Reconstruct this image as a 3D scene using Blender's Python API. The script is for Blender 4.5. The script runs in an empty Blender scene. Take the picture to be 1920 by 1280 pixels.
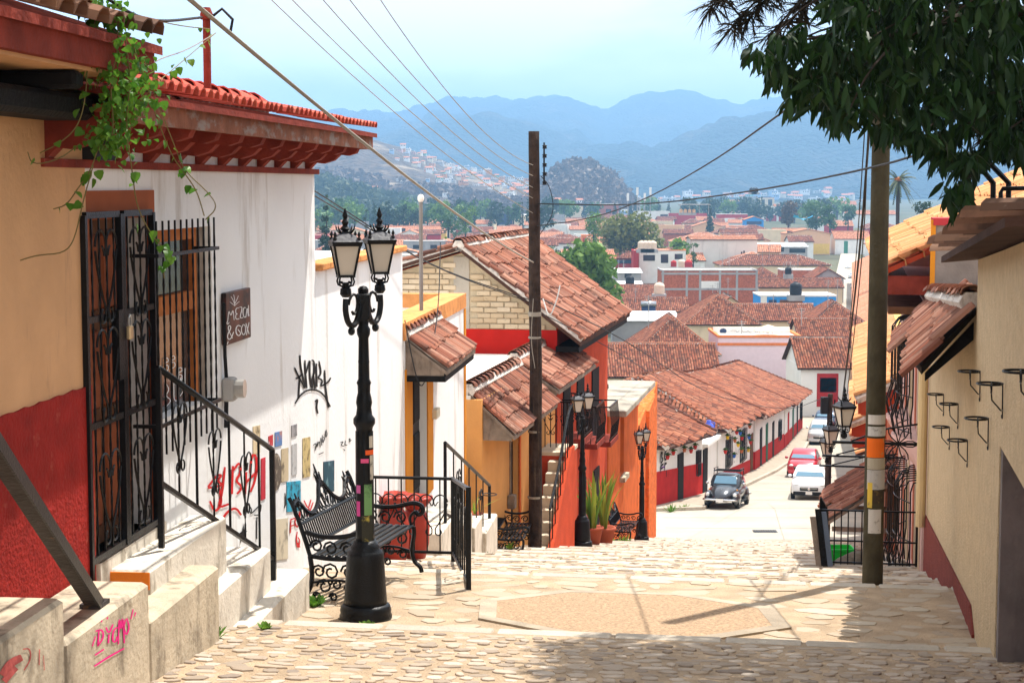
import bpy, math, random
import numpy as np
from mathutils import Vector, Matrix
random.seed(7); RNG = np.random.default_rng(11)
SC = bpy.context.scene
COL = SC.collection
# ------------------------------------------------------------------ camera
F = 3208.0                                   # focal length in photo pixels (1920 wide)
PIT = math.atan(294/F)
cam_d = bpy.data.cameras.new('camera'); cam = bpy.data.objects.new('camera', cam_d); COL.objects.link(cam)
cam_d.sensor_width = 36; cam_d.lens = 36*F/1920; cam_d.clip_start = 0.1; cam_d.clip_end = 30000
cam.location = (0, 0, 0); cam.rotation_euler = (math.pi/2-PIT, 0, 0)
SC.camera = cam
# ------------------------------------------------------------------ sky, sun, exposure
SUN_TO = Vector((.63, .74, 0)).normalized()
EL = math.radians(66)
W = bpy.data.worlds.new('World'); SC.world = W; W.use_nodes = True
wn = W.node_tree.nodes; wl = W.node_tree.links
bg = wn['Background']; bg.inputs['Strength'].default_value = 0.07
sky = wn.new('ShaderNodeTexSky'); sky.sky_type = 'NISHITA'; sky.sun_disc = False
sky.sun_elevation = EL; sky.sun_rotation = math.atan2(SUN_TO.x, SUN_TO.y)
sky.altitude = 2200; sky.dust_density = 2.5; sky.air_density = 1.0
tc = wn.new('ShaderNodeTexCoord'); mp = wn.new('ShaderNodeMapping'); mp.inputs['Scale'].default_value = (1, 1, 3.2)
nz = wn.new('ShaderNodeTexNoise'); nz.inputs['Scale'].default_value = 3.6; nz.inputs['Detail'].default_value = 7; nz.inputs['Roughness'].default_value = .55
rp = wn.new('ShaderNodeValToRGB'); rp.color_ramp.elements[0].position = .22; rp.color_ramp.elements[1].position = .56
mx = wn.new('ShaderNodeMix'); mx.data_type = 'RGBA'; mx.inputs[7].default_value = (18.5, 18.4, 18.4, 1)
wl.new(tc.outputs['Generated'], mp.inputs[0]); wl.new(mp.outputs[0], nz.inputs['Vector']); wl.new(nz.outputs[0], rp.inputs[0])
wl.new(rp.outputs[0], mx.inputs[0]); wl.new(sky.outputs[0], mx.inputs[6]); wl.new(mx.outputs[2], bg.inputs['Color'])
sd = bpy.data.lights.new('sun', 'SUN'); sd.energy = 5.0; sd.angle = math.radians(.53); sd.color = (1, .95, .87)
so = bpy.data.objects.new('sun', sd); COL.objects.link(so); so.location = (10, 10, 40)
sv = Vector((SUN_TO.x*math.cos(EL), SUN_TO.y*math.cos(EL), math.sin(EL)))
so.rotation_euler = (-sv).to_track_quat('-Z', 'Y').to_euler()
SC.view_settings.view_transform = 'Standard'; SC.view_settings.look = 'None'; SC.view_settings.gamma = 1
SC.view_settings.use_curve_mapping = False; SC.view_settings.exposure = 0.68
# ------------------------------------------------------------------ pixel rays and frames
def ray(px, py):
    cx = (px-960)/F; cy = (640-py)/F
    return Vector((cx, math.cos(PIT)+cy*math.sin(PIT), -math.sin(PIT)+cy*math.cos(PIT)))
def at(px, py, Y):
    d = ray(px, py); return d*(Y/d.y)
class Frame:
    """x along a street wall, y to the left of it, z up"""
    def __init__(s, ox, oy, slope):
        a = math.atan(slope); s.o = Vector((ox, oy, 0)); s.x = Vector((math.sin(a), math.cos(a), 0)); s.y = Vector((-math.cos(a), math.sin(a), 0))
        s.rz = math.pi/2-a
        s.M = Matrix.Translation(s.o) @ Matrix.Rotation(s.rz, 4, 'Z')
    def on(s, px, py, w=0.0):
        d = ray(px, py); n = s.y
        t = (s.o.dot(n)+w)/d.dot(n); p = d*t - s.o
        return p.dot(s.x), p.z
    def u(s, Y, w=0.0):                       # u of the wall point whose world Y is given
        return (Y - s.o.y - w*s.y.y)/s.x.y
    def P(s, u, w, z): return s.o + s.x*u + s.y*w + Vector((0, 0, z))
FL = Frame(-3.7, 0, .1023)       # left houses by the upper stairs
FM = Frame(-6.1, 0, .1948)       # left houses further down
FR = Frame(1.02, 0, .198)        # right houses
IDENT = Matrix.Identity(4)
# ------------------------------------------------------------------ profile of the street
PROF = [(-6, -1.45), (0, -2.0), (12.2, -3.23), (12.24, -3.42), (16.2, -3.72), (16.24, -3.88)]
_s, _z = 16.24, -3.88; EDGES = [12.2, 16.2]
while _s < 55.5:
    _s += 2.65; _z -= .372; PROF.append((_s, _z)); EDGES.append(_s); PROF.append((_s+.04, _z-.155)); _s += .04; _z -= .155
ENDS, ENDZ = _s, _z
PROF += [(60, -12.55), (68, -13.5), (74, -14.15), (81, -14.9), (97, -16.45), (122, -18.6), (135, -19.4), (150, -20.2), (200, -22), (300, -24), (600, -25.5), (1200, -26), (9000, -26)]
_ps = np.array([p[0] for p in PROF]); _pz = np.array([p[1] for p in PROF])
def zs(X, Y):
    return float(np.interp(Y+.15*min(max(X, -4), 8 if Y < 70 else 8)*max(0, min(1, (75-Y)/15)), _ps, _pz))
# ------------------------------------------------------------------ materials
MATS = {}
def lin(c):
    return tuple((v/12.92 if v <= .04045 else ((v+.055)/1.055)**2.4) for v in c)
def rgb(r, g, b): return lin((r/255, g/255, b/255))
def newmat(name):
    m = bpy.data.materials.new(name); m.use_nodes = True
    return m, m.node_tree.nodes, m.node_tree.links, m.node_tree.nodes['Principled BSDF']
def pm(name, col, rough=.85, var=.12, scale=2.5, bump=.15, bscale=30, stain=None, metal=0, spec=.14, objrand=0, streak=(1, 1, .25)):
    """plain procedural surface: colour noise, fine relief, optional stains with a shape of their own"""
    if name in MATS: return MATS[name]
    m, N, L, B = newmat(name)
    B.inputs['Roughness'].default_value = rough; B.inputs['Metallic'].default_value = metal; B.inputs['Specular IOR Level'].default_value = spec
    g = N.new('ShaderNodeNewGeometry')
    n1 = N.new('ShaderNodeTexNoise'); n1.inputs['Scale'].default_value = scale; n1.inputs['Detail'].default_value = 5
    L.new(g.outputs['Position'], n1.inputs['Vector'])
    r = N.new('ShaderNodeValToRGB')
    r.color_ramp.elements[0].position = .3; r.color_ramp.elements[1].position = .7
    r.color_ramp.elements[0].color = tuple(max(0, c*(1-var)) for c in col)+(1,)
    r.color_ramp.elements[1].color = tuple(min(1, c*(1+var)) for c in col)+(1,)
    L.new(n1.outputs[0], r.inputs[0]); out = r.outputs[0]
    if stain:
        sc, samt, lo, ss = stain
        mpn = N.new('ShaderNodeMapping'); mpn.inputs['Scale'].default_value = streak
        n2 = N.new('ShaderNodeTexNoise'); n2.inputs['Scale'].default_value = ss; n2.inputs['Detail'].default_value = 6; n2.inputs['Roughness'].default_value = .65
        L.new(g.outputs['Position'], mpn.inputs[0]); L.new(mpn.outputs[0], n2.inputs['Vector'])
        r2 = N.new('ShaderNodeValToRGB'); r2.color_ramp.elements[0].position = lo; r2.color_ramp.elements[1].position = lo+.12
        r2.color_ramp.elements[0].color = (0, 0, 0, 1); r2.color_ramp.elements[1].color = (samt, samt, samt, 1)
        L.new(n2.outputs[0], r2.inputs[0])
        x = N.new('ShaderNodeMix'); x.data_type = 'RGBA'; x.inputs[7].default_value = tuple(sc)+(1,)
        L.new(r2.outputs[0], x.inputs[0]); L.new(out, x.inputs[6]); out = x.outputs[2]
    if objrand:
        oi = N.new('ShaderNodeObjectInfo'); mr = N.new('ShaderNodeMapRange'); mr.inputs[3].default_value = 1-objrand; mr.inputs[4].default_value = 1+objrand
        L.new(oi.outputs['Random'], mr.inputs[0]); x = N.new('ShaderNodeVectorMath'); x.operation = 'SCALE'
        L.new(out, x.inputs[0]); L.new(mr.outputs[0], x.inputs['Scale']); out = x.outputs[0]
    L.new(out, B.inputs['Base Color'])
    if bump:
        n3 = N.new('ShaderNodeTexNoise'); n3.inputs['Scale'].default_value = bscale; n3.inputs['Detail'].default_value = 4
        L.new(g.outputs['Position'], n3.inputs['Vector'])
        b = N.new('ShaderNodeBump'); b.inputs['Strength'].default_value = min(1, bump*2); b.inputs['Distance'].default_value = .02
        L.new(n3.outputs[0], b.inputs['Height']); L.new(b.outputs[0], B.inputs['Normal'])
    MATS[name] = m; return m
def tilemat(name, cols, soot=.5, lime=.35, amp=1.0):
    """fired clay: one tone for each tile (object random + attribute tv), soot and lime marks"""
    m, N, L, B = newmat(name); B.inputs['Roughness'].default_value = .9; B.inputs['Specular IOR Level'].default_value = .2
    oi = N.new('ShaderNodeObjectInfo'); atn = N.new('ShaderNodeAttribute'); atn.attribute_name = 'tv'
    ad = N.new('ShaderNodeMath'); ad.operation = 'ADD'; fr = N.new('ShaderNodeMath'); fr.operation = 'FRACT'
    L.new(oi.outputs['Random'], ad.inputs[0]); L.new(atn.outputs['Fac'], ad.inputs[1]); L.new(ad.outputs[0], fr.inputs[0])
    r = N.new('ShaderNodeValToRGB'); el = r.color_ramp.elements
    while len(el) < len(cols): el.new(.5)
    for i, c in enumerate(cols): el[i].position = i/(len(cols)-1)*.98; el[i].color = tuple(v*amp for v in c)+(1,)
    L.new(fr.outputs[0], r.inputs[0]); out = r.outputs[0]
    g = N.new('ShaderNodeNewGeometry')
    for (c, a, lo, ss) in (((.035, .028, .024), soot, .52, 1.1), ((.55, .5, .44), lime, .63, 6.5), ((.10, .055, .035), .6, .6, 14)):
        n2 = N.new('ShaderNodeTexNoise'); n2.inputs['Scale'].default_value = ss; n2.inputs['Detail'].default_value = 5; n2.inputs['Roughness'].default_value = .7
        L.new(g.outputs['Position'], n2.inputs['Vector'])
        r2 = N.new('ShaderNodeValToRGB'); r2.color_ramp.elements[0].position = lo; r2.color_ramp.elements[1].position = lo+.13
        r2.color_ramp.elements[0].color = (0, 0, 0, 1); r2.color_ramp.elements[1].color = (a, a, a, 1)
        x = N.new('ShaderNodeMix'); x.data_type = 'RGBA'; x.inputs[7].default_value = c+(1,)
        L.new(n2.outputs[0], r2.inputs[0]); L.new(r2.outputs[0], x.inputs[0]); L.new(out, x.inputs[6]); out = x.outputs[2]
    L.new(out, B.inputs['Base Color']); MATS[name] = m; return m
def leafmat(name, c0, c1, trans=.35, rough=.5):
    m, N, L, B = newmat(name)
    oi = N.new('ShaderNodeObjectInfo'); atn = N.new('ShaderNodeAttribute'); atn.attribute_name = 'tv'
    ad = N.new('ShaderNodeMath'); ad.operation = 'ADD'; fr = N.new('ShaderNodeMath'); fr.operation = 'FRACT'
    L.new(oi.outputs['Random'], ad.inputs[0]); L.new(atn.outputs['Fac'], ad.inputs[1]); L.new(ad.outputs[0], fr.inputs[0])
    r = N.new('ShaderNodeValToRGB'); r.color_ramp.elements[0].color = tuple(c0)+(1,); r.color_ramp.elements[1].color = tuple(c1)+(1,)
    L.new(fr.outputs[0], r.inputs[0]); L.new(r.outputs[0], B.inputs['Base Color']); B.inputs['Roughness'].default_value = rough; B.inputs['Specular IOR Level'].default_value = .2
    t = N.new('ShaderNodeBsdfTranslucent'); L.new(r.outputs[0], t.inputs[0]); mxs = N.new('ShaderNodeMixShader'); mxs.inputs[0].default_value = trans
    o = N['Material Output']; L.new(B.outputs[0], mxs.inputs[1]); L.new(t.outputs[0], mxs.inputs[2]); L.new(mxs.outputs[0], o.inputs[0])
    MATS[name] = m; return m
def glassmat(name, col=(.02, .025, .03), rough=.08):
    if name in MATS: return MATS[name]
    m, N, L, B = newmat(name); B.inputs['Base Color'].default_value = tuple(col)+(1,); B.inputs['Roughness'].default_value = rough
    B.inputs['Specular IOR Level'].default_value = .6; MATS[name] = m; return m
WHITE = pm('white_wall', (.80, .80, .80), var=.035, scale=1.2, bump=.1, bscale=18, stain=((.45, .40, .35), .6, .555, 3.0), streak=(1, 1, .16))
WHITE2 = pm('white_paint', (.78, .76, .73), var=.06, stain=((.3, .26, .22), .45, .64, 1.6), streak=(1, 1, .2))
PEACH = pm('peach_wall', (.58, .33, .17), var=.08, bump=.2, bscale=22, stain=((.30, .18, .11), .6, .62, 3.5), streak=(1, 1, .2))
REDW = pm('red_dado', (.27, .016, .011), var=.2, scale=6, bump=.4, bscale=35, stain=((.50, .16, .11), .5, .62, 5), streak=(1, 1, 1))
RUST = pm('rust_paint', (.30, .085, .035), var=.2, bump=.12)
ORANGE = pm('orange_wall', (.60, .13, .028), var=.14, bump=.2, stain=((.32, .10, .045), .5, .6, 2.2))
ORRED = pm('orange_red_wall', (.52, .07, .025), var=.14, bump=.2, stain=((.33, .07, .035), .5, .6, 2.2))
ORROUGH = pm('rough_orange_render', (.64, .145, .03), var=.3, scale=7, bump=.9, bscale=16, stain=((.62, .36, .2), .6, .58, 6))
CREAMOR = pm('apricot_wall', (.72, .36, .12), var=.07, bump=.12, stain=((.45, .25, .12), .5, .64, 2))
AMBER = pm('amber_trim', (.62, .235, .022), var=.1, bump=.1)
STUCCO = pm('cream_stucco', (.56, .43, .27), var=.1, scale=9, bump=.9, bscale=42, stain=((.30, .25, .19), .6, .62, 2.6), streak=(1, 1, .22))
MAROON = pm('maroon_dado', (.20, .045, .035), var=.15, scale=8, bump=.8, bscale=40)
CONC = pm('worn_concrete', (.50, .42, .31), var=.2, scale=4, bump=.18, bscale=26, stain=((.15, .12, .09), .75, .5, 3.2), streak=(1, 1, .5))
CONCW = pm('whitewashed_concrete', (.66, .60, .51), var=.12, scale=4, bump=.15, bscale=26, stain=((.22, .18, .13), .8, .52, 4), streak=(1, 1, .3))
GREYW = pm('grey_render', (.20, .17, .16), var=.25, scale=3, bump=.2, stain=((.1, .085, .08), .6, .58, 2))
IRON = pm('black_iron', (.006, .0065, .0075), rough=.36, var=.3, scale=9, bump=.12, bscale=60, spec=.2, stain=((.06, .035, .025), .5, .68, 12))
IRONR = pm('rusty_iron', (.045, .04, .037), rough=.55, var=.3, scale=9, bump=.2, stain=((.45, .2, .05), .8, .6, 7))
BLACKW = pm('black_timber', (.008, .0075, .0075), rough=.7, var=.3, bump=.3)
DARKRED = pm('dark_red_timber', (.21, .035, .022), var=.25, scale=5, bump=.25, stain=((.08, .03, .02), .5, .6, 8), streak=(.3, .3, 1))
WOODW = pm('weathered_fascia', (.24, .09, .05), var=.3, scale=6, bump=.3, stain=((.30, .27, .25), .75, .5, 3.4), streak=(1, 1, 2.5))
WOOD = pm('brown_wood', (.16, .07, .035), var=.3, scale=5, bump=.25, stain=((.05, .025, .015), .6, .55, 9), streak=(1, 1, .12))
WOODG = pm('grey_wood', (.24, .19, .15), var=.3, scale=5, bump=.3, stain=((.07, .05, .04), .6, .56, 9), streak=(1, 1, .2))
POLEW = pm('tarred_pole_wood', (.038, .024, .018), var=.5, scale=7, bump=.7, bscale=26, stain=((.11, .075, .05), .8, .56, 7), streak=(1, 1, .05))
POLEG = pm('greenish_pole', (.068, .059, .036), var=.25, scale=5, bump=.3, stain=((.06, .05, .035), .7, .57, 7), streak=(1, 1, .06))
BLACKP = pm('black_rubber', (.015, .015, .016), rough=.6, var=.1, bump=0)
GLASS = glassmat('dark_glass'); GLASSB = glassmat('screen_glass', (.10, .20, .28), .05)
TILE = tilemat('old_clay_tile', [(.09, .036, .025), (.20, .062, .034), (.29, .095, .05), (.14, .05, .034), (.36, .15, .085), (.25, .078, .042)], soot=.55, lime=.35)
TILEB = tilemat('brown_clay_tile', [(.105, .042, .03), (.21, .072, .043), (.31, .13, .08), (.15, .055, .037), (.37, .19, .13), (.26, .09, .054)], soot=.6, lime=.45)
TILEO = tilemat('orange_clay_tile', [(.50, .21, .075), (.60, .29, .12), (.43, .165, .06), (.66, .36, .17), (.54, .235, .09)], soot=.35, lime=.2)
TILER = tilemat('painted_red_tile', [(.52, .09, .06), (.60, .13, .085), (.46, .075, .055), (.64, .19, .13)], soot=.3, lime=.1)
TILES = tilemat('sooty_tile', [(.17, .085, .05), (.26, .13, .08), (.11, .06, .04), (.34, .19, .12)], soot=.7, lime=.2)
UNDER = pm('tile_bed', (.07, .035, .025), var=.3, bump=.2)
LIME = pm('lime_mortar', (.62, .56, .5), var=.25, scale=9, bump=.5, stain=((.16, .12, .1), .7, .55, 5))
# ------------------------------------------------------------------ mesh building
MW = {}                                        # world matrix of every object made here
def inv_of(p): return MW[p.name].inverted() if p is not None else IDENT
def thing(name, label, cat, loc=(0, 0, 0), rz=0.0, group=None):
    o = bpy.data.objects.new(name, None); COL.objects.link(o); o.empty_display_size = .2
    o.location = loc; o.rotation_euler = (0, 0, rz); o['label'] = label; o['category'] = cat
    if group: o['group'] = group
    MW[o.name] = Matrix.Translation(Vector(loc)) @ Matrix.Rotation(rz, 4, 'Z'); return o
def tag(o, label=None, cat=None, group=None, kind=None):
    for k, v in (('label', label), ('category', cat), ('group', group), ('kind', kind)):
        if v: o[k] = v
    return o
class MB:
    def __init__(s, M=IDENT): s.v = []; s.f = []; s.M = M
    def add(s, vs, fs):
        b = len(s.v); s.v += [tuple(p) for p in vs]; s.f += [tuple(i+b for i in f) for f in fs]; return s
    def box(s, a, b):
        x0, y0, z0 = [min(p, q) for p, q in zip(a, b)]; x1, y1, z1 = [max(p, q) for p, q in zip(a, b)]
        return s.hexa([(x0, y0, z0), (x1, y0, z0), (x1, y1, z0), (x0, y1, z0), (x0, y0, z1), (x1, y0, z1), (x1, y1, z1), (x0, y1, z1)])
    def hexa(s, p):
        return s.add(p, [(3, 2, 1, 0), (4, 5, 6, 7), (0, 1, 5, 4), (1, 2, 6, 5), (2, 3, 7, 6), (3, 0, 4, 7)])
    def cbox(s, a, b, c=.02):
        """box with chamfered edges"""
        x0, y0, z0 = [min(p, q) for p, q in zip(a, b)]; x1, y1, z1 = [max(p, q) for p, q in zip(a, b)]
        def ring(k, z): return [(x0+k+c, y0+k, z), (x1-k-c, y0+k, z), (x1-k, y0+k+c, z), (x1-k, y1-k-c, z), (x1-k-c, y1-k, z), (x0+k+c, y1-k, z), (x0+k, y1-k-c, z), (x0+k, y0+k+c, z)]
        return s.loft([ring(c, z0), ring(0, z0+c), ring(0, z1-c), ring(c, z1)])
    def quad(s, *p): return s.add(p, [tuple(range(len(p)))])
    def loft(s, rings, cap=True, close=True):
        n = len(rings[0]); vs = [p for r in rings for p in r]; fs = []
        for i in range(len(rings)-1):
            for j in range(n if close else n-1):
                k = (j+1) % n; fs.append((i*n+j, i*n+k, (i+1)*n+k, (i+1)*n+j))
        if cap: fs.append(tuple(range(n-1, -1, -1))); fs.append(tuple((len(rings)-1)*n+j for j in range(n)))
        return s.add(vs, fs)
    def prism(s, poly, ax, a, b):
        """poly in the two other axes, extruded along axis ax from a to b"""
        def mk(p, t): return (t, p[0], p[1]) if ax == 0 else ((p[0], t, p[1]) if ax == 1 else (p[0], p[1], t))
        return s.loft([[mk(p, a) for p in poly], [mk(p, b) for p in poly]])
    def tube(s, path, r, n=6, cap=True):
        P = [Vector(p) for p in path]; R = r if isinstance(r, (list, tuple)) else [r]*len(P); rings = []
        up = None
        for i, p in enumerate(P):
            t = (P[min(i+1, len(P)-1)]-P[max(i-1, 0)])
            t = t.normalized() if t.length > 1e-9 else Vector((0, 0, 1))
            if up is None: up = Vector((0, 0, 1)) if abs(t.z) < .9 else Vector((1, 0, 0))
            a = t.cross(up)
            if a.length < 1e-6: a = t.orthogonal()
            a.normalize(); b = a.cross(t).normalized(); up = b
            rings.append([tuple(p+(a*math.cos(2*math.pi*k/n)+b*math.sin(2*math.pi*k/n))*R[i]) for k in range(n)])
        return s.loft(rings, cap)
    def bar(s, p, q, w, h=None):
        """square bar between two points"""
        h = h or w; p = Vector(p); q = Vector(q); t = (q-p).normalized(); up = Vector((0, 0, 1)) if abs(t.z) < .95 else Vector((1, 0, 0))
        a = t.cross(up).normalized()*w/2; b = a.cross(t).normalized()*h/2
        return s.loft([[tuple(c+i*a+j*b) for i, j in ((-1, -1), (1, -1), (1, 1), (-1, 1))] for c in (p, q)])
    def lathe(s, prof, n=16, c=(0, 0, 0)):
        return s.loft([[(c[0]+r*math.cos(2*math.pi*k/n), c[1]+r*math.sin(2*math.pi*k/n), c[2]+z) for k in range(n)] for r, z in prof])
    def ell(s, c, r, n=10, m=6):
        rings = []
        for i in range(m+1):
            th = math.pi*(i/m) if 0 < i < m else (.02 if i == 0 else math.pi-.02)
            rings.append([(c[0]+r[0]*math.sin(th)*math.cos(2*math.pi*k/n), c[1]+r[1]*math.sin(th)*math.sin(2*math.pi*k/n), c[2]-r[2]*math.cos(th)) for k in range(n)])
        return s.loft(rings)
    def holes(s, u0, u1, z0, z1, hs, w0, w1, back=True):
        """wall x-z between depths y=w0 (face) and y=w1 with rectangular openings hs=(u0,u1,z0,z1)"""
        U = sorted(set([u0, u1]+[min(max(h[i], u0), u1) for h in hs for i in (0, 1)])); Z = sorted(set([z0, z1]+[min(max(h[i], z0), z1) for h in hs for i in (2, 3)]))
        for a, b in zip(U, U[1:]):
            for c, d in zip(Z, Z[1:]):
                if any(h[0] <= (a+b)/2 <= h[1] and h[2] <= (c+d)/2 <= h[3] for h in hs): continue
                s.quad((a, w0, c), (b, w0, c), (b, w0, d), (a, w0, d))
                if back: s.quad((a, w1, c), (a, w1, d), (b, w1, d), (b, w1, c))
        for (a, b, c, d) in list(hs)+[(u0, u1, z0, z1)]:
            s.quad((a, w0, c), (a, w1, c), (a, w1, d), (a, w0, d)); s.quad((b, w0, c), (b, w0, d), (b, w1, d), (b, w1, c))
            s.quad((a, w0, d), (a, w1, d), (b, w1, d), (b, w0, d)); s.quad((a, w0, c), (b, w0, c), (b, w1, c), (a, w1, c))
        return s
    def build(s, name, mat, parent=None, smooth=False, kind=None):
        T = inv_of(parent) @ s.M if parent is not None else s.M
        A = np.array(s.v, float).reshape(-1, 3); Tm = np.array(T)
        A = A @ Tm[:3, :3].T + Tm[:3, 3]
        me = bpy.data.meshes.new(name); me.from_pydata(A.tolist(), [], s.f); me.materials.append(mat)
        if smooth: me.shade_smooth()
        me.validate()
        o = bpy.data.objects.new(name, me); COL.objects.link(o); o.parent = parent
        MW[o.name] = MW[parent.name].copy() if parent is not None else IDENT.copy()
        if kind: o['kind'] = kind
        return o
def solo(mb, name, mat, label, cat, loc, smooth=False, group=None, rz=0.0):
    """a thing that is one mesh, with its origin at loc"""
    T = Matrix.Translation(Vector(loc)) @ Matrix.Rotation(rz, 4, 'Z')
    mb.M = T.inverted() @ mb.M
    o = mb.build(name, mat, None, smooth); o.location = loc; o.rotation_euler = (0, 0, rz); MW[o.name] = T
    return tag(o, label, cat, group)
def npmesh(name, V, faces, mat, parent=None, tv=None, kind=None, smooth=False):
    """V (n,3) world; faces (m,k) int"""
    V = np.asarray(V, float)
    if parent is not None:
        Tm = np.array(inv_of(parent)); V = V @ Tm[:3, :3].T + Tm[:3, 3]
    me = bpy.data.meshes.new(name); k = faces.shape[1]; m = len(faces)
    me.vertices.add(len(V)); me.vertices.foreach_set('co', V.astype(np.float32).ravel())
    me.loops.add(m*k); me.loops.foreach_set('vertex_index', faces.astype(np.int32).ravel())
    me.polygons.add(m); me.polygons.foreach_set('loop_start', np.arange(0, m*k, k, dtype=np.int32))
    me.materials.append(mat); me.update(calc_edges=True)
    if tv is not None:
        a = me.attributes.new('tv', 'FLOAT', 'FACE'); a.data.foreach_set('value', np.asarray(tv, np.float32))
    if smooth: me.shade_smooth()
    o = bpy.data.objects.new(name, me); COL.objects.link(o); o.parent = parent
    MW[o.name] = MW[parent.name].copy() if parent is not None else IDENT.copy()
    if kind: o['kind'] = kind
    return o
def inst(name, me, parent, Mworld):
    """one more piece that shares its mesh"""
    o = bpy.data.objects.new(name, me); COL.objects.link(o); o.parent = parent
    o.matrix_basis = (inv_of(parent) if parent is not None else IDENT) @ Mworld
    return o
def copy_tree(o, parent=None):
    c = o.copy(); COL.objects.link(c); c.parent = parent
    for ch in list(o.children): copy_tree(ch, c)
    return c
def place(o, loc, rz, label=None, scale=None):
    o.location = loc; o.rotation_euler = (0, 0, rz)
    if label: o['label'] = label
    if scale: o.scale = (scale,)*3
    return o
# ------------------------------------------------------------------ clay tiles
def tile_mesh(name, w, l, mat, n=5, th=.014, depth=.42):
    vs = []; fs = []
    for j, (y, k) in enumerate(((0, 1.0), (l, .86))):
        for r, dz in ((w/2*k, 0), (w/2*k-th, 0)):
            for i in range(n+1):
                a = math.pi*i/n; vs.append((-r*math.cos(a), y, r*math.sin(a)*.78 + (.028 if j == 0 else 0)))
    N1 = n+1
    for i in range(n):
        fs.append((i, i+1, 2*N1+i+1, 2*N1+i)); fs.append((N1+i, 3*N1+i, 3*N1+i+1, N1+i+1)); fs.append((i, N1+i, N1+i+1, i+1))
    me = bpy.data.meshes.new(name); me.from_pydata(vs, [], fs); me.materials.append(mat); me.shade_flat(); return me
def inside(poly, x, y):
    r = False; n = len(poly)
    for i in range(n):
        (x0, y0), (x1, y1) = poly[i], poly[(i+1) % n]
        if (y0 > y) != (y1 > y) and x < (x1-x0)*(y-y0)/(y1-y0)+x0: r = not r
    return r
TILEME = {}
NT = [0]
def tiles_on(roof, poly, mat, w=.22, l=.34, indiv=False, jit=1.0, seg=4, name='tile', limit=300):
    """rows of barrel tiles laid on a sloping polygon (world points); single objects or one joined piece"""
    P = [Vector(p) for p in poly]; n = Vector((0, 0, 0))
    for i in range(len(P)): n += (P[i]-P[0]).cross(P[(i+1) % len(P)]-P[0])
    n.normalize()
    if n.z < 0: n = -n
    up = Vector((0, 0, 1)) - n*n.z; up.normalize(); ac = up.cross(n).normalized()
    c = P[0]; q = [((p-c).dot(ac), (p-c).dot(up)) for p in P]
    a0, a1 = min(p[0] for p in q), max(p[0] for p in q); b0, b1 = min(p[1] for p in q), max(p[1] for p in q)
    na = max(1, round((a1-a0)/w)); w_ = (a1-a0)/na; nb = max(1, math.ceil((b1-b0)/l)); spots = []
    for i in range(na):
        x = a0+(i+.5)*w_; off = random.uniform(-.04, .04)*jit
        for j in range(nb):
            y = b0+(j+.02)*l+off*(j > 0)
            if inside(q, x, y+l*.5) : spots.append((x+random.gauss(0, .007)*jit, y+random.gauss(0, .012)*jit, random.gauss(0, .03)*jit, random.uniform(0, .012)*jit))
    def mat_of(s):
        x, y, rz, dz = s; o = c+ac*x+up*y+n*(dz+.012+.016*jit*math.sin(x*1.3+y*.7+c.x)*math.cos(y*1.1-x*.4+c.y))
        R = Matrix((ac, up, n)).transposed().to_4x4() @ Matrix.Rotation(rz, 4, 'Z')
        return Matrix.Translation(o) @ R
    key = (mat.name, round(w_, 2), l, seg)
    if key not in TILEME: TILEME[key] = tile_mesh('tile', w_*.9, l*1.18, mat, 5 if indiv else seg)
    if indiv:
        if len(spots) > limit:
            spots.sort(key=lambda s: (c+ac*s[0]+up*s[1]).length); rest = spots[limit:]; spots = spots[:limit]
        else: rest = []
        for s in spots: inst(name, TILEME[key], roof, mat_of(s)); NT[0] += 1
        if not rest: return
        spots = rest
    if not spots: return
    n_ = seg+1; ang = np.pi*np.arange(n_)/seg; r = w_*.9/2
    base = np.concatenate([np.stack([-r*np.cos(ang), np.zeros(n_), r*np.sin(ang)*.8+.026], 1), np.stack([-r*.86*np.cos(ang), np.full(n_, l*1.16), r*.86*np.sin(ang)*.8], 1), [[0, .004, .0]]])
    fs = np.array([(i, i+1, n_+i+1, n_+i) for i in range(seg)]); k = len(base)
    Vs = []; Fs = []; tv = []
    for t, s in enumerate(spots):
        M = np.array(mat_of(s)); Vs.append(base @ M[:3, :3].T + M[:3, 3]); Fs.append(fs+t*k); tv += [random.random()]*len(fs)
    npmesh('tiles', np.concatenate(Vs), np.concatenate(Fs), mat, roof, tv, 'stuff')
def caps(roof, p, q, mat, w=.24, l=.34, indiv=False):
    """ridge or hip: a row of cap tiles bedded in lime"""
    p, q = Vector(p), Vector(q); t = (q-p); L = t.length; t.normalize(); n = Vector((0, 0, 1)); n = (n-t*n.dot(t)).normalized(); a = t.cross(n)
    key = ('cap', mat.name, w, l)
    if key not in TILEME: TILEME[key] = tile_mesh('cap_tile', w, l*1.15, mat, 5)
    k = max(1, int(L/l)); mb = MB(); src = TILEME[key]
    mort = MB(); mort.tube([p+n*.0, q+n*.0], w*.5, 6); o = mort.build('mortar_bed', LIME, roof)
    for i in range(k):
        M = Matrix.Translation(p+t*(L*i/k)+n*.05) @ Matrix((a, t, n)).transposed().to_4x4() @ Matrix.Rotation(random.gauss(0, .05), 4, 'Z')
        if indiv: inst('ridge_tile', src, roof, M)
        else:
            mb.add([M @ v.co for v in src.vertices], [tuple(f.vertices) for f in src.polygons])
    if not indiv: mb.build('ridge_tiles', mat, roof, kind='stuff')
def slab(poly, th, name, mat, parent):
    n = Vector((0, 0, -th)); mb = MB(); mb.loft([[tuple(Vector(p)+n) for p in poly], [tuple(p) for p in poly]]); return mb.build(name, mat, parent)
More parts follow.
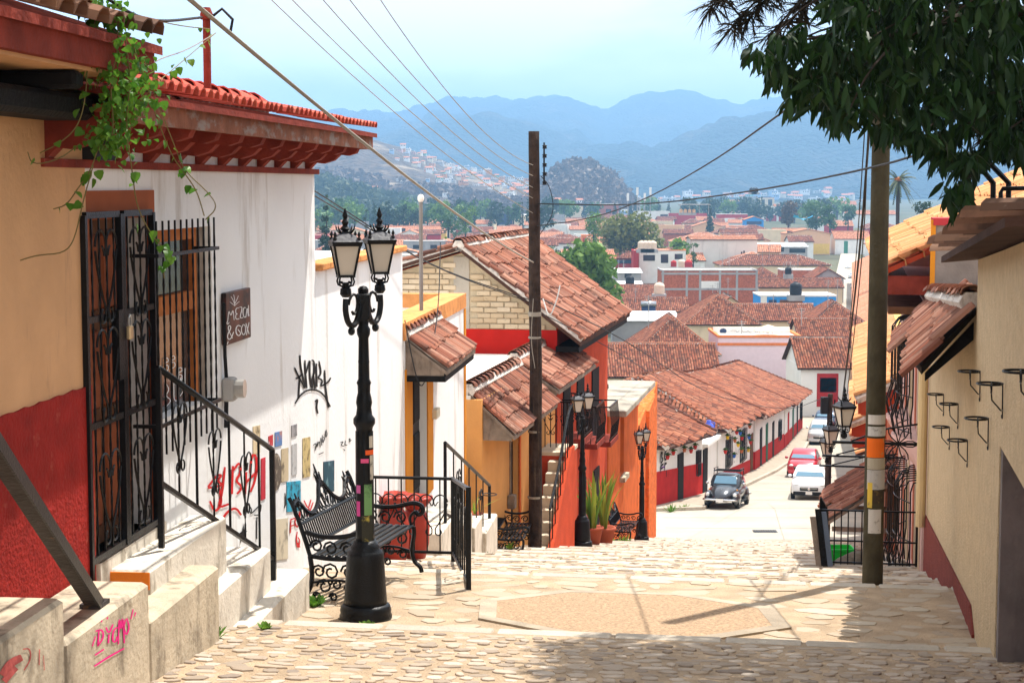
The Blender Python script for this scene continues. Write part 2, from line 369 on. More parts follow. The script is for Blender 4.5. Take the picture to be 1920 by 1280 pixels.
def ribbons(strokes, width, conv, name, mat, parent, closed=False):
    """painted strokes laid a few mm in front of a wall; conv maps 2D to world"""
    mb = MB()
    for st in strokes:
        wd = width
        if isinstance(st, tuple) and isinstance(st[0], (int, float)) is False and isinstance(st[1], float): st, wd = st
        P = smooth2(st); L = []; Rr = []
        for i, p in enumerate(P):
            t = (P[min(i+1, len(P)-1)][0]-P[max(i-1, 0)][0], P[min(i+1, len(P)-1)][1]-P[max(i-1, 0)][1]); d = math.hypot(*t) or 1
            w_ = wd*(.72+.28*math.sin(math.pi*(i+.5)/len(P))); nx, ny = -t[1]/d*w_/2, t[0]/d*w_/2
            L.append(conv(p[0]+nx, p[1]+ny)); Rr.append(conv(p[0]-nx, p[1]-ny))
        k = len(P); mb.add(L+Rr, [(i, i+1, k+i+1, k+i) for i in range(k-1)])
    return mb.build(name, mat, parent)
def smooth2(pts, it=2):
    P = [tuple(p) for p in pts]
    if len(P) < 3: return P
    for _ in range(it):
        Q = [P[0]]
        for a, b in zip(P, P[1:]):
            Q.append(tuple(.75*x+.25*y for x, y in zip(a, b))); Q.append(tuple(.25*x+.75*y for x, y in zip(a, b)))
        Q.append(P[-1]); P = Q
    return P
def text_mesh(txt, size, name, mat, parent, Mworld, ext=.002, bold=0):
    c = bpy.data.curves.new(name, 'FONT'); c.body = txt; c.size = size; c.align_x = 'CENTER'; c.align_y = 'CENTER'; c.extrude = ext; c.offset = bold; c.resolution_u = 3
    o = bpy.data.objects.new('tmp', c); COL.objects.link(o); dg = bpy.context.evaluated_depsgraph_get(); me = bpy.data.meshes.new_from_object(o.evaluated_get(dg))
    bpy.data.objects.remove(o); me.materials.clear(); me.materials.append(mat); me.name = name
    return inst(name, me, parent, Mworld)
# ================================================================== the setting
COBM = pm('mortar_and_sand', (.40, .295, .195), var=.22, scale=3.5, bump=.5, bscale=45, stain=((.30, .21, .14), .6, .6, 4), streak=(1, 1, 1))
STONE = tilemat('cobble_stone', [(.34, .27, .205), (.45, .37, .29), (.29, .23, .175), (.51, .43, .35), (.40, .31, .225), (.25, .20, .16)], soot=.0, lime=.3)
SLABM = tilemat('paving_slab', [(.39, .31, .225), (.44, .36, .27), (.36, .28, .20), (.47, .40, .31)], soot=.0, lime=.3)
KERB = pm('kerb_stone', (.46, .40, .325), var=.12, scale=5, bump=.3, stain=((.38, .3, .22), .5, .62, 3), streak=(1, 1, 1), objrand=.1)
PEBB = pm('pebble_concrete', (0.395, 0.269, 0.168), var=.35, scale=38, bump=.8, bscale=60)
ROADM = pm('concrete_road', (.39, .35, .29), var=.1, scale=.5, bump=.15, bscale=12, stain=((.33, .28, .22), .4, .58, .35), streak=(1, .3, 1))
PAVE = pm('pavement_concrete', (0.370, 0.319, 0.252), var=.12, bump=.2)
EARTH = pm('valley_ground', (.10, .095, .05), var=.4, scale=.02, bump=0, stain=((.04, .065, .02), .8, .5, .012), streak=(1, 1, 1))
def struct(o): o['kind'] = 'structure'; return o
# -- valley floor
Ys = [-30, 0, 10, 20, 30, 40, 50, 58, 66, 74, 85, 97, 122, 150, 200, 300, 450, 600, 900, 1300, 2500, 5000, 9000]
Xs = [-6500, -2500, -900, -300, -100, -40, -15, -4, 8, 24, 60, 150, 400, 1000, 3000, 6500]
mb = MB(); nx = len(Xs)
mb.add([(x, y, zs(x, y)-(.42 if y < 150 else .25)) for y in Ys for x in Xs], [(j*nx+i, j*nx+i+1, (j+1)*nx+i+1, (j+1)*nx+i) for j in range(len(Ys)-1) for i in range(nx-1)])
struct(mb.build('ground', EARTH))
# -- stepped street
mb = MB(); XX = [-12, -4, 8, 26]; rows = [p for p in PROF if p[0] <= ENDS+.001]; n4 = len(XX)
mb.add([(x, s-.15*min(max(x, -4), 8), z) for s, z in rows for x in XX], [(j*n4+i, j*n4+i+1, (j+1)*n4+i+1, (j+1)*n4+i) for j in range(len(rows)-1) for i in range(n4-1)])
street = struct(mb.build('stepped_street', COBM))
def stone_mesh(name, mat, seed, n=7, h=.009):
    r = random.Random(seed); ang = [2*math.pi*(i+r.uniform(-.25, .25))/n for i in range(n)]; rad = [r.uniform(.82, 1.05) for _ in ang]
    def sq(a): return 1/max(abs(math.cos(a)), abs(math.sin(a)))**.55
    o = [(math.cos(a)*k*sq(a)*.5, math.sin(a)*k*sq(a)*.5) for a, k in zip(ang, rad)]
    vs = [(x, y, -.02) for x, y in o]+[(x*.97, y*.97, h*.55) for x, y in o]+[(x*.86, y*.86, h) for x, y in o]; fs = []
    for k in range(2):
        for i in range(n): j = (i+1) % n; fs.append((k*n+i, k*n+j, (k+1)*n+j, (k+1)*n+i))
    fs.append(tuple(range(2*n, 3*n)))
    me = bpy.data.meshes.new(name); me.from_pydata(vs, [], fs); me.materials.append(mat); return me
COB = [stone_mesh('cobblestone', STONE, i) for i in range(8)]
SLB = [stone_mesh('paving_stone', SLABM, 50+i, 6, .007) for i in range(6)]
def visible(p, m=40):
    if p.y < 1: return False
    d = Vector(p); f = Vector((0, math.cos(PIT), -math.sin(PIT))); k = d.dot(f); u = Vector((0, math.sin(PIT), math.cos(PIT)))
    px = 960+F*d.x/k; py = 640-F*d.dot(u)/k
    return -m < px < 1920+m and -m < py < 1280+m
OCX, OCY = .98, 13.98
def in_oct(x, y, g=0): 
    a, b = abs(x-OCX)/(1.12+g), abs(y-OCY+.1*(x-OCX))/(.98+g); return max(a, b, (a+b)/1.42) < 1
def lay(s0, s1, xl, xr, w, l, meshes, name, limit, avoid=None):
    spots = []; s = s0+l/2
    while s < s1-l*.3:
        x = xl+random.uniform(0, w)
        while x < xr:
            ww = w*random.choice((random.uniform(.45, .9), random.uniform(.8, 1.3), random.uniform(1.2, 1.8))); xc = x+ww/2; y = s-.15*xc+random.uniform(-.18, .18)*l; x += ww
            if avoid and avoid(xc, y): continue
            p = Vector((xc, y, zs(xc, y)))
            if visible(p): spots.append((p, ww*random.uniform(.62, .95), l*random.uniform(.6, 1.08), random.gauss(0, .3)))
        s += l
    spots.sort(key=lambda t: t[0].y)
    def M(t):
        p, a, b, r = t; sl = (zs(p.x, p.y+.1)-zs(p.x, p.y-.1))/.2
        if abs(sl) > .5: sl = -.12
        return Matrix.Translation(p+Vector((0, 0, random.uniform(-.006, .004)))) @ Matrix.Rotation(math.atan(sl), 4, 'X') @ Matrix.Rotation(r-.15, 4, 'Z') @ Matrix.Diagonal((a, b, 1, 1))
    for t in spots[:limit]: inst(name, random.choice(meshes), street, M(t))
    return [(M(t), random.choice(meshes)) for t in spots[limit:]]
def joined(lst, name, mat, parent):
    V = []; Fq = {}; off = 0
    mb = MB(); tv = []
    for M, me in lst:
        mb.add([M @ v.co for v in me.vertices], [tuple(f.vertices) for f in me.polygons]); tv += [random.random()]*len(me.polygons)
    o = mb.build(name, mat, parent, kind='stuff'); a = o.data.attributes.new('tv', 'FLOAT', 'FACE'); a.data.foreach_set('value', tv)
rest = lay(9.6, 12.06, -3.2, 4.6, .155, .125, COB, 'cobblestone', 300)
for e, f in zip(EDGES[1:], EDGES[2:]+[ENDS]):
    if f-e > 1: rest += lay(e+.3, f-.02, -3.5, 13, .19, .16, COB, 'cobblestone', 0)
joined(rest, 'cobbles', STONE, street)
rest = lay(12.3, 16.05, -2.6, 5.2, .36, .27, SLB, 'paving_stone', 190, lambda x, y: in_oct(x, y, .2))
if rest: joined(rest, 'paving_stones', SLABM, street)
BORD = pm('border_stone', (.36, .295, .22), var=.2, scale=4, bump=.3, objrand=.12)
# octagon of pebble concrete with its border strips
oc = []
for k in range(8):
    a = math.pi/8+k*math.pi/4; x = OCX+1.2*math.cos(a); y = OCY+1.05*math.sin(a)-.1*(x-OCX); oc.append((x, y))
mb = MB(); mb.loft([[(x, y, zs(x, y)-.03) for x, y in oc], [(x, y, zs(x, y)+.016) for x, y in oc]]); mb.build('pebble_octagon', PEBB, street)
for k in range(8):
    (x0, y0), (x1, y1) = oc[k], oc[(k+1) % 8]; s = 1.13
    q = [(x0, y0), (x1, y1), (OCX+(x1-OCX)*s, OCY+(y1-OCY)*s), (OCX+(x0-OCX)*s, OCY+(y0-OCY)*s)]
    mb = MB(); mb.loft([[(x, y, zs(x, y)-.03) for x, y in q], [(x, y, zs(x, y)+.018) for x, y in q]]); mb.build('border_strip', BORD, street)
# kerbstones along each step
kb = MB(); kb.cbox((-.5, -.08, -.22), (.5, .08, .014), .012); kob = kb.build('kerbstone', KERB); kme = kob.data; bpy.data.objects.remove(kob)
for e in EDGES:
    x = -4.0+.16*max(0, e-16)*1.0
    xr = 5.0+.2*max(0, e-16)
    if e > 12.5: x -= .5
    while x < xr:
        L = random.uniform(.5, .95); xc = x+L/2; y = e-.08-.15*xc
        inst('kerbstone', kme, street, Matrix.Translation((xc, y, zs(xc, y)-.004)) @ Matrix.Rotation(-.149+random.gauss(0, .008), 4, 'Z') @ Matrix.Diagonal((L-.02, 1, 1, 1))); x += L
# -- lower road, side street and pavements
FAC = [(5.0, 57), (6.3, 74), (9.1, 81), (13.8, 97), (23.1, 135), (26.2, 150), (38, 210), (136, 700)]
def XL(y): return float(np.interp(y, [p[1] for p in FAC], [p[0] for p in FAC]))
def XR(y): return 1.02+.198*y
Yr = [57, 59, 61, 64, 68, 71, 74, 77, 81, 86, 91, 97, 103, 110, 122, 135, 150, 175, 200, 250, 300, 450, 700]
mb = MB(); nn = 7; vs = []
for j, y in enumerate(Yr):
    for i in range(nn):
        x = XL(y)-1+(XR(y)+1.5-XL(y)+1)*i/(nn-1)
        yy = y if j else ENDS-.15*min(max(x, -4), 8)-.005
        vs.append((x, yy, (zs(x, yy) if j else ENDZ)+.008))
mb.add(vs, [(j*nn+i, j*nn+i+1, (j+1)*nn+i+1, (j+1)*nn+i) for j in range(len(Yr)-1) for i in range(nn-1)]); ROAD = struct(mb.build('road', ROADM))
for y in (61, 65.5, 70, 74.5, 79, 84, 89, 95, 102, 110):
    x0, x1 = XL(y)+(.3 if y < 73 else 1.6), XR(y)-.4; m = MB(); m.add([(x0+(x1-x0)*k/8, y+d, zs(x0+(x1-x0)*k/8, y+d)+.02) for d in (-.025, .025) for k in range(9)], [(k, k+1, 10+k, 9+k) for k in range(8)]); m.build('joint', pm('tar_joint', (.09, .075, .06), bump=0), ROAD)
mb = MB(); ys = [58, 62, 66, 70, 73.5]; xs = [-40, -20, -6, 5.2]
mb.add([(x, y-.12*(x-5) , zs(x, y)+.004) for y in ys for x in xs], [(j*4+i, j*4+i+1, (j+1)*4+i+1, (j+1)*4+i) for j in range(4) for i in range(3)]); struct(mb.build('side_street', ROADM))
mb = MB(); ring = []
pts = [(5.4, 72.6), (8.3, 73.6), (10.2, 81), (12.3, 88), (15.2, 97.5), (19.2, 112), (24.1, 135), (27, 150)]
a = [(x, y, zs(x, y)+.15) for x, y in pts]; b = [(XL(y)-.5, y+(.2 if y > 73 else 0), zs(x, y)+.16) for x, y in pts]
n = len(a); mb.add(a+b+[(p[0], p[1], p[2]-.3) for p in a], [(i, i+1, n+i+1, n+i) for i in range(n-1)]+[(2*n+i, 2*n+i+1, i+1, i) for i in range(n-1)]+[(0, n, 2*n)]); pv = struct(mb.build('pavement', PAVE))
mb = MB()
for i in range(n-1):
    p, q = Vector(a[i]), Vector(a[i+1]); m = max(1, int((q-p).length/1.1))
    for k in range(m):
        r0, r1 = p.lerp(q, (k+.02)/m), p.lerp(q, (k+.98)/m); t = (r1-r0).normalized(); s = t.cross(Vector((0, 0, 1)))*.09
        o = MB(); d = Vector((0, 0, .012)); e = Vector((0, 0, -.25)); o.hexa([r0-s+e, r0+s+e, r1+s+e, r1-s+e, r0-s+d, r0+s+d, r1+s+d, r1-s+d]); o.build('kerbstone', KERB, pv)
for (px, py, sc_) in ((1435, 993, 1), (1425, 1019, .9)):
    y = 64 if py < 1000 else 57.8; p = at(px, py, y); z = zs(p.x, y)
    t = thing('drain_grate', 'dark iron drain grate set in the concrete road, '+('the one further from the steps' if py < 1000 else 'the one closer to the steps'), 'drain grate', (p.x, y, z+.012))
    m = MB(MW[t.name]); m.box((-.45, -.3, 0), (.45, .3, .02)); m.build('frame', IRON, t)
    for k in range(9): m = MB(MW[t.name]); m.box((-.4+k*.09, -.26, .02), (-.36+k*.09, .26, .032)); m.build('bar', IRONR, t)
# -- hills
def noise2(x, y, seed=0):
    r = 0
    for k, (fx, fy, a) in enumerate(((1, .7, 1), (2.3, 1.9, .5), (4.9, 5.3, .28), (11, 9, .14), (23, 27, .07))):
        r += a*math.sin(fx*x+seed*1.7+k*2.1+.8*math.sin(fy*y+seed+k))*math.cos(fy*y-seed*.6+k*.9+.6*math.sin(fx*x*.8+k))
    return r
HILLS = {}
def hill(name, sil, D, Df, mat, amp, seed, back=.25, step=7, nt=34):
    sp = [s[0] for s in sil]; sq = [s[1] for s in sil]
    def pt(px, t):                                  # t 0 foot .. 1 ridge
        Y = Df+(D-Df)*t; r = at(px, float(np.interp(px, sp, sq)), D); zf = -26.5; k = t*t*(3-2*t)*.55+t*.45
        x = r.x*(Y/D); nn_ = noise2(x/(D*.06)+seed, Y/(D*.09), seed); z = zf+(r.z-zf)*k
        return Vector((x, Y, z+amp*nn_*(math.sin(math.pi*min(t, 1)))**.7 + amp*.12*noise2(x/(D*.006), Y/(D*.008), seed+3)*min(1, t*4)))
    cols = list(range(int(sp[0]), int(sp[-1])+1, step)); vs = []; nt2 = nt+5
    for px in cols:
        for k in range(nt): vs.append(pt(px, k/(nt-1)))
        p = pt(px, 1)
        for k in range(1, 6): vs.append(Vector((p.x*(1+back*k/5), p.y*(1+back*k/5), p.z+(-30-p.z)*(k/5)**1.4)))
    mb = MB(); mb.add(vs, [(i*nt2+k, (i+1)*nt2+k, (i+1)*nt2+k+1, i*nt2+k+1) for i in range(len(cols)-1) for k in range(nt2-1)])
    HILLS[name+str(seed)] = pt; return struct(mb.build(name, mat, smooth=True))
def forest(name, c0, c1, c2, sc, lo=.5, bd=10):
    m = pm(name, c0, var=.45, scale=sc*6, bump=0, stain=(c2, .8, lo, sc), streak=(1, 1, 1)); N = m.node_tree.nodes; L = m.node_tree.links
    g = N.new('ShaderNodeNewGeometry'); n = N.new('ShaderNodeTexVoronoi'); n.inputs['Scale'].default_value = sc*14; L.new(g.outputs['Position'], n.inputs['Vector'])
    b = N.new('ShaderNodeBump'); b.inputs['Strength'].default_value = 1; b.inputs['Distance'].default_value = bd; b.invert = True; L.new(n.outputs['Distance'], b.inputs['Height']); L.new(b.outputs[0], N['Principled BSDF'].inputs['Normal']); return m
FOR1 = forest('far_forest', (.012, .022, .016), 0, (.085, .07, .045), .005, .52, 34)
FOR2 = forest('dry_forest', (.075, .06, .035), 0, (.035, .06, .025), .012, .5, 5)
FOR3 = forest('quarry_hill', (.085, .06, .042), 0, (.36, .28, .19), .011, .54, 4)
hill('mountain', [(300, 300), (420, 262), (560, 235), (620, 228), (680, 220), (730, 224), (780, 214), (830, 196), (880, 189), (925, 184), (960, 190), (1000, 184), (1045, 182), (1090, 191), (1140, 206), (1165, 192), (1210, 173), (1270, 169), (1320, 178), (1360, 187), (1395, 198), (1440, 183), (1500, 188), (1600, 200), (1700, 192), (1800, 215), (1920, 205), (2200, 230)], 7000, 3300, FOR1, 75, 1)
hill('mountain', [(960, 352), (1060, 335), (1120, 300), (1180, 296), (1240, 300), (1300, 276), (1360, 246), (1430, 232), (1500, 222), (1600, 236), (1700, 228), (1800, 240), (1920, 236), (2200, 250)], 4700, 2600, FOR1, 48, 2)
hill('mountain', [(520, 262), (640, 252), (720, 250), (780, 242), (840, 228), (900, 226), (960, 240), (1040, 262), (1120, 300), (1190, 335), (1260, 352)], 5200, 2900, FOR1, 45, 3)
hill('quarry_hill', [(380, 300), (480, 292), (560, 288), (620, 268), (665, 258), (705, 264), (750, 276), (800, 292), (860, 312), (920, 326), (980, 338), (1040, 352), (1120, 366), (1200, 376)], 2100, 1450, FOR3, 9, 4, step=5)
hill('wooded_hill', [(985, 372), (1010, 345), (1040, 318), (1080, 305), (1115, 308), (1150, 328), (1172, 356), (1190, 376)], 1750, 1400, FOR2, 5, 5, step=4)
hill('wooded_hill', [(380, 330), (520, 335), (600, 332), (650, 345), (700, 362), (760, 376), (800, 384)], 1400, 1100, FOR2, 4, 6, step=5)
# -- woods covering the nearer hills
def woods(key, n, pxr, cond, label, cols, size):
    pt = HILLS[key]; r = np.random.default_rng(3); V = []; Fq = []; tv = []; k = 0
    while k < n:
        px = random.uniform(*pxr); t = random.uniform(.02, 1.0)
        if not cond(px, t): continue
        c = np.array(pt(px, t)); s = size*random.uniform(.6, 1.3)
        for q in range(5):
            o = c+np.array([random.gauss(0, s*.35), random.gauss(0, s*.35), s*random.uniform(.2, .9)]); a = r.normal(size=3); a /= np.linalg.norm(a); b = np.cross(a, r.normal(size=3)); b /= np.linalg.norm(b); h = s*.5
            V += [o-a*h, o-b*h*.8, o+a*h, o+b*h*.8]; m_ = len(V)-4; Fq.append((m_, m_+1, m_+2, m_+3)); tv.append(random.random())
        k += 1
    o = npmesh('woodland', np.array(V), np.array(Fq), cols, None, tv, 'stuff'); tag(o, label, 'woodland')
DRYW = leafmat('dry_wood', (.09, .058, .042), (.19, .13, .09), .15); GRW = leafmat('green_wood', (.035, .055, .022), (.10, .12, .045), .15)
woods('quarry_hill4', 3400, (540, 1150), lambda px, t: t < .5-(px-690)/370*.35 and noise2(px*.02, t*7) > -.2, 'dry brown woodland on the slope of the quarried hill', DRYW, 5)
woods('wooded_hill5', 1900, (990, 1186), lambda px, t: t > .12, 'dense brown woodland on the round hill', DRYW, 5); woods('wooded_hill6', 1600, (520, 790), lambda px, t: True, 'dark green woodland on the low hill behind the lamp post', GRW, 5)
# -- the air between: pale haze round everything
hb = MB(); hb.box((-9000, -60, -28.5), (9000, 9600, 470)); HZ = hb.build('haze', TILE); HZ.data.materials.clear()
hm = bpy.data.materials.new('haze_air'); hm.use_nodes = True; N = hm.node_tree.nodes; N.remove(N['Principled BSDF']); pvn = N.new('ShaderNodeVolumePrincipled')
pvn.inputs['Color'].default_value = (.33, .62, 1.0, 1); pvn.inputs['Density'].default_value = 2.6e-4; pvn.inputs['Anisotropy'].default_value = .15
hm.node_tree.links.new(pvn.outputs[0], N['Material Output'].inputs['Volume']); HZ.data.materials.append(hm); HZ['kind'] = 'stuff'
# -- small houses on the hillside
def hut_mesh(name, wall, roof, kind, k):
    r = random.Random(k); mb = MB(); w, d, h = 8+r.uniform(-2, 3), 7, 3.2+2.6*(k % 2)
    me = bpy.data.meshes.new(name); mb.box((-w/2, -d/2, -6), (w/2, d/2, h)); nw = len(mb.f)
    if kind: mb.add([(-w/2-.5, -d/2-.6, h), (w/2+.5, -d/2-.6, h), (w/2+.5, d/2+.6, h), (-w/2-.5, d/2+.6, h), (-w/2-.5, 0, h+1.6), (w/2+.5, 0, h+1.6)], [(0, 1, 5, 4), (2, 3, 4, 5), (0, 4, 3), (1, 2, 5)])
    else: mb.box((-w/2-.3, -d/2-.3, h), (w/2+.3, d/2+.3, h+.4)); mb.box((w/4, 0, h+.4), (w/4+1.2, 1.2, h+1.7))
    nr = len(mb.f)
    for x in (-w*.3, 0, w*.28): mb.box((x-.6, -d/2-.06, h-2.2), (x+.6, -d/2-.02, h-.9))
    me.from_pydata(mb.v, [], mb.f)
    for m_ in (wall, roof, GLASS): me.materials.append(m_)
    for i, p in enumerate(me.polygons): p.material_index = 0 if i < nw else (1 if i < nr else 2)
    return me
def cm(nm, c): return pm(nm, c, var=.06, bump=0)
PAL = [cm('far_white', (.82, .81, .78)), cm('far_cream', (.75, .66, .5)), cm('far_pink', (.7, .45, .42)), cm('far_blue', (.35, .5, .7)), cm('far_green', (.25, .6, .45)), cm('far_orange', (.7, .33, .15)), cm('far_grey', (.5, .5, .5))]
RPAL = [cm('far_tin', (.72, .73, .75)), cm('far_tile', (.45, .17, .09)), cm('far_slab', (.6, .57, .52))]
HUTS = [hut_mesh('hillside_house', PAL[i % 7 if i < 7 else 0], RPAL[i % 3], i % 3 == 1, i) for i in range(12)]
HN = {me.name: ('white', 'cream', 'pink', 'blue', 'green', 'orange', 'grey')[i if i < 7 else 0]+(' low' if i % 2 == 0 else ' tall')+(' tin roofed', ' tile roofed', ' flat roofed')[i % 3] for i, me in enumerate(HUTS)}
def scatter_huts(pt, n, pxr, tr, label, group, cond, sc=(.5, .95)):
    k = 0
    while k < n:
        px = random.uniform(*pxr); t = random.uniform(*tr)
        if not cond(px, t): continue
        p = pt(px, t); me = random.choice(HUTS+HUTS[:2]); hn = HN[me.name]; o = inst('hillside_house', me, None, Matrix.Translation(p) @ Matrix.Rotation(random.gauss(0, .25), 4, 'Z') @ Matrix.Scale(random.uniform(*sc), 4)); tag(o, hn+' '+label, 'house', group+', '+hn); k += 1
scatter_huts(HILLS['quarry_hill4'], 200, (690, 1060), (.05, .99), 'house on the slope of the quarried hill', 'houses on the quarried hillside', lambda px, t: t > .1 and (t > .78-(px-690)/370*.75 or random.random() < .1))
scatter_huts(HILLS['wooded_hill5'], 26, (1040, 1180), (.02, .3), 'house at the foot of the round brown hill', 'houses at the foot of the round hill', lambda px, t: True)
scatter_huts(HILLS['mountain2'], 60, (1180, 1620), (.0, .16), 'house at the foot of the far blue mountain', 'houses at the foot of the mountain', lambda px, t: t < .08 or px > 1300, (1., 1.7))
# ================================================================== the town below
def solveY(px, py, h):
    lo, hi = 60, 3000
    for _ in range(50):
        m = (lo+hi)/2; p = at(px, py, m)
        if p.z-zs(p.x, m) > h: lo = m
        else: hi = m
    return lo
def window(t, M, x0, x1, z0, z1, y, out=-1, fm=None, bars=True):
    """framed pane on a wall face at depth y; out is the outward direction along y"""
    fr = .06*max(1, (x1-x0)/1.2); mb = MB(M); e = out*.05
    for a, b in (((x0, z0), (x1, z0+fr)), ((x0, z1-fr), (x1, z1)), ((x0, z0+fr), (x0+fr, z1-fr)), ((x1-fr, z0+fr), (x1, z1-fr))): mb.box((a[0], y-out*.02, a[1]), (b[0], y+e, b[1]))
    if bars: mb.box(((x0+x1)/2-fr*.3, y, z0+fr), ((x0+x1)/2+fr*.3, y+e*.8, z1-fr))
    o = mb.build('window', fm or IRON, t); mb = MB(M); mb.box((x0+fr, y-out*.02, z0+fr), (x1-fr, y+out*.015, z1-fr)); mb.build('pane', GLASS, o); return o
def tb(label, x0, x1, yE, h, wall, roof='flat', rmat=None, rise=1.4, depth=9, wins=(), Y=None, over=.35, rz=0.0, name='house', cat='house', cope=None, tw=None, doors=()):
    Y = Y or solveY((x0+x1)/2, yE, h); p0, p1 = at(x0, yE, Y), at(x1, yE, Y); z1 = p0.z; cx = (p0.x+p1.x)/2; w = p1.x-p0.x; z0 = min(zs(cx, Y), zs(cx, Y+depth))-.3
    t = thing(name, label, cat, (cx, Y, z0), rz); M = MW[t.name] @ Matrix.Translation((0, 0, -z0)); rmat = rmat or TILE
    mb = MB(M); mb.box((-w/2, 0, z0), (w/2, depth, z1)); wl_ = mb
    def W3(x, y, z): return M @ Vector((x, y, z))
    o = over; tw = tw or (.23 if Y < 230 else (.3 if Y < 380 else .5)); tl = tw*1.6
    if roof == 'flat':
        m = MB(M); c = .25
        m.box((-w/2-.08, -.08, z1), (w/2+.08, .22, z1+c)); m.box((-w/2-.08, depth-.2, z1), (w/2+.08, depth+.1, z1+c)); m.box((-w/2-.08, .22, z1), (-w/2+.2, depth-.2, z1+c)); m.box((w/2-.2, .22, z1), (w/2+.08, depth-.2, z1+c))
        m.build('parapet', cope or wall, t); m = MB(M); m.box((-w/2+.2, .22, z1-.02), (w/2-.2, depth-.2, z1+.06)); m.build('roof', pm('pale_roof_slab', (.62, .57, .5), var=.15, scale=.6, bump=.1, stain=((.3, .26, .22), .5, .55, .4)), t)
    else:
        polys = []; rid = []
        if roof == 'gx':
            polys = [[(-w/2-o, -o, z1-.12), (w/2+o, -o, z1-.12), (w/2+o, depth/2, z1+rise), (-w/2-o, depth/2, z1+rise)], [(w/2+o, depth+o, z1-.12), (-w/2-o, depth+o, z1-.12), (-w/2-o, depth/2, z1+rise), (w/2+o, depth/2, z1+rise)]]; rid = [((-w/2-o, depth/2, z1+rise), (w/2+o, depth/2, z1+rise))]
            for s in (-1, 1): wl_.prism([(0.02, z1), (depth-.02, z1), (depth/2, z1+rise-.1)], 0, s*(w/2-.02), s*(w/2-.2))
        elif roof == 'gy':
            polys = [[(-w/2-o, -o, z1-.12), (0, -o, z1+rise), (0, depth+o, z1+rise), (-w/2-o, depth+o, z1-.12)], [(w/2+o, -o, z1-.12), (w/2+o, depth+o, z1-.12), (0, depth+o, z1+rise), (0, -o, z1+rise)]]; rid = [((0, -o, z1+rise), (0, depth+o, z1+rise))]
            wl_.prism([(-w/2, z1), (w/2, z1), (0, z1+rise-.08)], 1, 0.01, .3); wl_.prism([(-w/2, z1), (w/2, z1), (0, z1+rise-.08)], 1, depth-.01, depth-.3)
        elif roof == 'hip':
            k = min(w, depth)/2; a, b = (-w/2+k, w/2-k) if w > depth else (0, 0); c, d = (depth/2, depth/2) if w > depth else (k, depth-k)
            A, B, C, D = (-w/2-o, -o, z1-.12), (w/2+o, -o, z1-.12), (w/2+o, depth+o, z1-.12), (-w/2-o, depth+o, z1-.12); R0, R1 = (a, c, z1+rise), (b, d, z1+rise)
            if w > depth: polys = [[A, B, R1, R0], [C, D, R0, R1], [B, C, R1], [D, A, R0]]
            else: polys = [[A, B, R0], [C, D, R1], [B, C, R1, R0], [D, A, R0, R1]]
            rid = [(R0, R1), (A, R0), (B, (R1 if w > depth else R0)), (C, R1), (D, (R0 if w > depth else R1))]
        elif roof == 'shed':
            polys = [[(-w/2-o, -o, z1-.05), (w/2+o, -o, z1-.05), (w/2+o, depth+o, z1+rise), (-w/2-o, depth+o, z1+rise)]]
            for s in (-1, 1): wl_.prism([(0.02, z1), (depth-.02, z1), (depth-.02, z1+rise-.1)], 0, s*(w/2-.02), s*(w/2-.2))
            wl_.box((-w/2, depth-.2, z1), (w/2, depth-.02, z1+rise-.08))
        rf = None
        for k, pl in enumerate(polys):
            pw = [W3(*p) for p in pl]; tin = rmat.name.startswith('tin')
            sb = slab(pw, .09, 'roof', rmat if tin else UNDER, t); 
            if not tin: tiles_on(sb, pw, rmat, tw, tl, seg=3 if Y > 150 else 4)
            rf = rf or sb
        for a, b in rid:
            if (Vector(a)-Vector(b)).length > .3 and not rmat.name.startswith('tin'): caps(rf, W3(*a), W3(*b), rmat, tw*1.1, tl)
    wl_.build('wall', wall, t)
    for (a, b, c, d) in wins:
        q0, q1 = at(a, d, Y), at(b, c, Y); window(t, M, q0.x-cx, q1.x-cx, q0.z, q1.z, 0)
    for (a, b, c, d, m_) in doors:
        q0, q1 = at(a, d, Y), at(b, c, Y); mb = MB(M); mb.box((q0.x-cx, -.05, q0.z), (q1.x-cx, .05, q1.z)); mb.build('door' if d-c > b-a else 'panel', m_, t)
    return t, Y
TIN = pm('tin_sheet', (.66, .66, .66), rough=.5, var=.12, scale=.8, bump=.1, metal=.0, stain=((.35, .2, .12), .5, .6, .9))
T_R = pm('town_red', (.42, .03, .03), var=.1, bump=0); T_W = pm('town_white', (.78, .76, .72), var=.06, scale=.6, bump=0, stain=((.45, .42, .38), .5, .6, .5)); T_C = pm('town_cream', (.72, .58, .40), var=.08, scale=.6, bump=0, stain=((.4, .3, .2), .5, .62, .5))
T_P = pm('town_peach', (.74, .45, .27), var=.06, bump=0); T_G = pm('town_grey', (.36, .35, .35), var=.15, scale=.5, bump=0, stain=((.2, .2, .2), .6, .55, .6)); T_B = pm('town_blue', (.04, .28, .68), var=.08, bump=0); T_Y = pm('town_yellow', (.75, .5, .12), var=.08, bump=0)
T_L = pm('town_lilac', (.76, .62, .68), var=.04, bump=0); T_BR = pm('town_brick', (.40, .12, .065), var=.3, scale=3, bump=.3, bscale=6); T_O = pm('town_orange', (.72, .22, .07), var=.1, bump=0); T_N = pm('town_navy', (.04, .06, .12), var=.1, bump=0)
T_WALL = pm('big_pale_wall', (.66, .61, .56), var=.07, scale=.3, bump=0, stain=((.42, .38, .34), .6, .55, .35), streak=(1, 1, .15))
TILEF = tilemat('far_orange_tile', [(.48, .19, .10), (.56, .25, .14), (.43, .16, .08), (.60, .31, .19)], soot=.2, lime=.2)
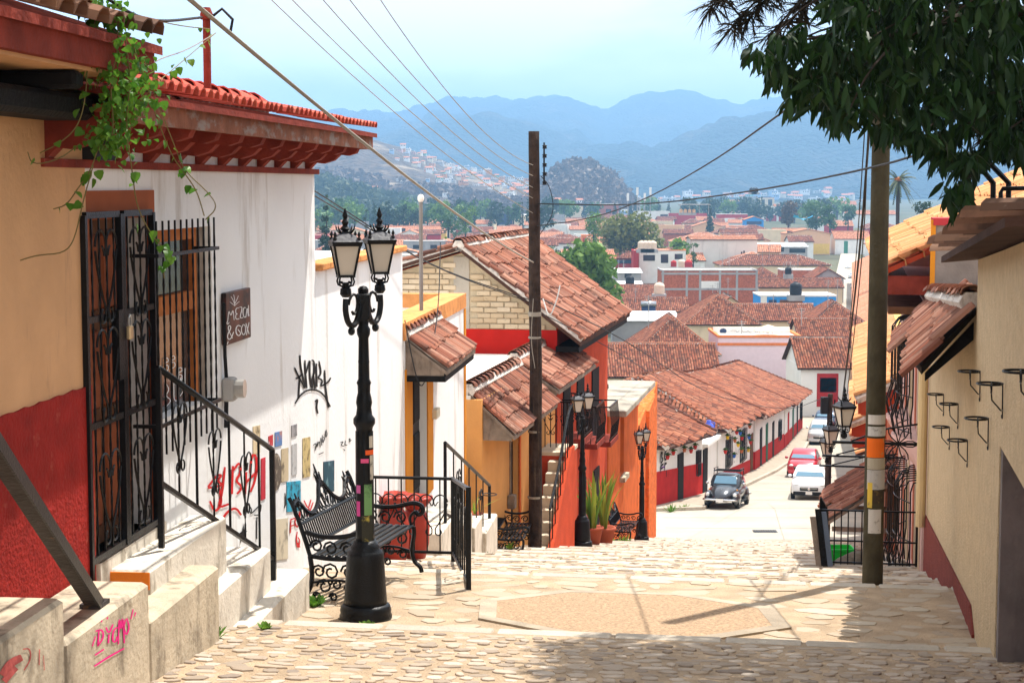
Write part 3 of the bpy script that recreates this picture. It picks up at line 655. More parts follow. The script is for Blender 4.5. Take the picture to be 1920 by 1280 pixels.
# far row
tb('yellow walled house with a long red tile roof under the wooded hill', 718, 836, 436, 5, T_Y, 'gx', TILEF, 2.6, 12, wins=[(745, 760, 428, 436)])
tb('white house with orange tile roof and open porch beside the navy block', 866, 922, 420, 5.5, T_W, 'gx', TILEF, 2, 8, wins=[(872, 884, 424, 436), (890, 902, 424, 436), (906, 916, 424, 436)])
tb('block with a navy upper band and grey wall', 922, 961, 402, 9, T_N, 'flat', depth=8, doors=[(924, 960, 421, 443, T_G)])
tb('cream house with a dark balcony beside the black wooden pole', 961, 1001, 404, 8.5, T_C, 'shed', TIN, .6, 7, wins=[(965, 978, 424, 434), (982, 996, 424, 434)])
tb('long grey block wall house behind the cables', 1018, 1058, 403, 8, T_G, 'flat', depth=8)
tb('small red house with steep tile roof beside the grey block house', 1062, 1098, 420, 5, T_R, 'gx', TILEF, 2.6, 8)
tb('long cream hall with flat roof behind the town trees', 1040, 1102, 388, 9, T_C, 'flat', depth=12)
tb('brick tower house with a white top box', 1120, 1160, 383, 12, T_BR, 'flat', depth=9, cope=T_W, wins=[(1136, 1146, 392, 400)])
tb('grey and white house with a glass block stair window', 1190, 1256, 397, 9, T_W, 'flat', depth=10, wins=[(1238, 1252, 402, 419), (1200, 1208, 402, 414)])
tb('long plain red wall house under a pergola', 1256, 1326, 401, 8.5, T_R, 'flat', depth=9)
tb('dark red terrace house with a white parapet', 1346, 1402, 402, 8, T_R, 'flat', depth=9, cope=T_W)
tb('white box house beside the blue tarpaulin roof', 1430, 1478, 388, 10, T_W, 'flat', depth=9, doors=[(1436, 1456, 403, 416, T_R), (1460, 1476, 403, 416, T_R)])
tb('grey upper storey with a small window and black roof tanks', 1391, 1421, 369, 13, T_G, 'flat', depth=8, wins=[(1394, 1402, 374, 381)])
tb('cream upper storey with tall openings beside the grey storey', 1421, 1452, 371, 12.5, T_C, 'flat', depth=8, wins=[(1428, 1434, 374, 385), (1440, 1448, 374, 385)], cope=T_R)
tb('pink terrace with dark awning below the grey storey', 1367, 1391, 375, 12, T_P, 'flat', depth=8, doors=[(1369, 1391, 378, 383, T_N)])
tb('orange tiled house with a red gutter behind the blue tarpaulin', 1452, 1522, 389, 8, T_P, 'gx', TILEF, 2.5, 9)
tb('white two storey house with steep orange roof below the palm', 1558, 1606, 384, 9, T_W, 'gx', TILEF, 3, 9, wins=[(1562, 1568, 392, 404), (1575, 1583, 388, 396)])
tb('low house with orange roof left of the white two storey house', 1530, 1566, 416, 5, T_W, 'gx', TILEF, 2.6, 9)
tb('long house with orange roof in front of the white two storey house', 1552, 1600, 424, 5, T_R, 'gx', TILEF, 2.6, 10)
tb('green trimmed house with orange roof along the far street', 1586, 1680, 402, 8, T_W, 'gx', TILEF, 2.2, 10, wins=[(1590, 1598, 407, 416)])
tb('pale corner house with wide orange roof along the far street', 1566, 1632, 448, 5.5, T_W, 'gx', TILEF, 2.6, 12, doors=[(1582, 1590, 452, 476, pm('town_green', (.06, .22, .14), bump=0))])
tb('white house with dark red tiles left of the wooden lamp mast', 700, 745, 418, 6, T_W, 'gx', TILEF, 1.6, 8)
tb('small house with red awning left of the black wooden pole', 836, 868, 428, 6, T_G, 'flat', depth=6, doors=[(838, 866, 431, 437, T_R)])
# middle rows
tb('brick walled house with a brown tile roof beside the blue pipe', 1246, 1300, 438, 5, T_BR, 'gx', TILE, 1.6, 8)
tb('pink gabled house with an orange roof near the red walls', 1300, 1352, 424, 6.5, T_P, 'gy', TILEF, 2, 9)
tb('blue gabled house with a dark balcony', 1396, 1432, 412, 8, T_B, 'gy', TILEF, 1.6, 8, doors=[(1400, 1428, 415, 421, T_N)])
tb('beige house with brown tile roof above the big pale wall', 1352, 1420, 436, 7, T_P, 'gx', TILE, 1.2, 8)
tb('big windowless pale wall building with two slit windows', 1297, 1420, 449, 10, T_WALL, 'gx', TILEF, .7, 14, wins=[(1389, 1392, 472, 486), (1393.5, 1396.5, 470, 484)])
tb('low beige wall house left of the peach gabled house', 1424, 1474, 432, 7, T_C, 'flat', depth=8)
tb('peach gabled house with a yellow lower storey', 1472, 1557, 438, 7.5, T_P, 'gy', TILEF, 1.7, 10, wins=[(1476, 1486, 433, 437)], doors=[(1506, 1555, 457, 476, T_Y)])
tb('grey shed house with a slanting tin roof', 1420, 1514, 462, 5.5, T_G, 'shed', TIN, 1, 8, wins=[(1452, 1470, 462, 472), (1480, 1510, 466, 474)])
tb('orange and red stacked house among the green trees', 1091, 1138, 442, 8, T_O, 'flat', depth=7, cope=T_O, doors=[(1093, 1112, 446, 458, T_R), (1091, 1138, 462, 466, T_W)])
tb('cream house behind the leafy tree with dark openings', 1024, 1092, 449, 6, T_Y, 'hip', TILE, 1.6, 9, wins=[(1056, 1068, 455, 468), (1072, 1078, 455, 468)])
tb('low house with a red wall under a square brown tile roof', 1141, 1192, 484, 4.2, T_R, 'gx', TILE, 2, 8, doors=[(1150, 1186, 487, 494, T_N)])
tb('white house with three dark windows and sloping red coping', 1197, 1286, 470, 8, T_W, 'flat', depth=8, cope=T_O, wins=[(1206, 1228, 478, 489), (1239, 1253, 477, 493), (1265, 1280, 476, 486)], doors=[(1197, 1198.5, 470, 510, T_R)])
tb('dark red tower beside the white house with three windows', 1188, 1197, 471, 8, T_R, 'flat', depth=8)
tb('small grey shed with white sheet roof', 1152, 1202, 511, 4, T_G, 'shed', TIN, .7, 7, wins=[(1171, 1184, 513, 521)])
tb('low white roofed shack beside the black water tank', 1160, 1204, 534, 3, T_W, 'shed', TIN, .5, 6)
tb('large house with wide brown tile hip roof near the far street', 1352, 1556, 497, 4.5, T_C, 'hip', TILE, 2.2, 14)
tb('small pink roofed house in front of the big pale wall', 1344, 1398, 517, 4.5, T_C, 'gx', TIN, 1, 7, wins=[(1350, 1360, 520, 525), (1376, 1386, 519, 524)])
tb('house with hip roof of brown tiles right of the brick frame', 1398, 1470, 525, 4, T_C, 'hip', TILE, 2.4, 9)
tb('grey gabled house with brown tile roof beside the far street', 1524, 1582, 522, 5, T_G, 'gy', TILE, 2.0, 10)
tb('brick shed under a white sheet roof beside the grey gable', 1466, 1536, 507, 5, T_BR, 'flat', depth=6, cope=T_W)
# brick bay building with concrete frame
t, Y = tb('unfinished two storey brick building with grey concrete frame', 1240, 1420, 508, 7.5, T_BR, 'flat', depth=9, cope=T_G)
M = MW[t.name]
def onfront(t, Y, px, py): p = at(px, py, Y); q = MW[t.name].inverted() @ p; return q.x, q.z
for px in (1243, 1288, 1313, 1350, 1382, 1419): x, z = onfront(t, Y, px, 508); m = MB(M); m.box((x-.22, -.07, .3), (x+.22, .05, z)); m.build('column', T_G, t)
for py in (513, 542): x0, z = onfront(t, Y, 1240, py); x1, _ = onfront(t, Y, 1420, py); m = MB(M); m.box((x0, -.1, z-.2), (x1, .02, z+.2)); m.build('beam', T_G, t)
x0, z0 = onfront(t, Y, 1314, 540); x1, z1 = onfront(t, Y, 1349, 527); m = MB(M); m.box((x0, -.04, z0), (x1, .02, z1)); m.build('panel', T_W, t)
tb('low house with brown tile roof below the green trees', 1152, 1242, 556, 3.6, T_C, 'gx', TILE, 1.9, 9)
tb('wide house with ridged brown tile roof behind the solar heater', 1160, 1290, 583, 3.8, T_C, 'gx', TILE, 1.8, 9)
tb('house with a tall brown hip roof in front of the brick frame', 1285, 1424, 607, 4, T_C, 'hip', TILE, 3.6, 13)
tb('small gabled tile roof house between the brick frame and the blue house', 1337, 1402, 580, 4.6, T_C, 'gy', TILE, 1.9, 8)
t, Y = tb('bright blue flat roofed house with dark openings', 1426, 1568, 556, 5, T_B, 'flat', depth=9, cope=T_W, doors=[(1441, 1456, 562, 578, T_N), (1462, 1505, 562, 578, WOOD), (1426, 1438, 556, 580, T_W)])
tb('house with brown tile roof right of the blue house', 1424, 1580, 538, 3.6, T_C, 'gx', TILE, 1.6, 8)
tb('long house with brown tile roof in front of the blue house', 1380, 1530, 600, 4, T_C, 'gx', TILE, 1.9, 9)
tb('house with pointed brown hip roof beside the street bend', 1512, 1640, 618, 4.2, T_C, 'hip', TILE, 3.2, 12)
tb('house with smooth brown tile slope behind the lilac building', 1505, 1600, 648, 4, T_C, 'gx', TILE, 2.6, 10)
tb('grey block yard house with a rusty sheet roof', 1150, 1270, 600, 4, T_G, 'shed', TIN, .8, 6)
tb('house with broad brown hip roof left of the lilac building', 1190, 1345, 664, 3.6, T_C, 'hip', TILE, 3.6, 13)
t, Y = tb('pale lilac building with two orange bands and a flat roof', 1347, 1501, 633, 5.2, T_L, 'flat', depth=9, cope=T_O)
x0, z = onfront(t, Y, 1347, 645); x1, _ = onfront(t, Y, 1501, 645); m = MB(MW[t.name]); m.box((x0-.1, -.08, z-.14), (x1+.1, .0, z+.14)); m.build('band', T_O, t)
LIL = (t, Y)
x, z = onfront(t, Y, 1482, 676); l_ = thing('wall_lantern', 'small dark lantern fixed to the lilac wall', 'lantern', tuple(MW[t.name] @ Vector((x, -.02, z-.3)))); m = MB(MW[l_.name]); m.box((-.03, -.3, .35), (.03, .0, .4)); m.build('bracket', IRON, l_); m = MB(MW[l_.name]); m.lathe([(.06, 0), (.16, .35), (.05, .5), (.01, .6)], 6, (0, -.3, 0)); m.build('lamp_head', IRON, l_)
# roof sign of the lilac building
p0, p1 = at(1337, 640, Y+5), at(1481, 613, Y+5); s = thing('roof_sign', 'long white rooftop sign board with faint lettering and a round red figure', 'sign', ((p0.x+p1.x)/2, Y+5, p0.z)); M = MW[s.name]; w = (p1.x-p0.x)/2; hh = p1.z-p0.z
m = MB(M); m.box((-w, 0, 0), (w, .2, hh)); m.build('board', T_W, s)
m = MB(M); m.box((-w, -.01, -.3), (w, .15, .0)); m.build('base', T_R, s)
rs = random.Random(5)
for row in (.7, .3):
    x = -w*.55
    while x < w*.35:
        L_ = rs.uniform(.5, 1.3); ribbons([[(x+L_*k/7, hh*row+rs.uniform(-.14, .14)) for k in range(8)]], .07, lambda a, b: tuple(M @ Vector((a, -.015, b))), 'lettering', T_G, s); x += L_+.25
vm = pm('violet_print', (.25, .12, .4), bump=0); m = MB(M); m.tube([(w*.47+.3*math.cos(a), -.02, hh*.6+.3*math.sin(a)) for a in np.linspace(0, 6.28, 15)], .05, 5); m.bar((w*.47-.2, -.02, hh*.6-.2), (w*.47-.5, -.02, hh*.6-.5), .08); m.build('emblem', vm, s)
m = MB(M); m.ell((-w*.74, -.02, hh*.35), (.42, .04, .5)); m.build('emblem', T_R, s); m = MB(M); m.ell((-w*.74, -.03, hh*.72), (.38, .05, .3)); m.build('emblem', T_N, s)
tb('white gatehouse with a red gate under a brown tile roof', 1502, 1592, 688, 4.4, T_W, 'gx', TILE, 2.2, 8, doors=[(1531, 1572, 700, 762, T_R), (1537, 1568, 708, 735, T_N)])
tb('long low house with brown tile roof behind the corner house', 1128, 1346, 704, 3.6, T_C, 'gx', TILE, 2.3, 10)
# right side of the far street
for k, (Y0, Y1, hh, col, nm) in enumerate(((64, 84, 4.2, T_P, 'peach'), (84, 112, 4.4, T_R, 'red'), (112, 150, 4.2, T_W, 'white'), (150, 200, 4.6, T_P, 'dusty peach'), (200, 262, 4.4, T_Y, 'yellow'), (262, 340, 4.6, T_R, 'dark red'), (340, 430, 5, T_C, 'cream'))):
    u0, u1 = FR.u(Y0), FR.u(Y1); z1 = zs(20, (Y0+Y1)/2)+hh; zb = zs(20, Y1)-.5
    t = thing('street_house', nm+' house with orange tile roof facing the far street', 'house', tuple(FR.P((u0+u1)/2, -.2, zb))); m = MB(FR.M); m.box((u0+.05, -7, zb), (u1-.05, 0, z1)); m.build('wall', col, t)
    m = MB(FR.M); m.box((u0+.06, -.05, zb), (u1-.06, .03, zs(20, (Y0+Y1)/2)+.9)); m.build('dado', T_R if col is not T_R else T_W, t)
    pl = [FR.P(u0, .7, z1-.25), FR.P(u1, .7, z1-.25), FR.P(u1, -3.6, z1+1.7), FR.P(u0, -3.6, z1+1.7)]; sb = slab(pl, .1, 'roof', UNDER, t); tiles_on(sb, pl, TILEO if k < 4 else TILEF, .24 if k < 3 else .4, .4 if k < 3 else .7, seg=3)
    for q in range(3):
        a = u0+(u1-u0)*(q+.3)/3.2; zg = zs(20, Y0+(Y1-Y0)*(q+.3)/3.2); m = MB(FR.M); m.box((a, -.02, zg+.1), (a+1.1, .05, zg+2.3)); m.build('door', WOOD, t)
# left side of the far street, beyond the white block
for k, (Y0, Y1, hh, col, nm) in enumerate(((160, 196, 3.4, T_W, 'white'), (200, 260, 4.4, T_C, 'cream'))):
    p0, p1 = Vector((XL(Y0)-.3, Y0, 0)), Vector((XL(Y1)-.3, Y1, 0)); 
# -- water tanks, solar heater and other roof things
BT = pm('black_tank_plastic', (.02, .021, .024), rough=.5, bump=0); CT = pm('cream_tank_plastic', (.72, .55, .42), rough=.6, bump=0, var=.05)
def tank(px, py, hpx, Y, mat, label, group=None):
    p = at(px, py, Y); h = hpx/F*Y; r = h*.45; t = thing('water_tank', label, 'water tank', tuple(p), 0, group); M = MW[t.name]
    m = MB(M); prof = [(r*.96, 0), (r, h*.08)]
    for k in range(5): prof += [(r, h*(.1+.13*k)), (r*1.04, h*(.14+.13*k)), (r, h*(.18+.13*k))]
    prof += [(r*.95, h*.8), (r*.6, h*.92), (r*.3, h*.95)]; m.lathe(prof, 14); m.build('tank', mat, t, True); m = MB(M); m.lathe([(r*.32, h*.94), (r*.32, h), (r*.05, h*1.02)], 10); m.build('lid', mat, t)
    m = MB(M); m.box((-r*1.3, -r*1.3, -.9), (r*1.3, r*1.3, .0)); m.build('plinth', T_G, t)
tank(1492, 553, 25, 284, BT, 'large black water tank on the roof of the blue house'); tank(1181, 534, 18, 330, BT, 'black water tank behind the white roofed shack')
tank(1236, 551, 22, 275, CT, 'cream water tank left of the brick frame building'); tank(1478, 514, 14, 345, BT, 'black water tank beside the brick shed')
tank(1263, 500, 12, 420, T_R, 'round red tank on the white parapet'); tank(1291, 503, 16, 415, T_R, 'tall red tank beside the round red tank'); tank(1278, 501, 15, 418, CT, 'pale pink tank between two red tanks')
for i, px in enumerate((1203, 1210, 1217, 1224)): tank(px, 467, 16, 425, CT, 'cream water tank in a row on the house with three windows', 'row of cream roof tanks')
for i, px in enumerate((1409, 1413.5, 1418)): tank(px, 361, 9, 800, BT, 'small black tank in a row on the grey upper storey', 'row of black roof tanks')
for i, px in enumerate((1277, 1285, 1293, 1301)): tank(px, 399, 7, 640, T_P, 'small pink tank under the pergola', 'pink tanks under the pergola')
Yh = 246; p = at(1216, 582, Yh); t = thing('solar_heater', 'solar water heater with a steel drum on the grey parapet', 'water heater', tuple(p)); M = MW[t.name]; m = MB(M); m.tube([(-1.1, 0, .95), (1.1, 0, .95)], .42, 10); m.build('drum', pm('steel', (.45, .46, .48), rough=.3, metal=.8, bump=0), t, True)
for x in (-.8, .8): m = MB(M); m.bar((x, 0, -1.5), (x, 0, .6), .09); m.build('leg', T_G, t)
m = MB(M); m.hexa([(-1, -.9, -.3), (1, -.9, -.3), (1, .1, .7), (-1, .1, .7), (-1, -.95, -.25), (1, -.95, -.25), (1, .05, .75), (-1, .05, .75)]); m.build('collector', T_N, t)
# pergola, parasol, mast cluster, tarpaulin
p = at(1302, 399, 640); t = thing('pergola', 'grey roof pergola standing above the plain red wall', 'pergola', tuple(p)); M = MW[t.name]
for x in (-5.3, -1.8, 1.8, 5.3): m = MB(M); m.bar((x, 0, -.5), (x, 0, 2.9), .25); m.build('post', T_G, t)
m = MB(M); m.box((-5.8, -2, 2.9), (5.8, 3, 3.2)); m.build('roof', T_G, t)
p = at(1440, 630, LIL[1]+2); t = thing('parasol', 'cream parasol open on the terrace of the lilac building', 'parasol', tuple(p)); M = MW[t.name]; m = MB(M); m.lathe([(1.5, .55), (1.45, .6), (.75, 1.0), (.03, 1.25)], 8); m.build('canopy', T_C, t); m = MB(M); m.tube([(0, 0, -1), (0, 0, 1.1)], .04); m.build('pole', T_G, t)
p = at(1195, 398, 900)
for k, dx in enumerate((-5, 0, 4, 7)):
    t = thing('antenna_mast', 'pale telephone mast in a cluster above the town roofs', 'mast', (p.x+dx, 900+k, p.z), 0, 'cluster of telephone masts'); m = MB(MW[t.name]); h = 10+3*(k % 2); m.tube([(0, 0, -8), (0, 0, h)], .25); m.build('pole', T_G, t)
    m = MB(MW[t.name]); m.box((-.6, -.3, h-4), (.6, .3, h)); m.build('panel_antenna', T_W, t)
p = at(1507, 414, 560); m = MB(); V = []
for j in range(5):
    for i in range(7): V.append((p.x-3+6*i/6, 560+j*.8, p.z+.3+2.0*abs(i-3.2)/4*(1-.1*j)+.25*math.sin(i*2+j)))
m.add(V, [(j*7+i, j*7+i+1, (j+1)*7+i+1, (j+1)*7+i) for j in range(4) for i in range(6)]); m.add([(v[0], v[1], v[2]-.05) for v in V], []); solo(m, 'tarpaulin', pm('blue_tarpaulin', (.05, .42, .72), rough=.5, bump=0), 'bright blue tarpaulin stretched over a roof beside the orange tiled house', 'tarpaulin', (p.x, 560, p.z))
# ================================================================== left side: upper houses
def uL(px, w=0.0): return FL.on(px, 600, w)[0]
def zL(px, py, w=0.0): return FL.on(px, py, w)[1]
def convL(px, py, w=-.007): u, z = FL.on(px, py, w); return tuple(FL.P(u, w, z))
def spiral(c, r, a0, turns, sgn=1, n=14):
    return [(c[0]+r*(1-.8*k/n)*math.cos(a0+sgn*turns*2*math.pi*k/n), c[1]+r*(1-.8*k/n)*math.sin(a0+sgn*turns*2*math.pi*k/n)) for k in range(n+1)]
def heart(mb, to3, c, s, r=.006):
    """wrought iron heart scroll: two mirrored strips curling in at both ends"""
    for m in (-1, 1):
        top = [(m*x, z) for x, z in spiral((s*.24, s*.42), s*.24, math.pi*.0, 1.15, -1)]
        top = [(m*abs(p[0]) if i < 2 else p[0], p[1]) for i, p in enumerate(top)]
        up = [(m*s*.24+m*s*.24*math.cos(a), s*.42+s*.24*math.sin(a)) for a in np.linspace(0, math.pi*1.25, 9)]
        up = up + [(m*s*.1, s*.36), (m*s*.17, s*.42)]
        lo = [(m*s*.47, s*.36), (m*s*.40, s*.1), (m*s*.2, -s*.3), (m*s*.05, -s*.5), (m*s*.06, -s*.6)] + [(m*s*.16+m*s*.11*math.cos(a), -s*.62+s*.11*math.sin(a)) for a in np.linspace(math.pi, math.pi*2.4, 7)]
        for pts in (up, lo): mb.tube([to3(c[0]+x, c[1]+z) for x, z in smooth2(pts, 1)], r, 4)
def twist_bar(mb, p, q, w=.013):
    p, q = Vector(p), Vector(q); n = max(4, int((q-p).length/.06)); t = (q-p).normalized(); a = t.orthogonal().normalized(); b = t.cross(a); rings = []
    for k in range(n+1):
        c = p.lerp(q, k/n); th = k*.8 if 2 < k < n-2 else 0
        rings.append([tuple(c+(a*math.cos(th+j*math.pi/2)+b*math.sin(th+j*math.pi/2))*w*.72) for j in range(4)])
    mb.loft(rings)
# -- peach house
ua, ub = 6.0, uL(157); zd = -1.24
t = thing('peach_house', 'peach plaster house with a deep red dado and dark tiled eaves', 'house', tuple(FL.P(8, 0, -2.4))); PEACHH = t
m = MB(FL.M); m.box((ua, -.03, zd), (ub-.004, 5, .9)); m.build('wall', PEACH, t)
m = MB(FL.M); m.prism([(ua, -4), (ub-.004, -4)]+[(ub-.004-(ub-.004-ua)*k/60, zd+.004*math.sin(k*1.9)+random.uniform(-.003, .003)-.03*(k/60-.5)) for k in range(61)], 1, -.045, 5); m.build('dado', REDW, t)
e0, e1 = 5.6, FL.u(10.12, -.55)
pl = [FL.P(e0, -.62, .80), FL.P(e1, -.62, .80), FL.P(e1, 2.4, 1.75), FL.P(e0, 2.4, 1.75)]
rf = slab(pl, .05, 'roof', DARKRED, t); tiles_on(rf, [p+Vector((0, 0, .01)) for p in pl], TILES, .25, .42, indiv=True, limit=150)
m = MB(FL.M); m.box((e0, -.58, .62), (e1-.03, -.52, .79)); m.build('fascia', DARKRED, rf)
m = MB(FL.M); m.box((e0, -.52, .60), (e1-.03, -.03, .64)); m.build('soffit', PEACH, rf)
m = MB(FL.M); m.cbox((5.8, -.34, .36), (FL.u(9.9, -.3)-.12, -.04, .50), .03); m.build('beam', BLACKW, t)
m = MB(FL.M); m.cbox((ub-.42, -.2, .24), (ub+.35, -.03, .38), .02); m.build('beam', BLACKW, t)
for k in range(3): m = MB(FL.M); x = 6.6+k*1.25; m.cbox((x, -.5, .50), (x+.14, -.04, .595), .02); m.build('rafter', BLACKW, t)
# -- white house with gate
u0, u1 = ub, uL(592)
W1 = thing('white_corner_house', 'tall white plaster house with red tiled eaves and carved red brackets', 'house', tuple(FL.P((u0+u1)/2, 0, -3.6)))
du0, du1 = uL(166), uL(284); zdt = zL(225, 408); zsill = -2.36
wu0, wu1 = uL(297), uL(398); wz1 = zL(345, 428); wz0 = zL(345, 768)
m = MB(FL.M); m.holes(u0, u1, -4.6, .42, [(du0, du1, zsill, zdt), (wu0, wu1, wz0, wz1)], 0, .3); m.box((u0, .31, -4.6), (u1-.01, 4.5, .42)); m.build('wall', WHITE, W1)
m = MB(FL.M); m.holes(u0+.004, uL(290), -2.62, zL(220, 357), [(du0+.006, du1-.006, -2.7, zdt-.006)], -.014, .02); m.build('door_surround', RUST, W1)
m = MB(FL.M); m.box((du0, .16, zsill), (du1, .22, zdt)); dr = m.build('door', WOOD, W1)
for i in range(2):
    for j, (a, b) in enumerate(((.06, .36), (.42, .66), (.72, .95))):
        x0 = du0+(du1-du0)*(.06+.48*i); x1 = x0+(du1-du0)*.40; z0_, z1_ = zsill+(zdt-zsill)*a, zsill+(zdt-zsill)*b; m = MB(FL.M); m.cbox((x0, .135, z0_), (x1, .17, z1_), .015); m.build('door_panel', RUST, dr)
m = MB(FL.M); m.box((du0-.02, -.05, zsill-.3), (du1+.1, .16, zsill)); m.build('door_sill', CONCW, W1)
OWOOD = pm('orange_varnished_wood', (.40, .13, .035), var=.2, scale=6, bump=.15)
fr = MB(FL.M); f = .09
for a, b, c, d in ((wu0, wu1, wz1-f, wz1), (wu0, wu0+f, wz0, wz1-f), (wu1-.3, wu1-.2, wz0, wz1-f), (wu0+f, wu1-.3, wz1-.62, wz1-.48)): fr.box((a+.002, .06, c), (b-.002, .14, d-.002))
wo = fr.build('window', OWOOD, W1)
m = MB(FL.M); m.box((wu0+f, .11, wz0), (wu1-.3, .12, wz1-.62)); m.build('pane', glassmat('shop_glass', (.05, .055, .06), .12), wo)
m = MB(FL.M); m.box((wu0+f, .11, wz1-.48), (wu1-.3, .12, wz1-f)); m.build('pane', GLASS, wo)
m = MB(FL.M); m.box((wu1-.2, .05, wz0), (wu1-.002, .2, wz1)); m.build('shutter', WOODG, wo)
GW = pm('chalk_white_paint', (.75, .75, .75), bump=0)
def wtext(px, py, s):
    return [[(px+x*s, py+y*s) for x, y in st] for st in ([(0, 0), (0, 18), (0, 30)], [(0, 0), (6, -2), (8, 6), (0, 9)], [(0, 14), (7, 13), (8, 24), (0, 28)])]
ribbons(wtext(309, 672, .9)+wtext(322, 668, .8)+wtext(335, 690, .9)+[[(312, 720), (318, 730), (310, 742), (322, 750), (312, 762)], [(326, 716), (326, 752), (334, 750)], [(340, 706), (336, 724), (346, 730), (338, 742)], [(347, 690), (347, 730)]], 1.6, lambda a, b: convL(a, b, .1), 'lettering', GW, wo)
# eaves of the white house
v0, v1 = FL.u(9.7, -.55), FL.u(17.05, -.55)
pl = [FL.P(v0, -.62, .50), FL.P(v1, -.62, .50), FL.P(v1, .55, .72), FL.P(v0, .55, .72)]
rf = slab(pl, .04, 'roof', DARKRED, W1); tiles_on(rf, [p+Vector((0, 0, .01)) for p in pl], TILER, .165, .37, indiv=True, limit=240, jit=.4)
pl2 = [FL.P(v1, 3.2, .30), FL.P(v0, 3.2, .30), FL.P(v0, .56, .72), FL.P(v1, .56, .72)]; slab(pl2, .04, 'rear_roof', TILER, W1)
caps(rf, FL.P(v0, .55, .74), FL.P(v1, .55, .74), TILER, .2, .36, True)
m = MB(FL.M); m.box((v0, -.58, .345), (v1-.02, -.54, .475)); m.build('fascia', WOODW, rf)
m = MB(FL.M); m.box((v1-.06, -.535, .345), (v1-.02, .0, .47)); m.build('bargeboard', WOODW, rf)
m = MB(FL.M); m.box((v0, -.53, .41), (v1-.06, -.0, .45)); m.build('soffit', RUST, rf)
prof = [(-.53, .36), (-.50, .30), (-.42, .275), (-.34, .285), (-.28, .23), (-.18, .20), (-.10, .21), (-.04, .15), (-.002, .15), (-.002, .41), (-.53, .41)]
k = v0+.12; BRK = None
while k < v1-.1:
    if BRK is None: m = MB(); m.prism(prof, 0, -.055, .055); o = m.build('bracket', DARKRED, W1); BRK = o.data; bpy.data.objects.remove(o); BRK.transform(MW[W1.name])
    inst('bracket', BRK, W1, FL.M @ Matrix.Translation((k, 0, 0))); k += .62
m = MB(FL.M); m.box((v0, -.05, .10), (v1-.07, -.003, .15)); m.build('wall_plate', DARKRED, W1)
m = MB(FL.M); m.box((uL(167, -.05), -.12, zL(170, 300, -.05)), (uL(203, -.05), -.01, zL(170, 262, -.05))); ll = solo(m, 'floodlight', BLACKP, 'small black floodlight box on the white wall under the vine', 'floodlight', tuple(FL.P(uL(180), -.06, zL(180, 300))))
# red mast on the roof
mx_ = at(389, 150, 13.2); t = thing('roof_mast', 'thin dark red metal mast on the red tiled roof', 'mast', (mx_.x, 13.2, .82)); h = at(389, 22, 13.2).z-.82
m = MB(MW[t.name]); m.tube([(0, 0, -.1), (0, 0, h)], .03, 8); m.build('pole', DARKRED, t); m = MB(MW[t.name]); m.lathe([(.045, h-.06), (.05, h-.02), (.03, h+.03)], 8); m.build('cap', DARKRED, t)
m = MB(MW[t.name]); m.tube([(.03, 0, h-.05), (.12, 0, h+.02), (.2, 0, h-.06), (.18, 0, h-.16)], .012, 5); m.build('cable_loop', BLACKP, t)
# -- iron gate
gw = -.045; ga, gb = uL(160, gw), uL(288, gw); gz1 = zL(220, 401, gw); gz0 = -2.34; gm = uL(229, gw)
G = thing('security_gate', 'black wrought iron security gate closed over the wooden door', 'gate', tuple(FL.P((ga+gb)/2, gw, gz0)))
for x in (ga, gb, gm-.022, gm+.022): m = MB(FL.M); m.box((x-.02, gw-.02, gz0-(.12 if x in (ga, gb) else 0)), (x+.02, gw+.02, gz1)); m.build('stile', IRON, G)
zc = [gz1, zL(170, 600, gw), zL(177, 798, gw), gz0+.02]
for i, z in enumerate(zc): m = MB(FL.M); m.box((ga+.02, gw-.014, z-.02), (gm-.042, gw+.014, z+.02)); m.box((gm+.042, gw-.014, z-.02), (gb-.02, gw+.014, z+.02)); m.build('rail', IRON, G)
for half in ((ga, gm), (gm, gb)):
    for k in range(1, 5):
        x = half[0]+(half[1]-half[0])*k/5; m = MB(FL.M); twist_bar(m, (x, gw, gz0+.03), (x, gw, gz1-.02), .011); m.build('bar', IRON, G)
    xc = (half[0]+half[1])/2
    for z in ((zc[0]+zc[1])/2-.05, (zc[1]+zc[2])/2-.02, (zc[2]+zc[3])/2-.05): m = MB(FL.M); heart(m, lambda a, b: (a, gw-.02, b), (xc, z), .42, .008); m.build('scroll', IRON, G)
m = MB(FL.M); m.box((gm-.15, gw-.03, zc[1]-.42), (gm-.045, gw+.02, zc[1]+.03)); m.build('lock_box', IRON, G)
pk = thing('padlock', 'brass padlock hanging on the iron gate', 'padlock', tuple(FL.P(gm, gw-.05, zc[1]-.17))); m = MB(FL.M); m.cbox((gm-.035, gw-.065, zc[1]-.17), (gm+.035, gw-.035, zc[1]-.08), .008); m.build('body', pm('brass', (.55, .42, .25), rough=.35, metal=.7, bump=0), pk)
m = MB(FL.M); m.tube([(gm-.02, gw-.05, zc[1]-.09), (gm-.02, gw-.05, zc[1]-.03), (gm, gw-.05, zc[1]-.01), (gm+.02, gw-.05, zc[1]-.03), (gm+.02, gw-.05, zc[1]-.09)], .007, 6); m.build('shackle', pm('steel_bright', (.6, .6, .6), rough=.3, metal=.9, bump=0), pk)
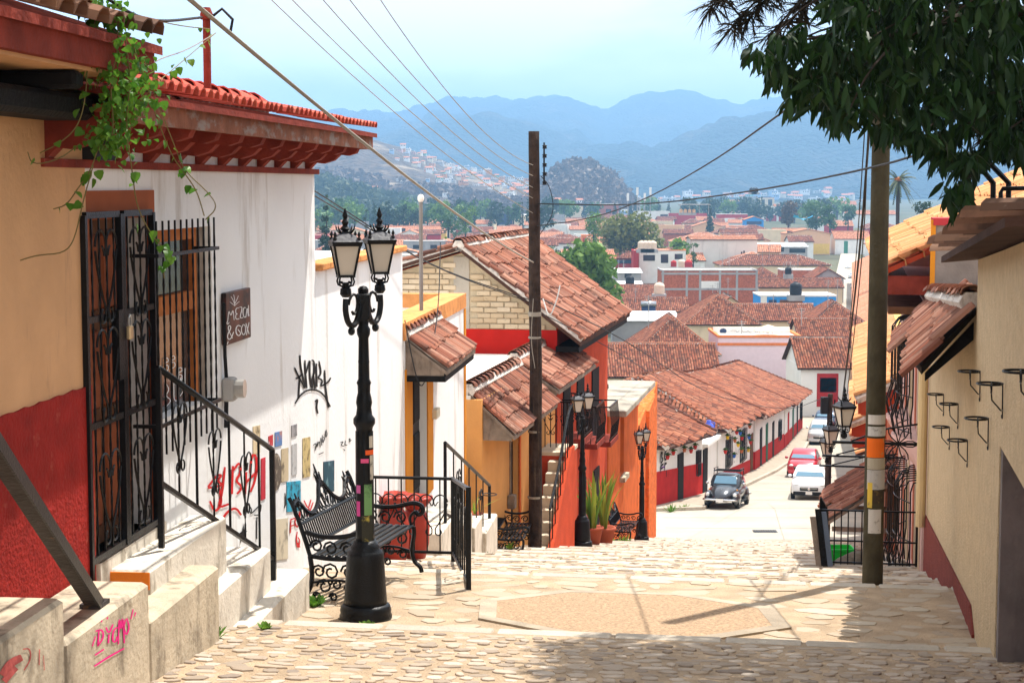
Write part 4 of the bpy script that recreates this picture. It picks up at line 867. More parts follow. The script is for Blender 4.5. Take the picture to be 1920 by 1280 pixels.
# -- window grille
gw = -.17; ga, gb = uL(296, gw), uL(404, gw); gz1 = zL(350, 411, gw); gz0 = zL(350, 832, gw)
G = thing('window_grille', 'black iron grille of tall twisted bars over the wall window', 'grille', tuple(FL.P((ga+gb)/2, gw, gz0)))
for k in range(11): x = ga+(gb-ga)*k/10; m = MB(FL.M); twist_bar(m, (x, gw, gz0), (x, gw, gz1), .012); m.build('bar', IRON, G)
for z in (zL(350, 472, gw), zL(350, 775, gw)):
    m = MB(FL.M); m.box((ga-.05, gw-.03, z-.012), (gb+.03, gw-.013, z+.012)); m.build('rail', IRON, G)
    for x in (ga-.04, gb+.02): m = MB(FL.M); m.box((x-.012, gw-.012, z-.012), (x+.012, -.002, z+.012)); m.build('wall_stud', IRON, G)
# -- sign board
a, b = uL(421, -.03), uL(467, -.03); c, d = zL(444, 640, -.03), zL(444, 544, -.03)
S = thing('sign_board', 'dark wooden sign board lettered MEZCAL & COX in white', 'sign', tuple(FL.P((a+b)/2, 0, c))); m = MB(FL.M); m.cbox((a, -.045, c), (b, -.005, d), .005); m.build('board', pm('sign_photo_print', (.10, .035, .025), var=.6, scale=6, bump=0, rough=.4, stain=((.012, .012, .015), .9, .5, 4), streak=(1, 1, 1)), S)
def sgn(px, py): return convL(px, py, -.049)
ribbons([[(427, 602), (429, 580), (433, 594), (437, 578), (439, 600)], [(448, 577), (442, 578), (442, 588), (446, 588), (442, 589), (442, 599), (449, 597)], [(449, 576), (455, 575), (449, 597), (456, 595)], [(461, 577), (457, 576), (455, 586), (458, 596), (461, 593)], [(461, 595), (463.5, 573), (465.5, 593)], [(462, 586), (465, 585)], [(466, 572), (466, 592), (468, 591)], [(427, 602), (425, 606), (427, 608), (430, 604)]], 1.5, sgn, 'lettering', GW, S)
ribbons([[(436, 634), (427, 616), (430, 609), (434, 614), (426, 628), (428, 637), (434, 634), (438, 622)], [(428, 640), (426, 645)], [(452, 612), (446, 609), (442, 616), (443, 626), (448, 630), (452, 625), (448, 620), (446, 617)], [(456, 608), (452, 616), (454, 626), (458, 628), (461, 620), (460, 610), (456, 608)], [(461, 606), (467, 626)], [(467, 604), (462, 628)]], 1.7, sgn, 'lettering', GW, S)
ribbons([[(440, 574), (440, 560), (438, 552)], [(440, 570), (436, 560), (433, 556)], [(440, 570), (445, 560), (447, 554)], [(440, 573), (434, 568), (431, 566)], [(440, 573), (446, 567), (449, 565)]], 1.0, sgn, 'agave_drawing', GW, S)
# -- electricity meter
p = FL.P(uL(417), 0, zL(417, 750)); t = thing('electricity_meter', 'grey round electricity meter on the white wall', 'meter', tuple(p)); a = uL(417); z = zL(417, 731)
m = MB(FL.M); m.cbox((a-.07, -.1, z-.09), (a+.07, -.004, z+.1), .015); m.build('case', pm('meter_grey', (.36, .35, .34), bump=.1), t)
m = MB(FL.M); m.loft([[(a+.065*math.cos(2*math.pi*k/14), y, z+.01+.075*math.sin(2*math.pi*k/14)) for k in range(14)] for y in (-.10, -.17, -.175)]); m.build('glass_dome', glassmat('meter_glass', (.35, .34, .32), .2), t)
m = MB(FL.M); m.tube([(a-.02, -.03, z+.1), (a-.05, -.03, z+.28), (a-.06, -.03, z+.7)], .015); m.tube([(a-.03, -.03, z-.09), (a-.05, -.03, z-.3)], .018); m.build('conduit', BLACKP, t)
# -- posters, paste-ups and graffiti on the white walls
def poster(px0, px1, py0, py1, c0, c1, label, ss=60, lo=.5, shape=None):
    mt = pm('print_'+str(len(MATS)), c0, var=.1, bump=0, rough=.6, stain=(c1, .9, lo, ss/6), streak=(1, 1, 1)); m = MB()
    if shape: q = [convL((px0+px1)/2+(px1-px0)/2*math.cos(2*math.pi*k/20), (py0+py1)/2+(py1-py0)/2*math.sin(2*math.pi*k/20)) for k in range(20)]
    else: q = [convL(px0, py1+1.5), convL(px1, py1-1.5), convL(px1, py0-1.5), convL(px0, py0+1.5)]
    off = FL.y*.005; m.loft([[tuple(Vector(p)+off) for p in q], q]); u, z = FL.on((px0+px1)/2, py1); return solo(m, 'poster', mt, label, 'poster', tuple(FL.P(u, -.004, z)))
poster(509, 528, 849, 919, (.12, .095, .075), (.45, .38, .3), 'oval dark engraved paste-up on the white wall', 90, .52, True)
poster(528, 541, 840, 902, (.55, .45, .3), (.12, .09, .06), 'tan paste-up with a dark figure beside the oval one', 40, .52)
poster(490, 498, 858, 936, (.5, .03, .05), (.08, .03, .03), 'tall narrow red poster behind the end of the iron handrail', 40, .6)
poster(516, 529, 809, 836, (.1, .2, .42), (.5, .2, .1), 'small blue and orange print above the oval paste-up', 60, .5); poster(504, 512, 816, 836, (.5, .04, .05), (.75, .7, .7), 'tiny red sticker beside the blue and orange print', 60, .55)
poster(538, 564, 902, 958, (.03, .35, .52), (.02, .03, .04), 'bright blue city print pasted on the white wall', 50, .48); poster(568, 582, 820, 894, (.55, .43, .2), (.12, .09, .05), 'tall yellowed engraving pasted above the bench', 70, .5)
poster(607, 627, 864, 922, (.02, .07, .10), (.22, .38, .42), 'dark teal print on the wall above the bench', 50, .58); poster(611, 625, 926, 955, (.75, .75, .78), (.6, .6, .62), 'blank white sheet pasted below the dark teal print', 20, .6)
poster(514, 540, 972, 1048, (.62, .55, .42), (.25, .22, .17), 'torn peeling paper low on the white wall', 25, .58); poster(547, 557, 796, 818, (.3, .29, .3), (.1, .1, .1), 'small grey photocopy high on the white wall', 60, .5); poster(548, 557, 832, 890, (.5, .5, .5), (.2, .2, .2), 'tall grey photocopy below the small one', 60, .5)
poster(475, 488, 798, 850, (.62, .5, .32), (.12, .09, .05), 'faded tan stencil figure beside the meter', 40, .55)
INK = pm('black_spray_paint', (.015, .013, .013), bump=0); REDS = pm('red_spray_paint', (.58, .02, .02), bump=0, rough=.7); PINKS = pm('pink_spray_paint', (.75, .02, .22), bump=0, rough=.7)
def z4(x, y): return (400+x*.3125, 400+y*.3125)
def z3(x, y): return (x*.375, 800+y*.375)
tag1 = [[(488, 925), (505, 965), (530, 1010), (548, 1050)], [(520, 850), (524, 920), (540, 990), (552, 1045)], [(495, 990), (515, 985), (535, 960)], [(550, 880), (553, 960), (562, 1048)], [(556, 960), (572, 900), (580, 875), (578, 960), (588, 1045)], [(590, 880), (606, 885), (607, 960), (592, 985), (596, 1050)], [(600, 960), (612, 1050)], [(634, 885), (650, 960), (624, 985), (660, 1002), (638, 1042), (690, 1012), (705, 985)], [(618, 900), (622, 1040)], [(668, 940), (672, 1040), (692, 1165)], [(490, 1140), (520, 1090), (570, 1055), (630, 1060), (670, 1095), (702, 1160)], [(518, 1000), (512, 1110)], [(610, 1130), (628, 1110), (618, 1160), (628, 1200)]]
ribbons([[z4(*p) for p in s] for s in tag1], 3.4, convL, 'graffiti', INK, W1)
tag2 = [[(1040, 300), (1085, 240), (1112, 240), (1085, 268), (1118, 292), (1040, 305)], [(1050, 370), (1075, 430), (1112, 380), (1095, 300)], [(1125, 200), (1112, 330), (1090, 405), (1145, 385)], [(1165, 195), (1160, 335)], [(1165, 220), (1200, 170), (1206, 230), (1175, 268), (1216, 300), (1185, 335)], [(1232, 225), (1226, 335)], [(1228, 280), (1292, 215)], [(1252, 230), (1260, 130), (1286, 150), (1280, 260), (1252, 325)], [(1100, 530), (1110, 462), (1140, 420), (1180, 402), (1206, 440)]]
ribbons([[z3(*p) for p in s] for s in tag2], 4.6, convL, 'graffiti', REDS, W1)
st = [(1218, 480), (1222, 515), (1236, 520), (1222, 540), (1230, 572), (1214, 555), (1200, 585), (1206, 545), (1198, 530), (1212, 520)]; m = MB(); m.add([convL(*z3(*p)) for p in st], [tuple(range(10))]); m.build('graffiti', INK, W1)
ribbons([[z3(*p) for p in s] for s in ([(1090, 590), (1096, 625)], [(1196, 650), (1205, 700), (1212, 780)], [(1185, 630), (1192, 590), (1196, 640)], [(1232, 380), (1262, 410), (1250, 440), (1290, 400), (1308, 380), (1300, 440), (1270, 440)], [(1285, 450), (1284, 560)], [(1425, 330), (1430, 380), (1422, 405)])], 2.2, convL, 'graffiti', INK, W1)
ribbons([[z3(*p) for p in s] for s in ([(1455, 460), (1452, 530)], [(1455, 462), (1475, 455)], [(1454, 495), (1470, 490)], [(1478, 480), (1482, 500), (1490, 498)])], 2.4, convL, 'graffiti', REDS, W1)
def z5(x, y): return (480+x*.344, 800+y*.344)
ribbons([[z5(*p) for p in s] for s in ([(262, 400), (285, 450), (300, 395)], [(262, 465), (290, 470), (312, 410)], [(290, 440), (275, 515)], [(216, 490), (212, 540), (232, 545), (236, 470)], [(240, 460), (238, 520)], [(225, 570), (219, 620), (230, 665), (241, 620), (228, 600)], [(225, 630), (240, 655)])], 2.4, convL, 'graffiti', REDS, W1)
ribbons([[z5(*p) for p in s] for s in ([(312, 100), (330, 85), (322, 130)], [(335, 80), (330, 120), (345, 70), (350, 110)], [(352, 60), (358, 100)], [(362, 45), (362, 95), (376, 60), (366, 55)], [(380, 20), (376, 60), (390, 45), (382, 15)], [(342, 150), (368, 138)], [(460, 85), (478, 78), (462, 100), (480, 105)], [(488, 75), (484, 100), (497, 98)], [(505, 70), (515, 60), (508, 85), (520, 70)], [(478, 120), (485, 130)], [(315, 215), (322, 240), (314, 262), (326, 275)])], 1.6, convL, 'graffiti', INK, W1)
# -- stoop: blocks descending beside the wall
ST = thing('entrance_stoop', 'worn concrete stoop of broad steps below the iron gate', 'steps', tuple(FL.P(FL.u(11), -.3, -3.2)))
def sblock(name, Y0, Y1, w0, w1, z1, mat, z0=-4.2, c=.02): m = MB(FL.M); m.cbox((FL.u(Y0), w0, z0), (FL.u(Y1), w1, z1), c); return m.build(name, mat, ST)
sblock('step', 5.5, 8.72, -.5, -.046, -2.12, CONC); sblock('step', 8.722, 10.10, -.5, -.046, -2.36, CONC); sblock('step', 10.102, 11.62, -.5, -.012, -2.60, CONC)
sblock('step', 10.72, 12.55, -.3, -.015, -2.44, CONCW); sblock('step', 11.622, 13.4, -.42, -.012, -2.86, CONCW); sblock('step', 11.75, 14.15, -.56, -.01, -3.2, CONCW)
m = MB(FL.M); m.box((FL.u(10.70), -.305, -2.56), (FL.u(10.715), -.05, -2.45)); m.build('riser_board', pm('orange_board', (.62, .17, .02), bump=.1), ST)
def convS(px, py): u, z = FL.on(px, py, -.505); return tuple(FL.P(u, -.505, z))
tag3 = [([(495, 1015), (490, 1095)], 9.0), ([(478, 1020), (512, 1010), (520, 1050), (490, 1092)], 9.0), ([(530, 1000), (545, 1035), (565, 985)], 9.0), ([(545, 1035), (542, 1080)], 9.0), ([(588, 1000), (566, 1015), (562, 1075), (585, 1070), (584, 1045)], 9.0), ([(592, 1085), (596, 935), (606, 1030), (614, 930), (622, 1080)], 9.0), ([(628, 960), (618, 1000), (632, 1045), (648, 1000), (634, 955)], 9.0), ([(655, 960), (666, 910)], 6.0), ([(672, 945), (680, 925)], 6.0), ([(475, 1140), (520, 1110)], 8.0), ([(472, 1195), (540, 1150), (622, 1105)], 9.0), ([(462, 1095), (478, 1045)], 7.0), ([(505, 975), (512, 965)], 7.0), ([(534, 960), (540, 950)], 7.0)]
ribbons([([z3(*p) for p in s], w*.375) for s, w in tag3], 3, convS, 'graffiti', PINKS, ST)
for s, w in (([(10, 1240), (50, 1180), (110, 1150)], 40.0), ([(20, 1270), (80, 1200)], 34.0), ([(115, 1110), (150, 1105), (155, 1160), (120, 1215)], 7.0), ([(198, 1110), (196, 1190)], 5.0), ([(218, 1140), (222, 1215)], 4.0)): ribbons([([z3(*p) for p in s], w*.375)], 3, convS, 'graffiti', pm('washed_red_paint', (.42, .09, .08), bump=.1, var=.4, scale=8), ST)
# -- stoop handrail
A0, A1 = Vector((FL.u(11.3), -.2, -1.21)), Vector((FL.u(13.72), -.36, -2.13)); B0, B1 = Vector((FL.u(11.3), -.2, -1.98)), Vector((FL.u(13.72), -.36, -3.03))
R = thing('stair_handrail', 'black iron handrail with heart scrolls sloping down the white stoop', 'handrail', tuple(FL.P(A1.x, A1.y, -3.2)))
m = MB(FL.M); m.tube([A0, A0.lerp(A1, .5), A1], .022, 8); m.build('top_rail', IRON, R, True); m = MB(FL.M); m.bar(B0, B1, .03); m.build('bottom_rail', IRON, R)
m = MB(FL.M); m.bar(A1, (A1.x, A1.y, -3.21), .04); m.build('post', IRON, R); m = MB(FL.M); m.bar(A0, (A0.x, A0.y, -2.42), .035); m.build('post', IRON, R)
for k in range(1, 7): p, q = A0.lerp(A1, k/7), B0.lerp(B1, k/7); m = MB(FL.M); (twist_bar if k % 2 else (lambda mm, a, b, w: mm.bar(a, b, .016)))(m, p, q, .012); m.build('baluster', IRON, R)
for k in (1.0, 3.0, 5.0):
    c = (A0.lerp(A1, k/7)+B0.lerp(B1, k/7))/2; d = (A1-A0)/7; m = MB(FL.M); heart(m, lambda a, b: (c.x+a, c.y-.012, c.z+b), (0, 0.02), .34, .007); m.build('scroll', IRON, R)
# -- channel handrail at the near steps
p, q = FL.P(FL.u(9.5), -.38, -2.36), Vector((-2.2, 6.4, -.6)); t = thing('channel_handrail', 'rusty dark steel channel handrail slanting down to the concrete steps', 'handrail', tuple(p)); m = MB(); m.bar(p, q, .075, .05); m.build('rail', IRONR, t)
m = MB(); m.bar(p+Vector((.045, 0, .0)), q+Vector((.045, 0, 0)), .012, .07); m.build('flange', IRON, t); m = MB(FL.M); m.box((FL.u(9.42), -.44, -2.36), (FL.u(9.58), -.32, -2.335)); m.build('foot_plate', IRONR, t)
m = MB(); m.bar(q-Vector((0, 0, .02)), (q.x, q.y, -2.3), .06); m.build('post', IRONR, t)
# ================================================================== second white house
u0, u1 = uL(592)+.004, uL(755); zc_ = -.86
t = thing('low_white_house', 'white walled house with an orange brick coping behind the tall lamp post', 'house', tuple(FL.P((u0+u1)/2, 0, -4.5))); m = MB(FL.M); m.box((u0, .0, -5.6), (u1, 5, zc_)); m.build('wall', WHITE, t)
k = u0+.35
cpm = pm('orange_coping', (.62, .27, .09), var=.2, scale=5, bump=.25, stain=((.25, .11, .05), .6, .58, 6), streak=(1, 1, 1), objrand=.12)
m = MB(FL.M); m.cbox((0, -.07, 0), (.395, .2, .075), .012); o = m.build('coping_brick', cpm); cme = o.data; bpy.data.objects.remove(o); cme.transform(FL.M.inverted())
k = u0+.02
while k < u1-.3: inst('coping_brick', cme, t, FL.M @ Matrix.Translation((k, 0, zc_+.002))); k += .4
m = MB(FL.M); m.box((uL(600), 2.6, zc_), (u1-.3, 2.8, zc_+.55)); m.build('rear_parapet', WHITE2, t)
# ================================================================== third house: white with amber door
u0, u1 = uL(755)+.006, FL.u(28.4); zp = -1.78
H3 = thing('amber_trim_house', 'white house with amber trim, dark door and small tiled canopy', 'house', tuple(FL.P((u0+u1)/2, 0, -5.2)))
d0, d1 = uL(769), uL(798); dz1, dz0 = zL(783, 700), -4.42
m = MB(FL.M); m.holes(u0, u1, -7.2, zp-.25, [(d0, d1, dz0, dz1)], -.01, .3); m.box((u0, .31, -7.2), (u1-.01, 5, zp-.9)); m.build('wall', WHITE, H3)
m = MB(FL.M); m.box((u0, .31, zp-.9), (u0+.2, 4, zp-.25)); m.box((u1-.2, .31, zp-.9), (u1-.01, 4, zp-.25)); m.box((u0+.2, 3.8, zp-.9), (u1-.2, 4, zp-.25)); m.build('parapet', WHITE2, H3)
for a, b in (((u0-.0, -.03), (u1+.03, .36)), ((u1-.25, .362), (u1+.03, 4)), ((u0, .362), (u0+.22, 4)), ((u0+.222, 3.75), (u1-.252, 4.02))): m = MB(FL.M); m.box((a[0], a[1], zp-.25), (b[0], b[1], zp-.02)); m.build('coping', cpm, H3)
m = MB(FL.M); m.box((u1-.16, -.028, -7.2), (u1+.02, -.011, zp-.27)); m.build('corner_trim', AMBER, H3)
m = MB(FL.M); m.holes(uL(756.5), uL(808), dz0, -2.42, [(d0, d1, dz0-.01, dz1)], -.03, -.011); m.build('door_surround', AMBER, H3)
m = MB(FL.M); m.box((d0, .1, dz0), (d1, .15, dz1)); dd = m.build('door', pm('black_door_paint', (.02, .018, .02), rough=.5, bump=.1), H3)
for i in range(2):
    for j in range(2): w_ = (d1-d0); m = MB(FL.M); m.cbox((d0+w_*(.08+.46*i), .07, dz0+.15+.95*j), (d0+w_*(.46+.46*i), .11, dz0+.95+.85*j), .02); m.build('door_panel', BLACKW, dd)
m = MB(FL.M); m.cbox((uL(806), -.1, zL(810, 783)), (uL(812), -.012, zL(810, 765)), .01); solo(m, 'doorbell_box', pm('ivory_plastic', (.6, .55, .42), bump=0), 'small ivory box on the white wall beside the amber door', 'box', tuple(FL.P(uL(809), -.02, zL(810, 783))))
# tiled canopy
ca, cb = FL.u(22.35), FL.u(25.4); pl = [FL.P(ca, -.56, -2.44), FL.P(cb, -.56, -2.44), FL.P(cb, .02, -2.0), FL.P(ca, .02, -2.0)]
rf = slab(pl, .05, 'canopy_roof', WOODG, H3); tiles_on(rf, pl, TILEB, .17, .36, indiv=True); caps(rf, FL.P(ca, .02, -1.97), FL.P(cb, .02, -1.97), TILEB, .2, .3, True)
m = MB(FL.M); m.prism([(-.52, -2.5), (-.01, -2.5), (-.01, -2.08), (-.52, -2.46)], 0, ca+.02, ca+.06); m.build('canopy_board', WOODG, rf)
m = MB(FL.M); m.box((ca+.01, -.54, -2.58), (cb-.02, -.012, -2.502)); m.build('canopy_beam', BLACKW, rf)
# antenna pole on the roof, stoop and handrail
p = at(803, 577, 24.5); t = thing('antenna_pole', 'slim grey antenna pole on the amber trimmed roof', 'pole', (p.x-.1, 24.5, -2.7)); h = at(803, 376, 24.5).z+2.7; m = MB(MW[t.name]); m.tube([(0, 0, 0), (0, 0, h)], .028, 8); m.build('pole', pm('galvanised', (.22, .21, .2), rough=.5, bump=.1), t); m = MB(MW[t.name]); m.ell((0, 0, h+.03), (.05, .05, .06), 8, 5); m.build('cap', T_W, t)
t = thing('white_stoop', 'whitewashed stoop with steps below the amber door', 'steps', tuple(FL.P(FL.u(24), -.3, -5.2)))
for (Y0, Y1, w0, z) in ((21.9, 23.6, -.55, -4.5), (23.602, 24.5, -.62, -4.72), (24.502, 25.4, -.66, -4.94), (25.402, 26.9, -.72, -5.2)): m = MB(FL.M); m.cbox((FL.u(Y0), w0, -7), (FL.u(Y1), -.035, z), .015); m.build('step', CONCW, t)
A0, A1 = Vector((FL.u(22.6), -.5, -3.42)), Vector((FL.u(26.5), -.64, -4.68)); dz = Vector((0, 0, -.95))
R = thing('stair_handrail', 'black iron handrail with scrolls beside the amber door stoop', 'handrail', tuple(FL.P(A1.x, A1.y, -5.2))); m = MB(FL.M); m.tube([A0, A1], .025, 8); m.build('top_rail', IRON, R); m = MB(FL.M); m.bar(A0+dz, A1+dz*.9, .03); m.build('bottom_rail', IRON, R); m = MB(FL.M); m.bar(A1, (A1.x, A1.y, -5.2), .045); m.build('post', IRON, R); m = MB(FL.M); m.bar(A0, (A0.x, A0.y, -4.5), .04); m.build('post', IRON, R)
for k in range(1, 6): p = A0.lerp(A1, k/6); m = MB(FL.M); m.bar(p, p+dz*.95, .018); m.build('baluster', IRON, R)
for k in (1.5, 4.5): c = A0.lerp(A1, k/6)+dz*.5; m = MB(FL.M); heart(m, lambda a, b: (c.x+a, c.y-.012, c.z+b), (0, 0), .4, .008); m.build('scroll', IRON, R)
c = A0.lerp(A1, .8)+Vector((0, -.12, -.25)); m = MB(FL.M); m.tube([(c.x+.11*math.cos(a), c.y+.11*math.sin(a), c.z) for a in np.linspace(0, 2*math.pi, 15)], .008, 4); m.build('pot_ring', IRON, R)
# ================================================================== landing railing and red pots
R = thing('landing_railing', 'black iron railing round the paved landing beside the bench', 'railing', (-.55, 17.3, zs(-.5, 17.3)))
P0, P1, P2 = Vector((-.39, 15.15, 0)), Vector((-.68, 19.4, 0)), Vector((-1.72, 19.5, 0))
def gz(p): return zs(p.x, p.y)
def railrun(R, a, b, n, h, hearts, zadd=(0, 0)):
    za, zb = gz(a)+zadd[0], gz(b)+zadd[1]; a_, b_ = Vector((a.x, a.y, za)), Vector((b.x, b.y, zb)); up = Vector((0, 0, h)); lo = Vector((0, 0, .06))
    m = MB(); m.bar(a_+up, b_+up, .04, .03); m.build('top_rail', IRON, R); m = MB(); m.bar(a_+lo, b_+lo, .03); m.build('bottom_rail', IRON, R)
    for k in range(1, n): p = a_.lerp(b_, k/n); m = MB(); m.bar(p+lo, p+up, .016); m.build('baluster', IRON, R)
    d = (b_-a_).normalized()
    for k in hearts: c = a_.lerp(b_, k/n)+Vector((0, 0, h*.55)); m = MB(); heart(m, lambda x, z: tuple(c+d*x+Vector((0, 0, z))), (0, 0), .34, .008); m.build('scroll', IRON, R)
railrun(R, P0, P1, 9, .92, (1.5, 3.5, 5.5, 7.5), (0, .18)); railrun(R, P1, P2, 7, .92, (1.5, 3.5, 5.5), (.18, .18))
for p, dz in ((P0, 0), (P1, .18), (P2, .18)): m = MB(); z = gz(p); m.bar((p.x, p.y, z-.05), (p.x, p.y, z+dz+.94), .045); m.build('post', IRON, R)
POTM = pm('glazed_red_clay', (.34, .045, .03), rough=.4, var=.15, bump=.1)
for px, lab in ((738, 'tall red glazed pot with ruffled rim behind the landing railing, wider one'), (776, 'red ruffled clay pot tucked beside the amber door stoop')):
    p = at(px, 1045, 20.6); z = zs(p.x, 20.6)+.0; t = thing('clay_pot', lab, 'pot', (p.x, 20.6+(.35 if px > 750 else 0), z)); s = 1.0 if px < 750 else .9; m = MB(MW[t.name])
    m.lathe([(.14*s, 0), (.19*s, .2*s), (.2*s, .45*s), (.16*s, .62*s), (.12*s, .68*s)], 18); m.build('body', POTM, t, True); m = MB(MW[t.name]); rings = []
    for r, zz in ((.12, .68), (.17, .75), (.23, .82), (.22, .86), (.15, .80), (.1, .7)): rings.append([((r*s+(.02*s*math.sin(9*2*math.pi*k/36) if zz > .7 else 0))*math.cos(2*math.pi*k/36), (r*s+(.02*s*math.sin(9*2*math.pi*k/36) if zz > .7 else 0))*math.sin(2*math.pi*k/36), zz*s) for k in range(36)])
    m.loft(rings); m.build('rim', POTM, t, True)
# ================================================================== apricot house with two tiled canopies
def uM(Y, w=0.0): return FM.u(Y, w)
m0, m1 = uM(28.7), uM(36)
A = thing('apricot_house', 'apricot house with a white roof terrace and two tiled canopies', 'house', tuple(FM.P((m0+m1)/2, 0, -7)))
hd0, hd1 = uM(31.2), uM(32.0); hz1, hz0 = -4.72, -6.75
m = MB(FM.M); m.holes(m0, m1, -8.8, -3.62, [(hd0, hd1, hz0, hz1)], 0, .3); m.box((m0, .31, -8.8), (m1, 6.5, -3.62)); m.build('wall', CREAMOR, A)
m = MB(FM.M); m.box((m0, .2, -3.62), (m1-.3, 6.4, -3.56)); m.build('terrace', pm('white_terrace', (.72, .67, .6), var=.08, bump=.1), A)
m = MB(FM.M); m.box((hd0, .12, hz0), (hd1, .18, hz1)); m.build('door', BLACKW, A); m = MB(FM.M); m.box((hd1, -.02, hz0), (hd1+.12, .02, hz1+.1)); m.build('door_jamb', ORANGE, A)
for (Y0, Y1, z1, z0, w1, lim) in ((28.75, 33.1, -3.5, -4.24, .25, 300), (33.25, 38.2, -3.42, -4.02, .35, 300)):
    pl = [FM.P(uM(Y0), -.55, z0), FM.P(uM(Y1), -.55, z0), FM.P(uM(Y1), w1, z1), FM.P(uM(Y0), w1, z1)]; rf = slab(pl, .06, 'canopy_roof', WOODG, A); tiles_on(rf, pl, TILEB, .2, .34, indiv=True, limit=lim); caps(rf, FM.P(uM(Y0), w1, z1+.02), FM.P(uM(Y1), w1, z1+.02), TILEB, .26, .3, True)
    m = MB(FM.M); m.prism([(-.5, z0-.08), (-.005, z0-.08), (-.005, z1-.28), (-.5, z0-.03)], 0, uM(Y0)+.03, uM(Y0)+.09); m.build('canopy_board', WOODG, rf)
m = MB(FM.M); m.cbox((uM(30.85), -.14, -5.9), (uM(31.05), -.005, -5.65), .01); m.tube([(uM(30.95), -.04, -5.65), (uM(30.95), -.04, -4.4)], .02); solo(m, 'meter_box', WOODG, 'small tan meter box and pipe on the apricot wall', 'meter', tuple(FM.P(uM(30.95), -.02, -5.9)))
m = MB(FM.M); m.box((uM(31.35), -.03, -4.6), (uM(31.85), -.005, -4.38)); nb = solo(m, 'door_plate', BLACKW, 'small dark plate above the apricot house door', 'plate', tuple(FM.P(uM(31.6), -.01, -4.6)))
# outer stair with parapet
t = thing('outer_stair', 'steep concrete stair with orange parapet behind the wooden pole', 'stair', tuple(FM.P(uM(32.5), -.5, -7.2)))
STW = pm('stair_concrete', (.58, .50, .38), var=.1, bump=.2)
for k in range(9): m = MB(FM.M); y0 = 31.5+k*.27; m.box((uM(y0), -.62, -8.6), (uM(y0+.27)-.003, -.26, -7.0+k*.19)); m.build('step', STW, t)
m = MB(FM.M); m.box((uM(33.95), -.62, -8.6), (uM(35.1), -.02, -5.4)); m.build('landing_base', ORRED, t); m = MB(FM.M); m.box((uM(33.93), -.63, -5.398), (uM(35.12), -.01, -5.33)); m.build('landing', STW, t)
m = MB(FM.M); m.prism([(uM(31.4), -8.6), (uM(34.1), -8.6), (uM(34.1), -5.2), (uM(33.7), -5.2), (uM(31.4), -6.9)], 1, -.73, -.625); m.build('parapet', ORRED, t)
R = thing('stair_handrail', 'curved black iron railing on the orange outer stair', 'railing', tuple(FM.P(uM(32), -.8, -7))); a = [Vector((uM(31.5), -.68, -6.0)), Vector((uM(32.6), -.68, -5.3)), Vector((uM(33.6), -.68, -4.42)), Vector((uM(34.1), -.68, -4.38))]
m = MB(FM.M); m.tube(smooth2([tuple(v) for v in a], 2), .028, 6); m.build('top_rail', IRON, R)
for k in range(12): f = k/11*2.99; i = int(f); p = a[i].lerp(a[i+1], f-i); m = MB(FM.M); m.bar(p, p-Vector((0, 0, .88)), .02); m.build('baluster', IRON, R)
R = thing('landing_railing', 'black iron railing across the top of the outer stair', 'railing', tuple(FM.P(uM(34.3), -.5, -5.3))); m = MB(FM.M); ry = uM(34.6)
m.bar((ry, -.62, -4.4), (ry, -.02, -4.4), .03); m.build('top_rail', IRON, R)
for k in range(6): m = MB(FM.M); y = -.61+k*.115; m.bar((ry, y, -5.34), (ry, y, -4.4), .018); m.build('baluster', IRON, R)
for k in (1, 4): m = MB(FM.M); heart(m, lambda a_, b_: (ry-.01, -.61+k*.115+a_, -4.85+b_), (0, 0), .3, .008); m.build('scroll', IRON, R)
# ================================================================== adobe gable house
g0, g1 = uM(36.25), uM(44)
AD = thing('adobe_gable_house', 'house with a bare adobe brick gable, sweeping brown tile roof and orange street front', 'house', tuple(FM.P((g0+g1)/2, 0, -8.4)))
def onG(px, py, u=None):             # a point of the gable plane (x = g0 in FM)
    d = ray(px, py); n = FM.x; o = FM.o+FM.x*(g0 if u is None else u); k = o.dot(n)/d.dot(n); p = d*k-FM.o; return p.dot(FM.y), p.z
rw, rz_ = onG(865, 462); lw, lz = onG(745, 498); ew, ez = -.55, onG(1108, 640)[1]
sl = (rz_-ez)/(rw-ew); wallz = ez+sl*.55
m = MB(FM.M); m.prism([(0, -9.6), (lw+.6, -9.6), (lw+.6, lz-.5), (lw, lz-.12), (rw, rz_-.12), (0, wallz-.12)], 0, g0+.06, g1); m.build('wall', ORRED, AD)
ADB = tilemat('adobe_brick', [(.55, .42, .27), (.64, .52, .36), (.50, .38, .24), (.68, .57, .42)], soot=.1, lime=.25)
m = MB(FM.M); m.prism([(0.03, -3.5), (lw-.02, -3.5), (lw-.02, lz-.14), (rw, rz_-.14), (0.03, wallz-.14)], 0, g0+.02, g0+.058); m.build('mortar', pm('adobe_mortar', (.5, .41, .28), bump=.3, var=.15), AD)
zr = onG(930, 612)[1]; bw, bh = .30, .118; z = zr; row = 0; bm_ = MB(); bm_.cbox((-.012, -bw*.475, -bh*.43), (.02, bw*.475, bh*.43), .01); o = bm_.build('adobe_brick', ADB); bme = o.data; bpy.data.objects.remove(o)
while z < rz_:
    y = .1+(row % 2)*bw/2
    while y < lw:
        top = min(wallz+sl*(y-bw/2)-.14, lz+(rz_-lz)*(lw-y-bw/2)/(lw-rw)-.14)
        if z+bh/2 < top and abs(y-rw) > .19: inst('adobe_brick', bme, AD, FM.M @ Matrix.Translation((g0-.008, y+random.gauss(0, .008), z+random.gauss(0, .004))) @ Matrix.Rotation(random.gauss(0, .012), 4, 'X'))
        y += bw
    z += bh; row += 1
m = MB(FM.M); m.box((g0-.005, rw-.17, zr-.3), (g0+.06, rw+.17, rz_-.22)); m.build('render_strip', pm('grey_cement', (.42, .38, .32), var=.15, bump=.2), AD)
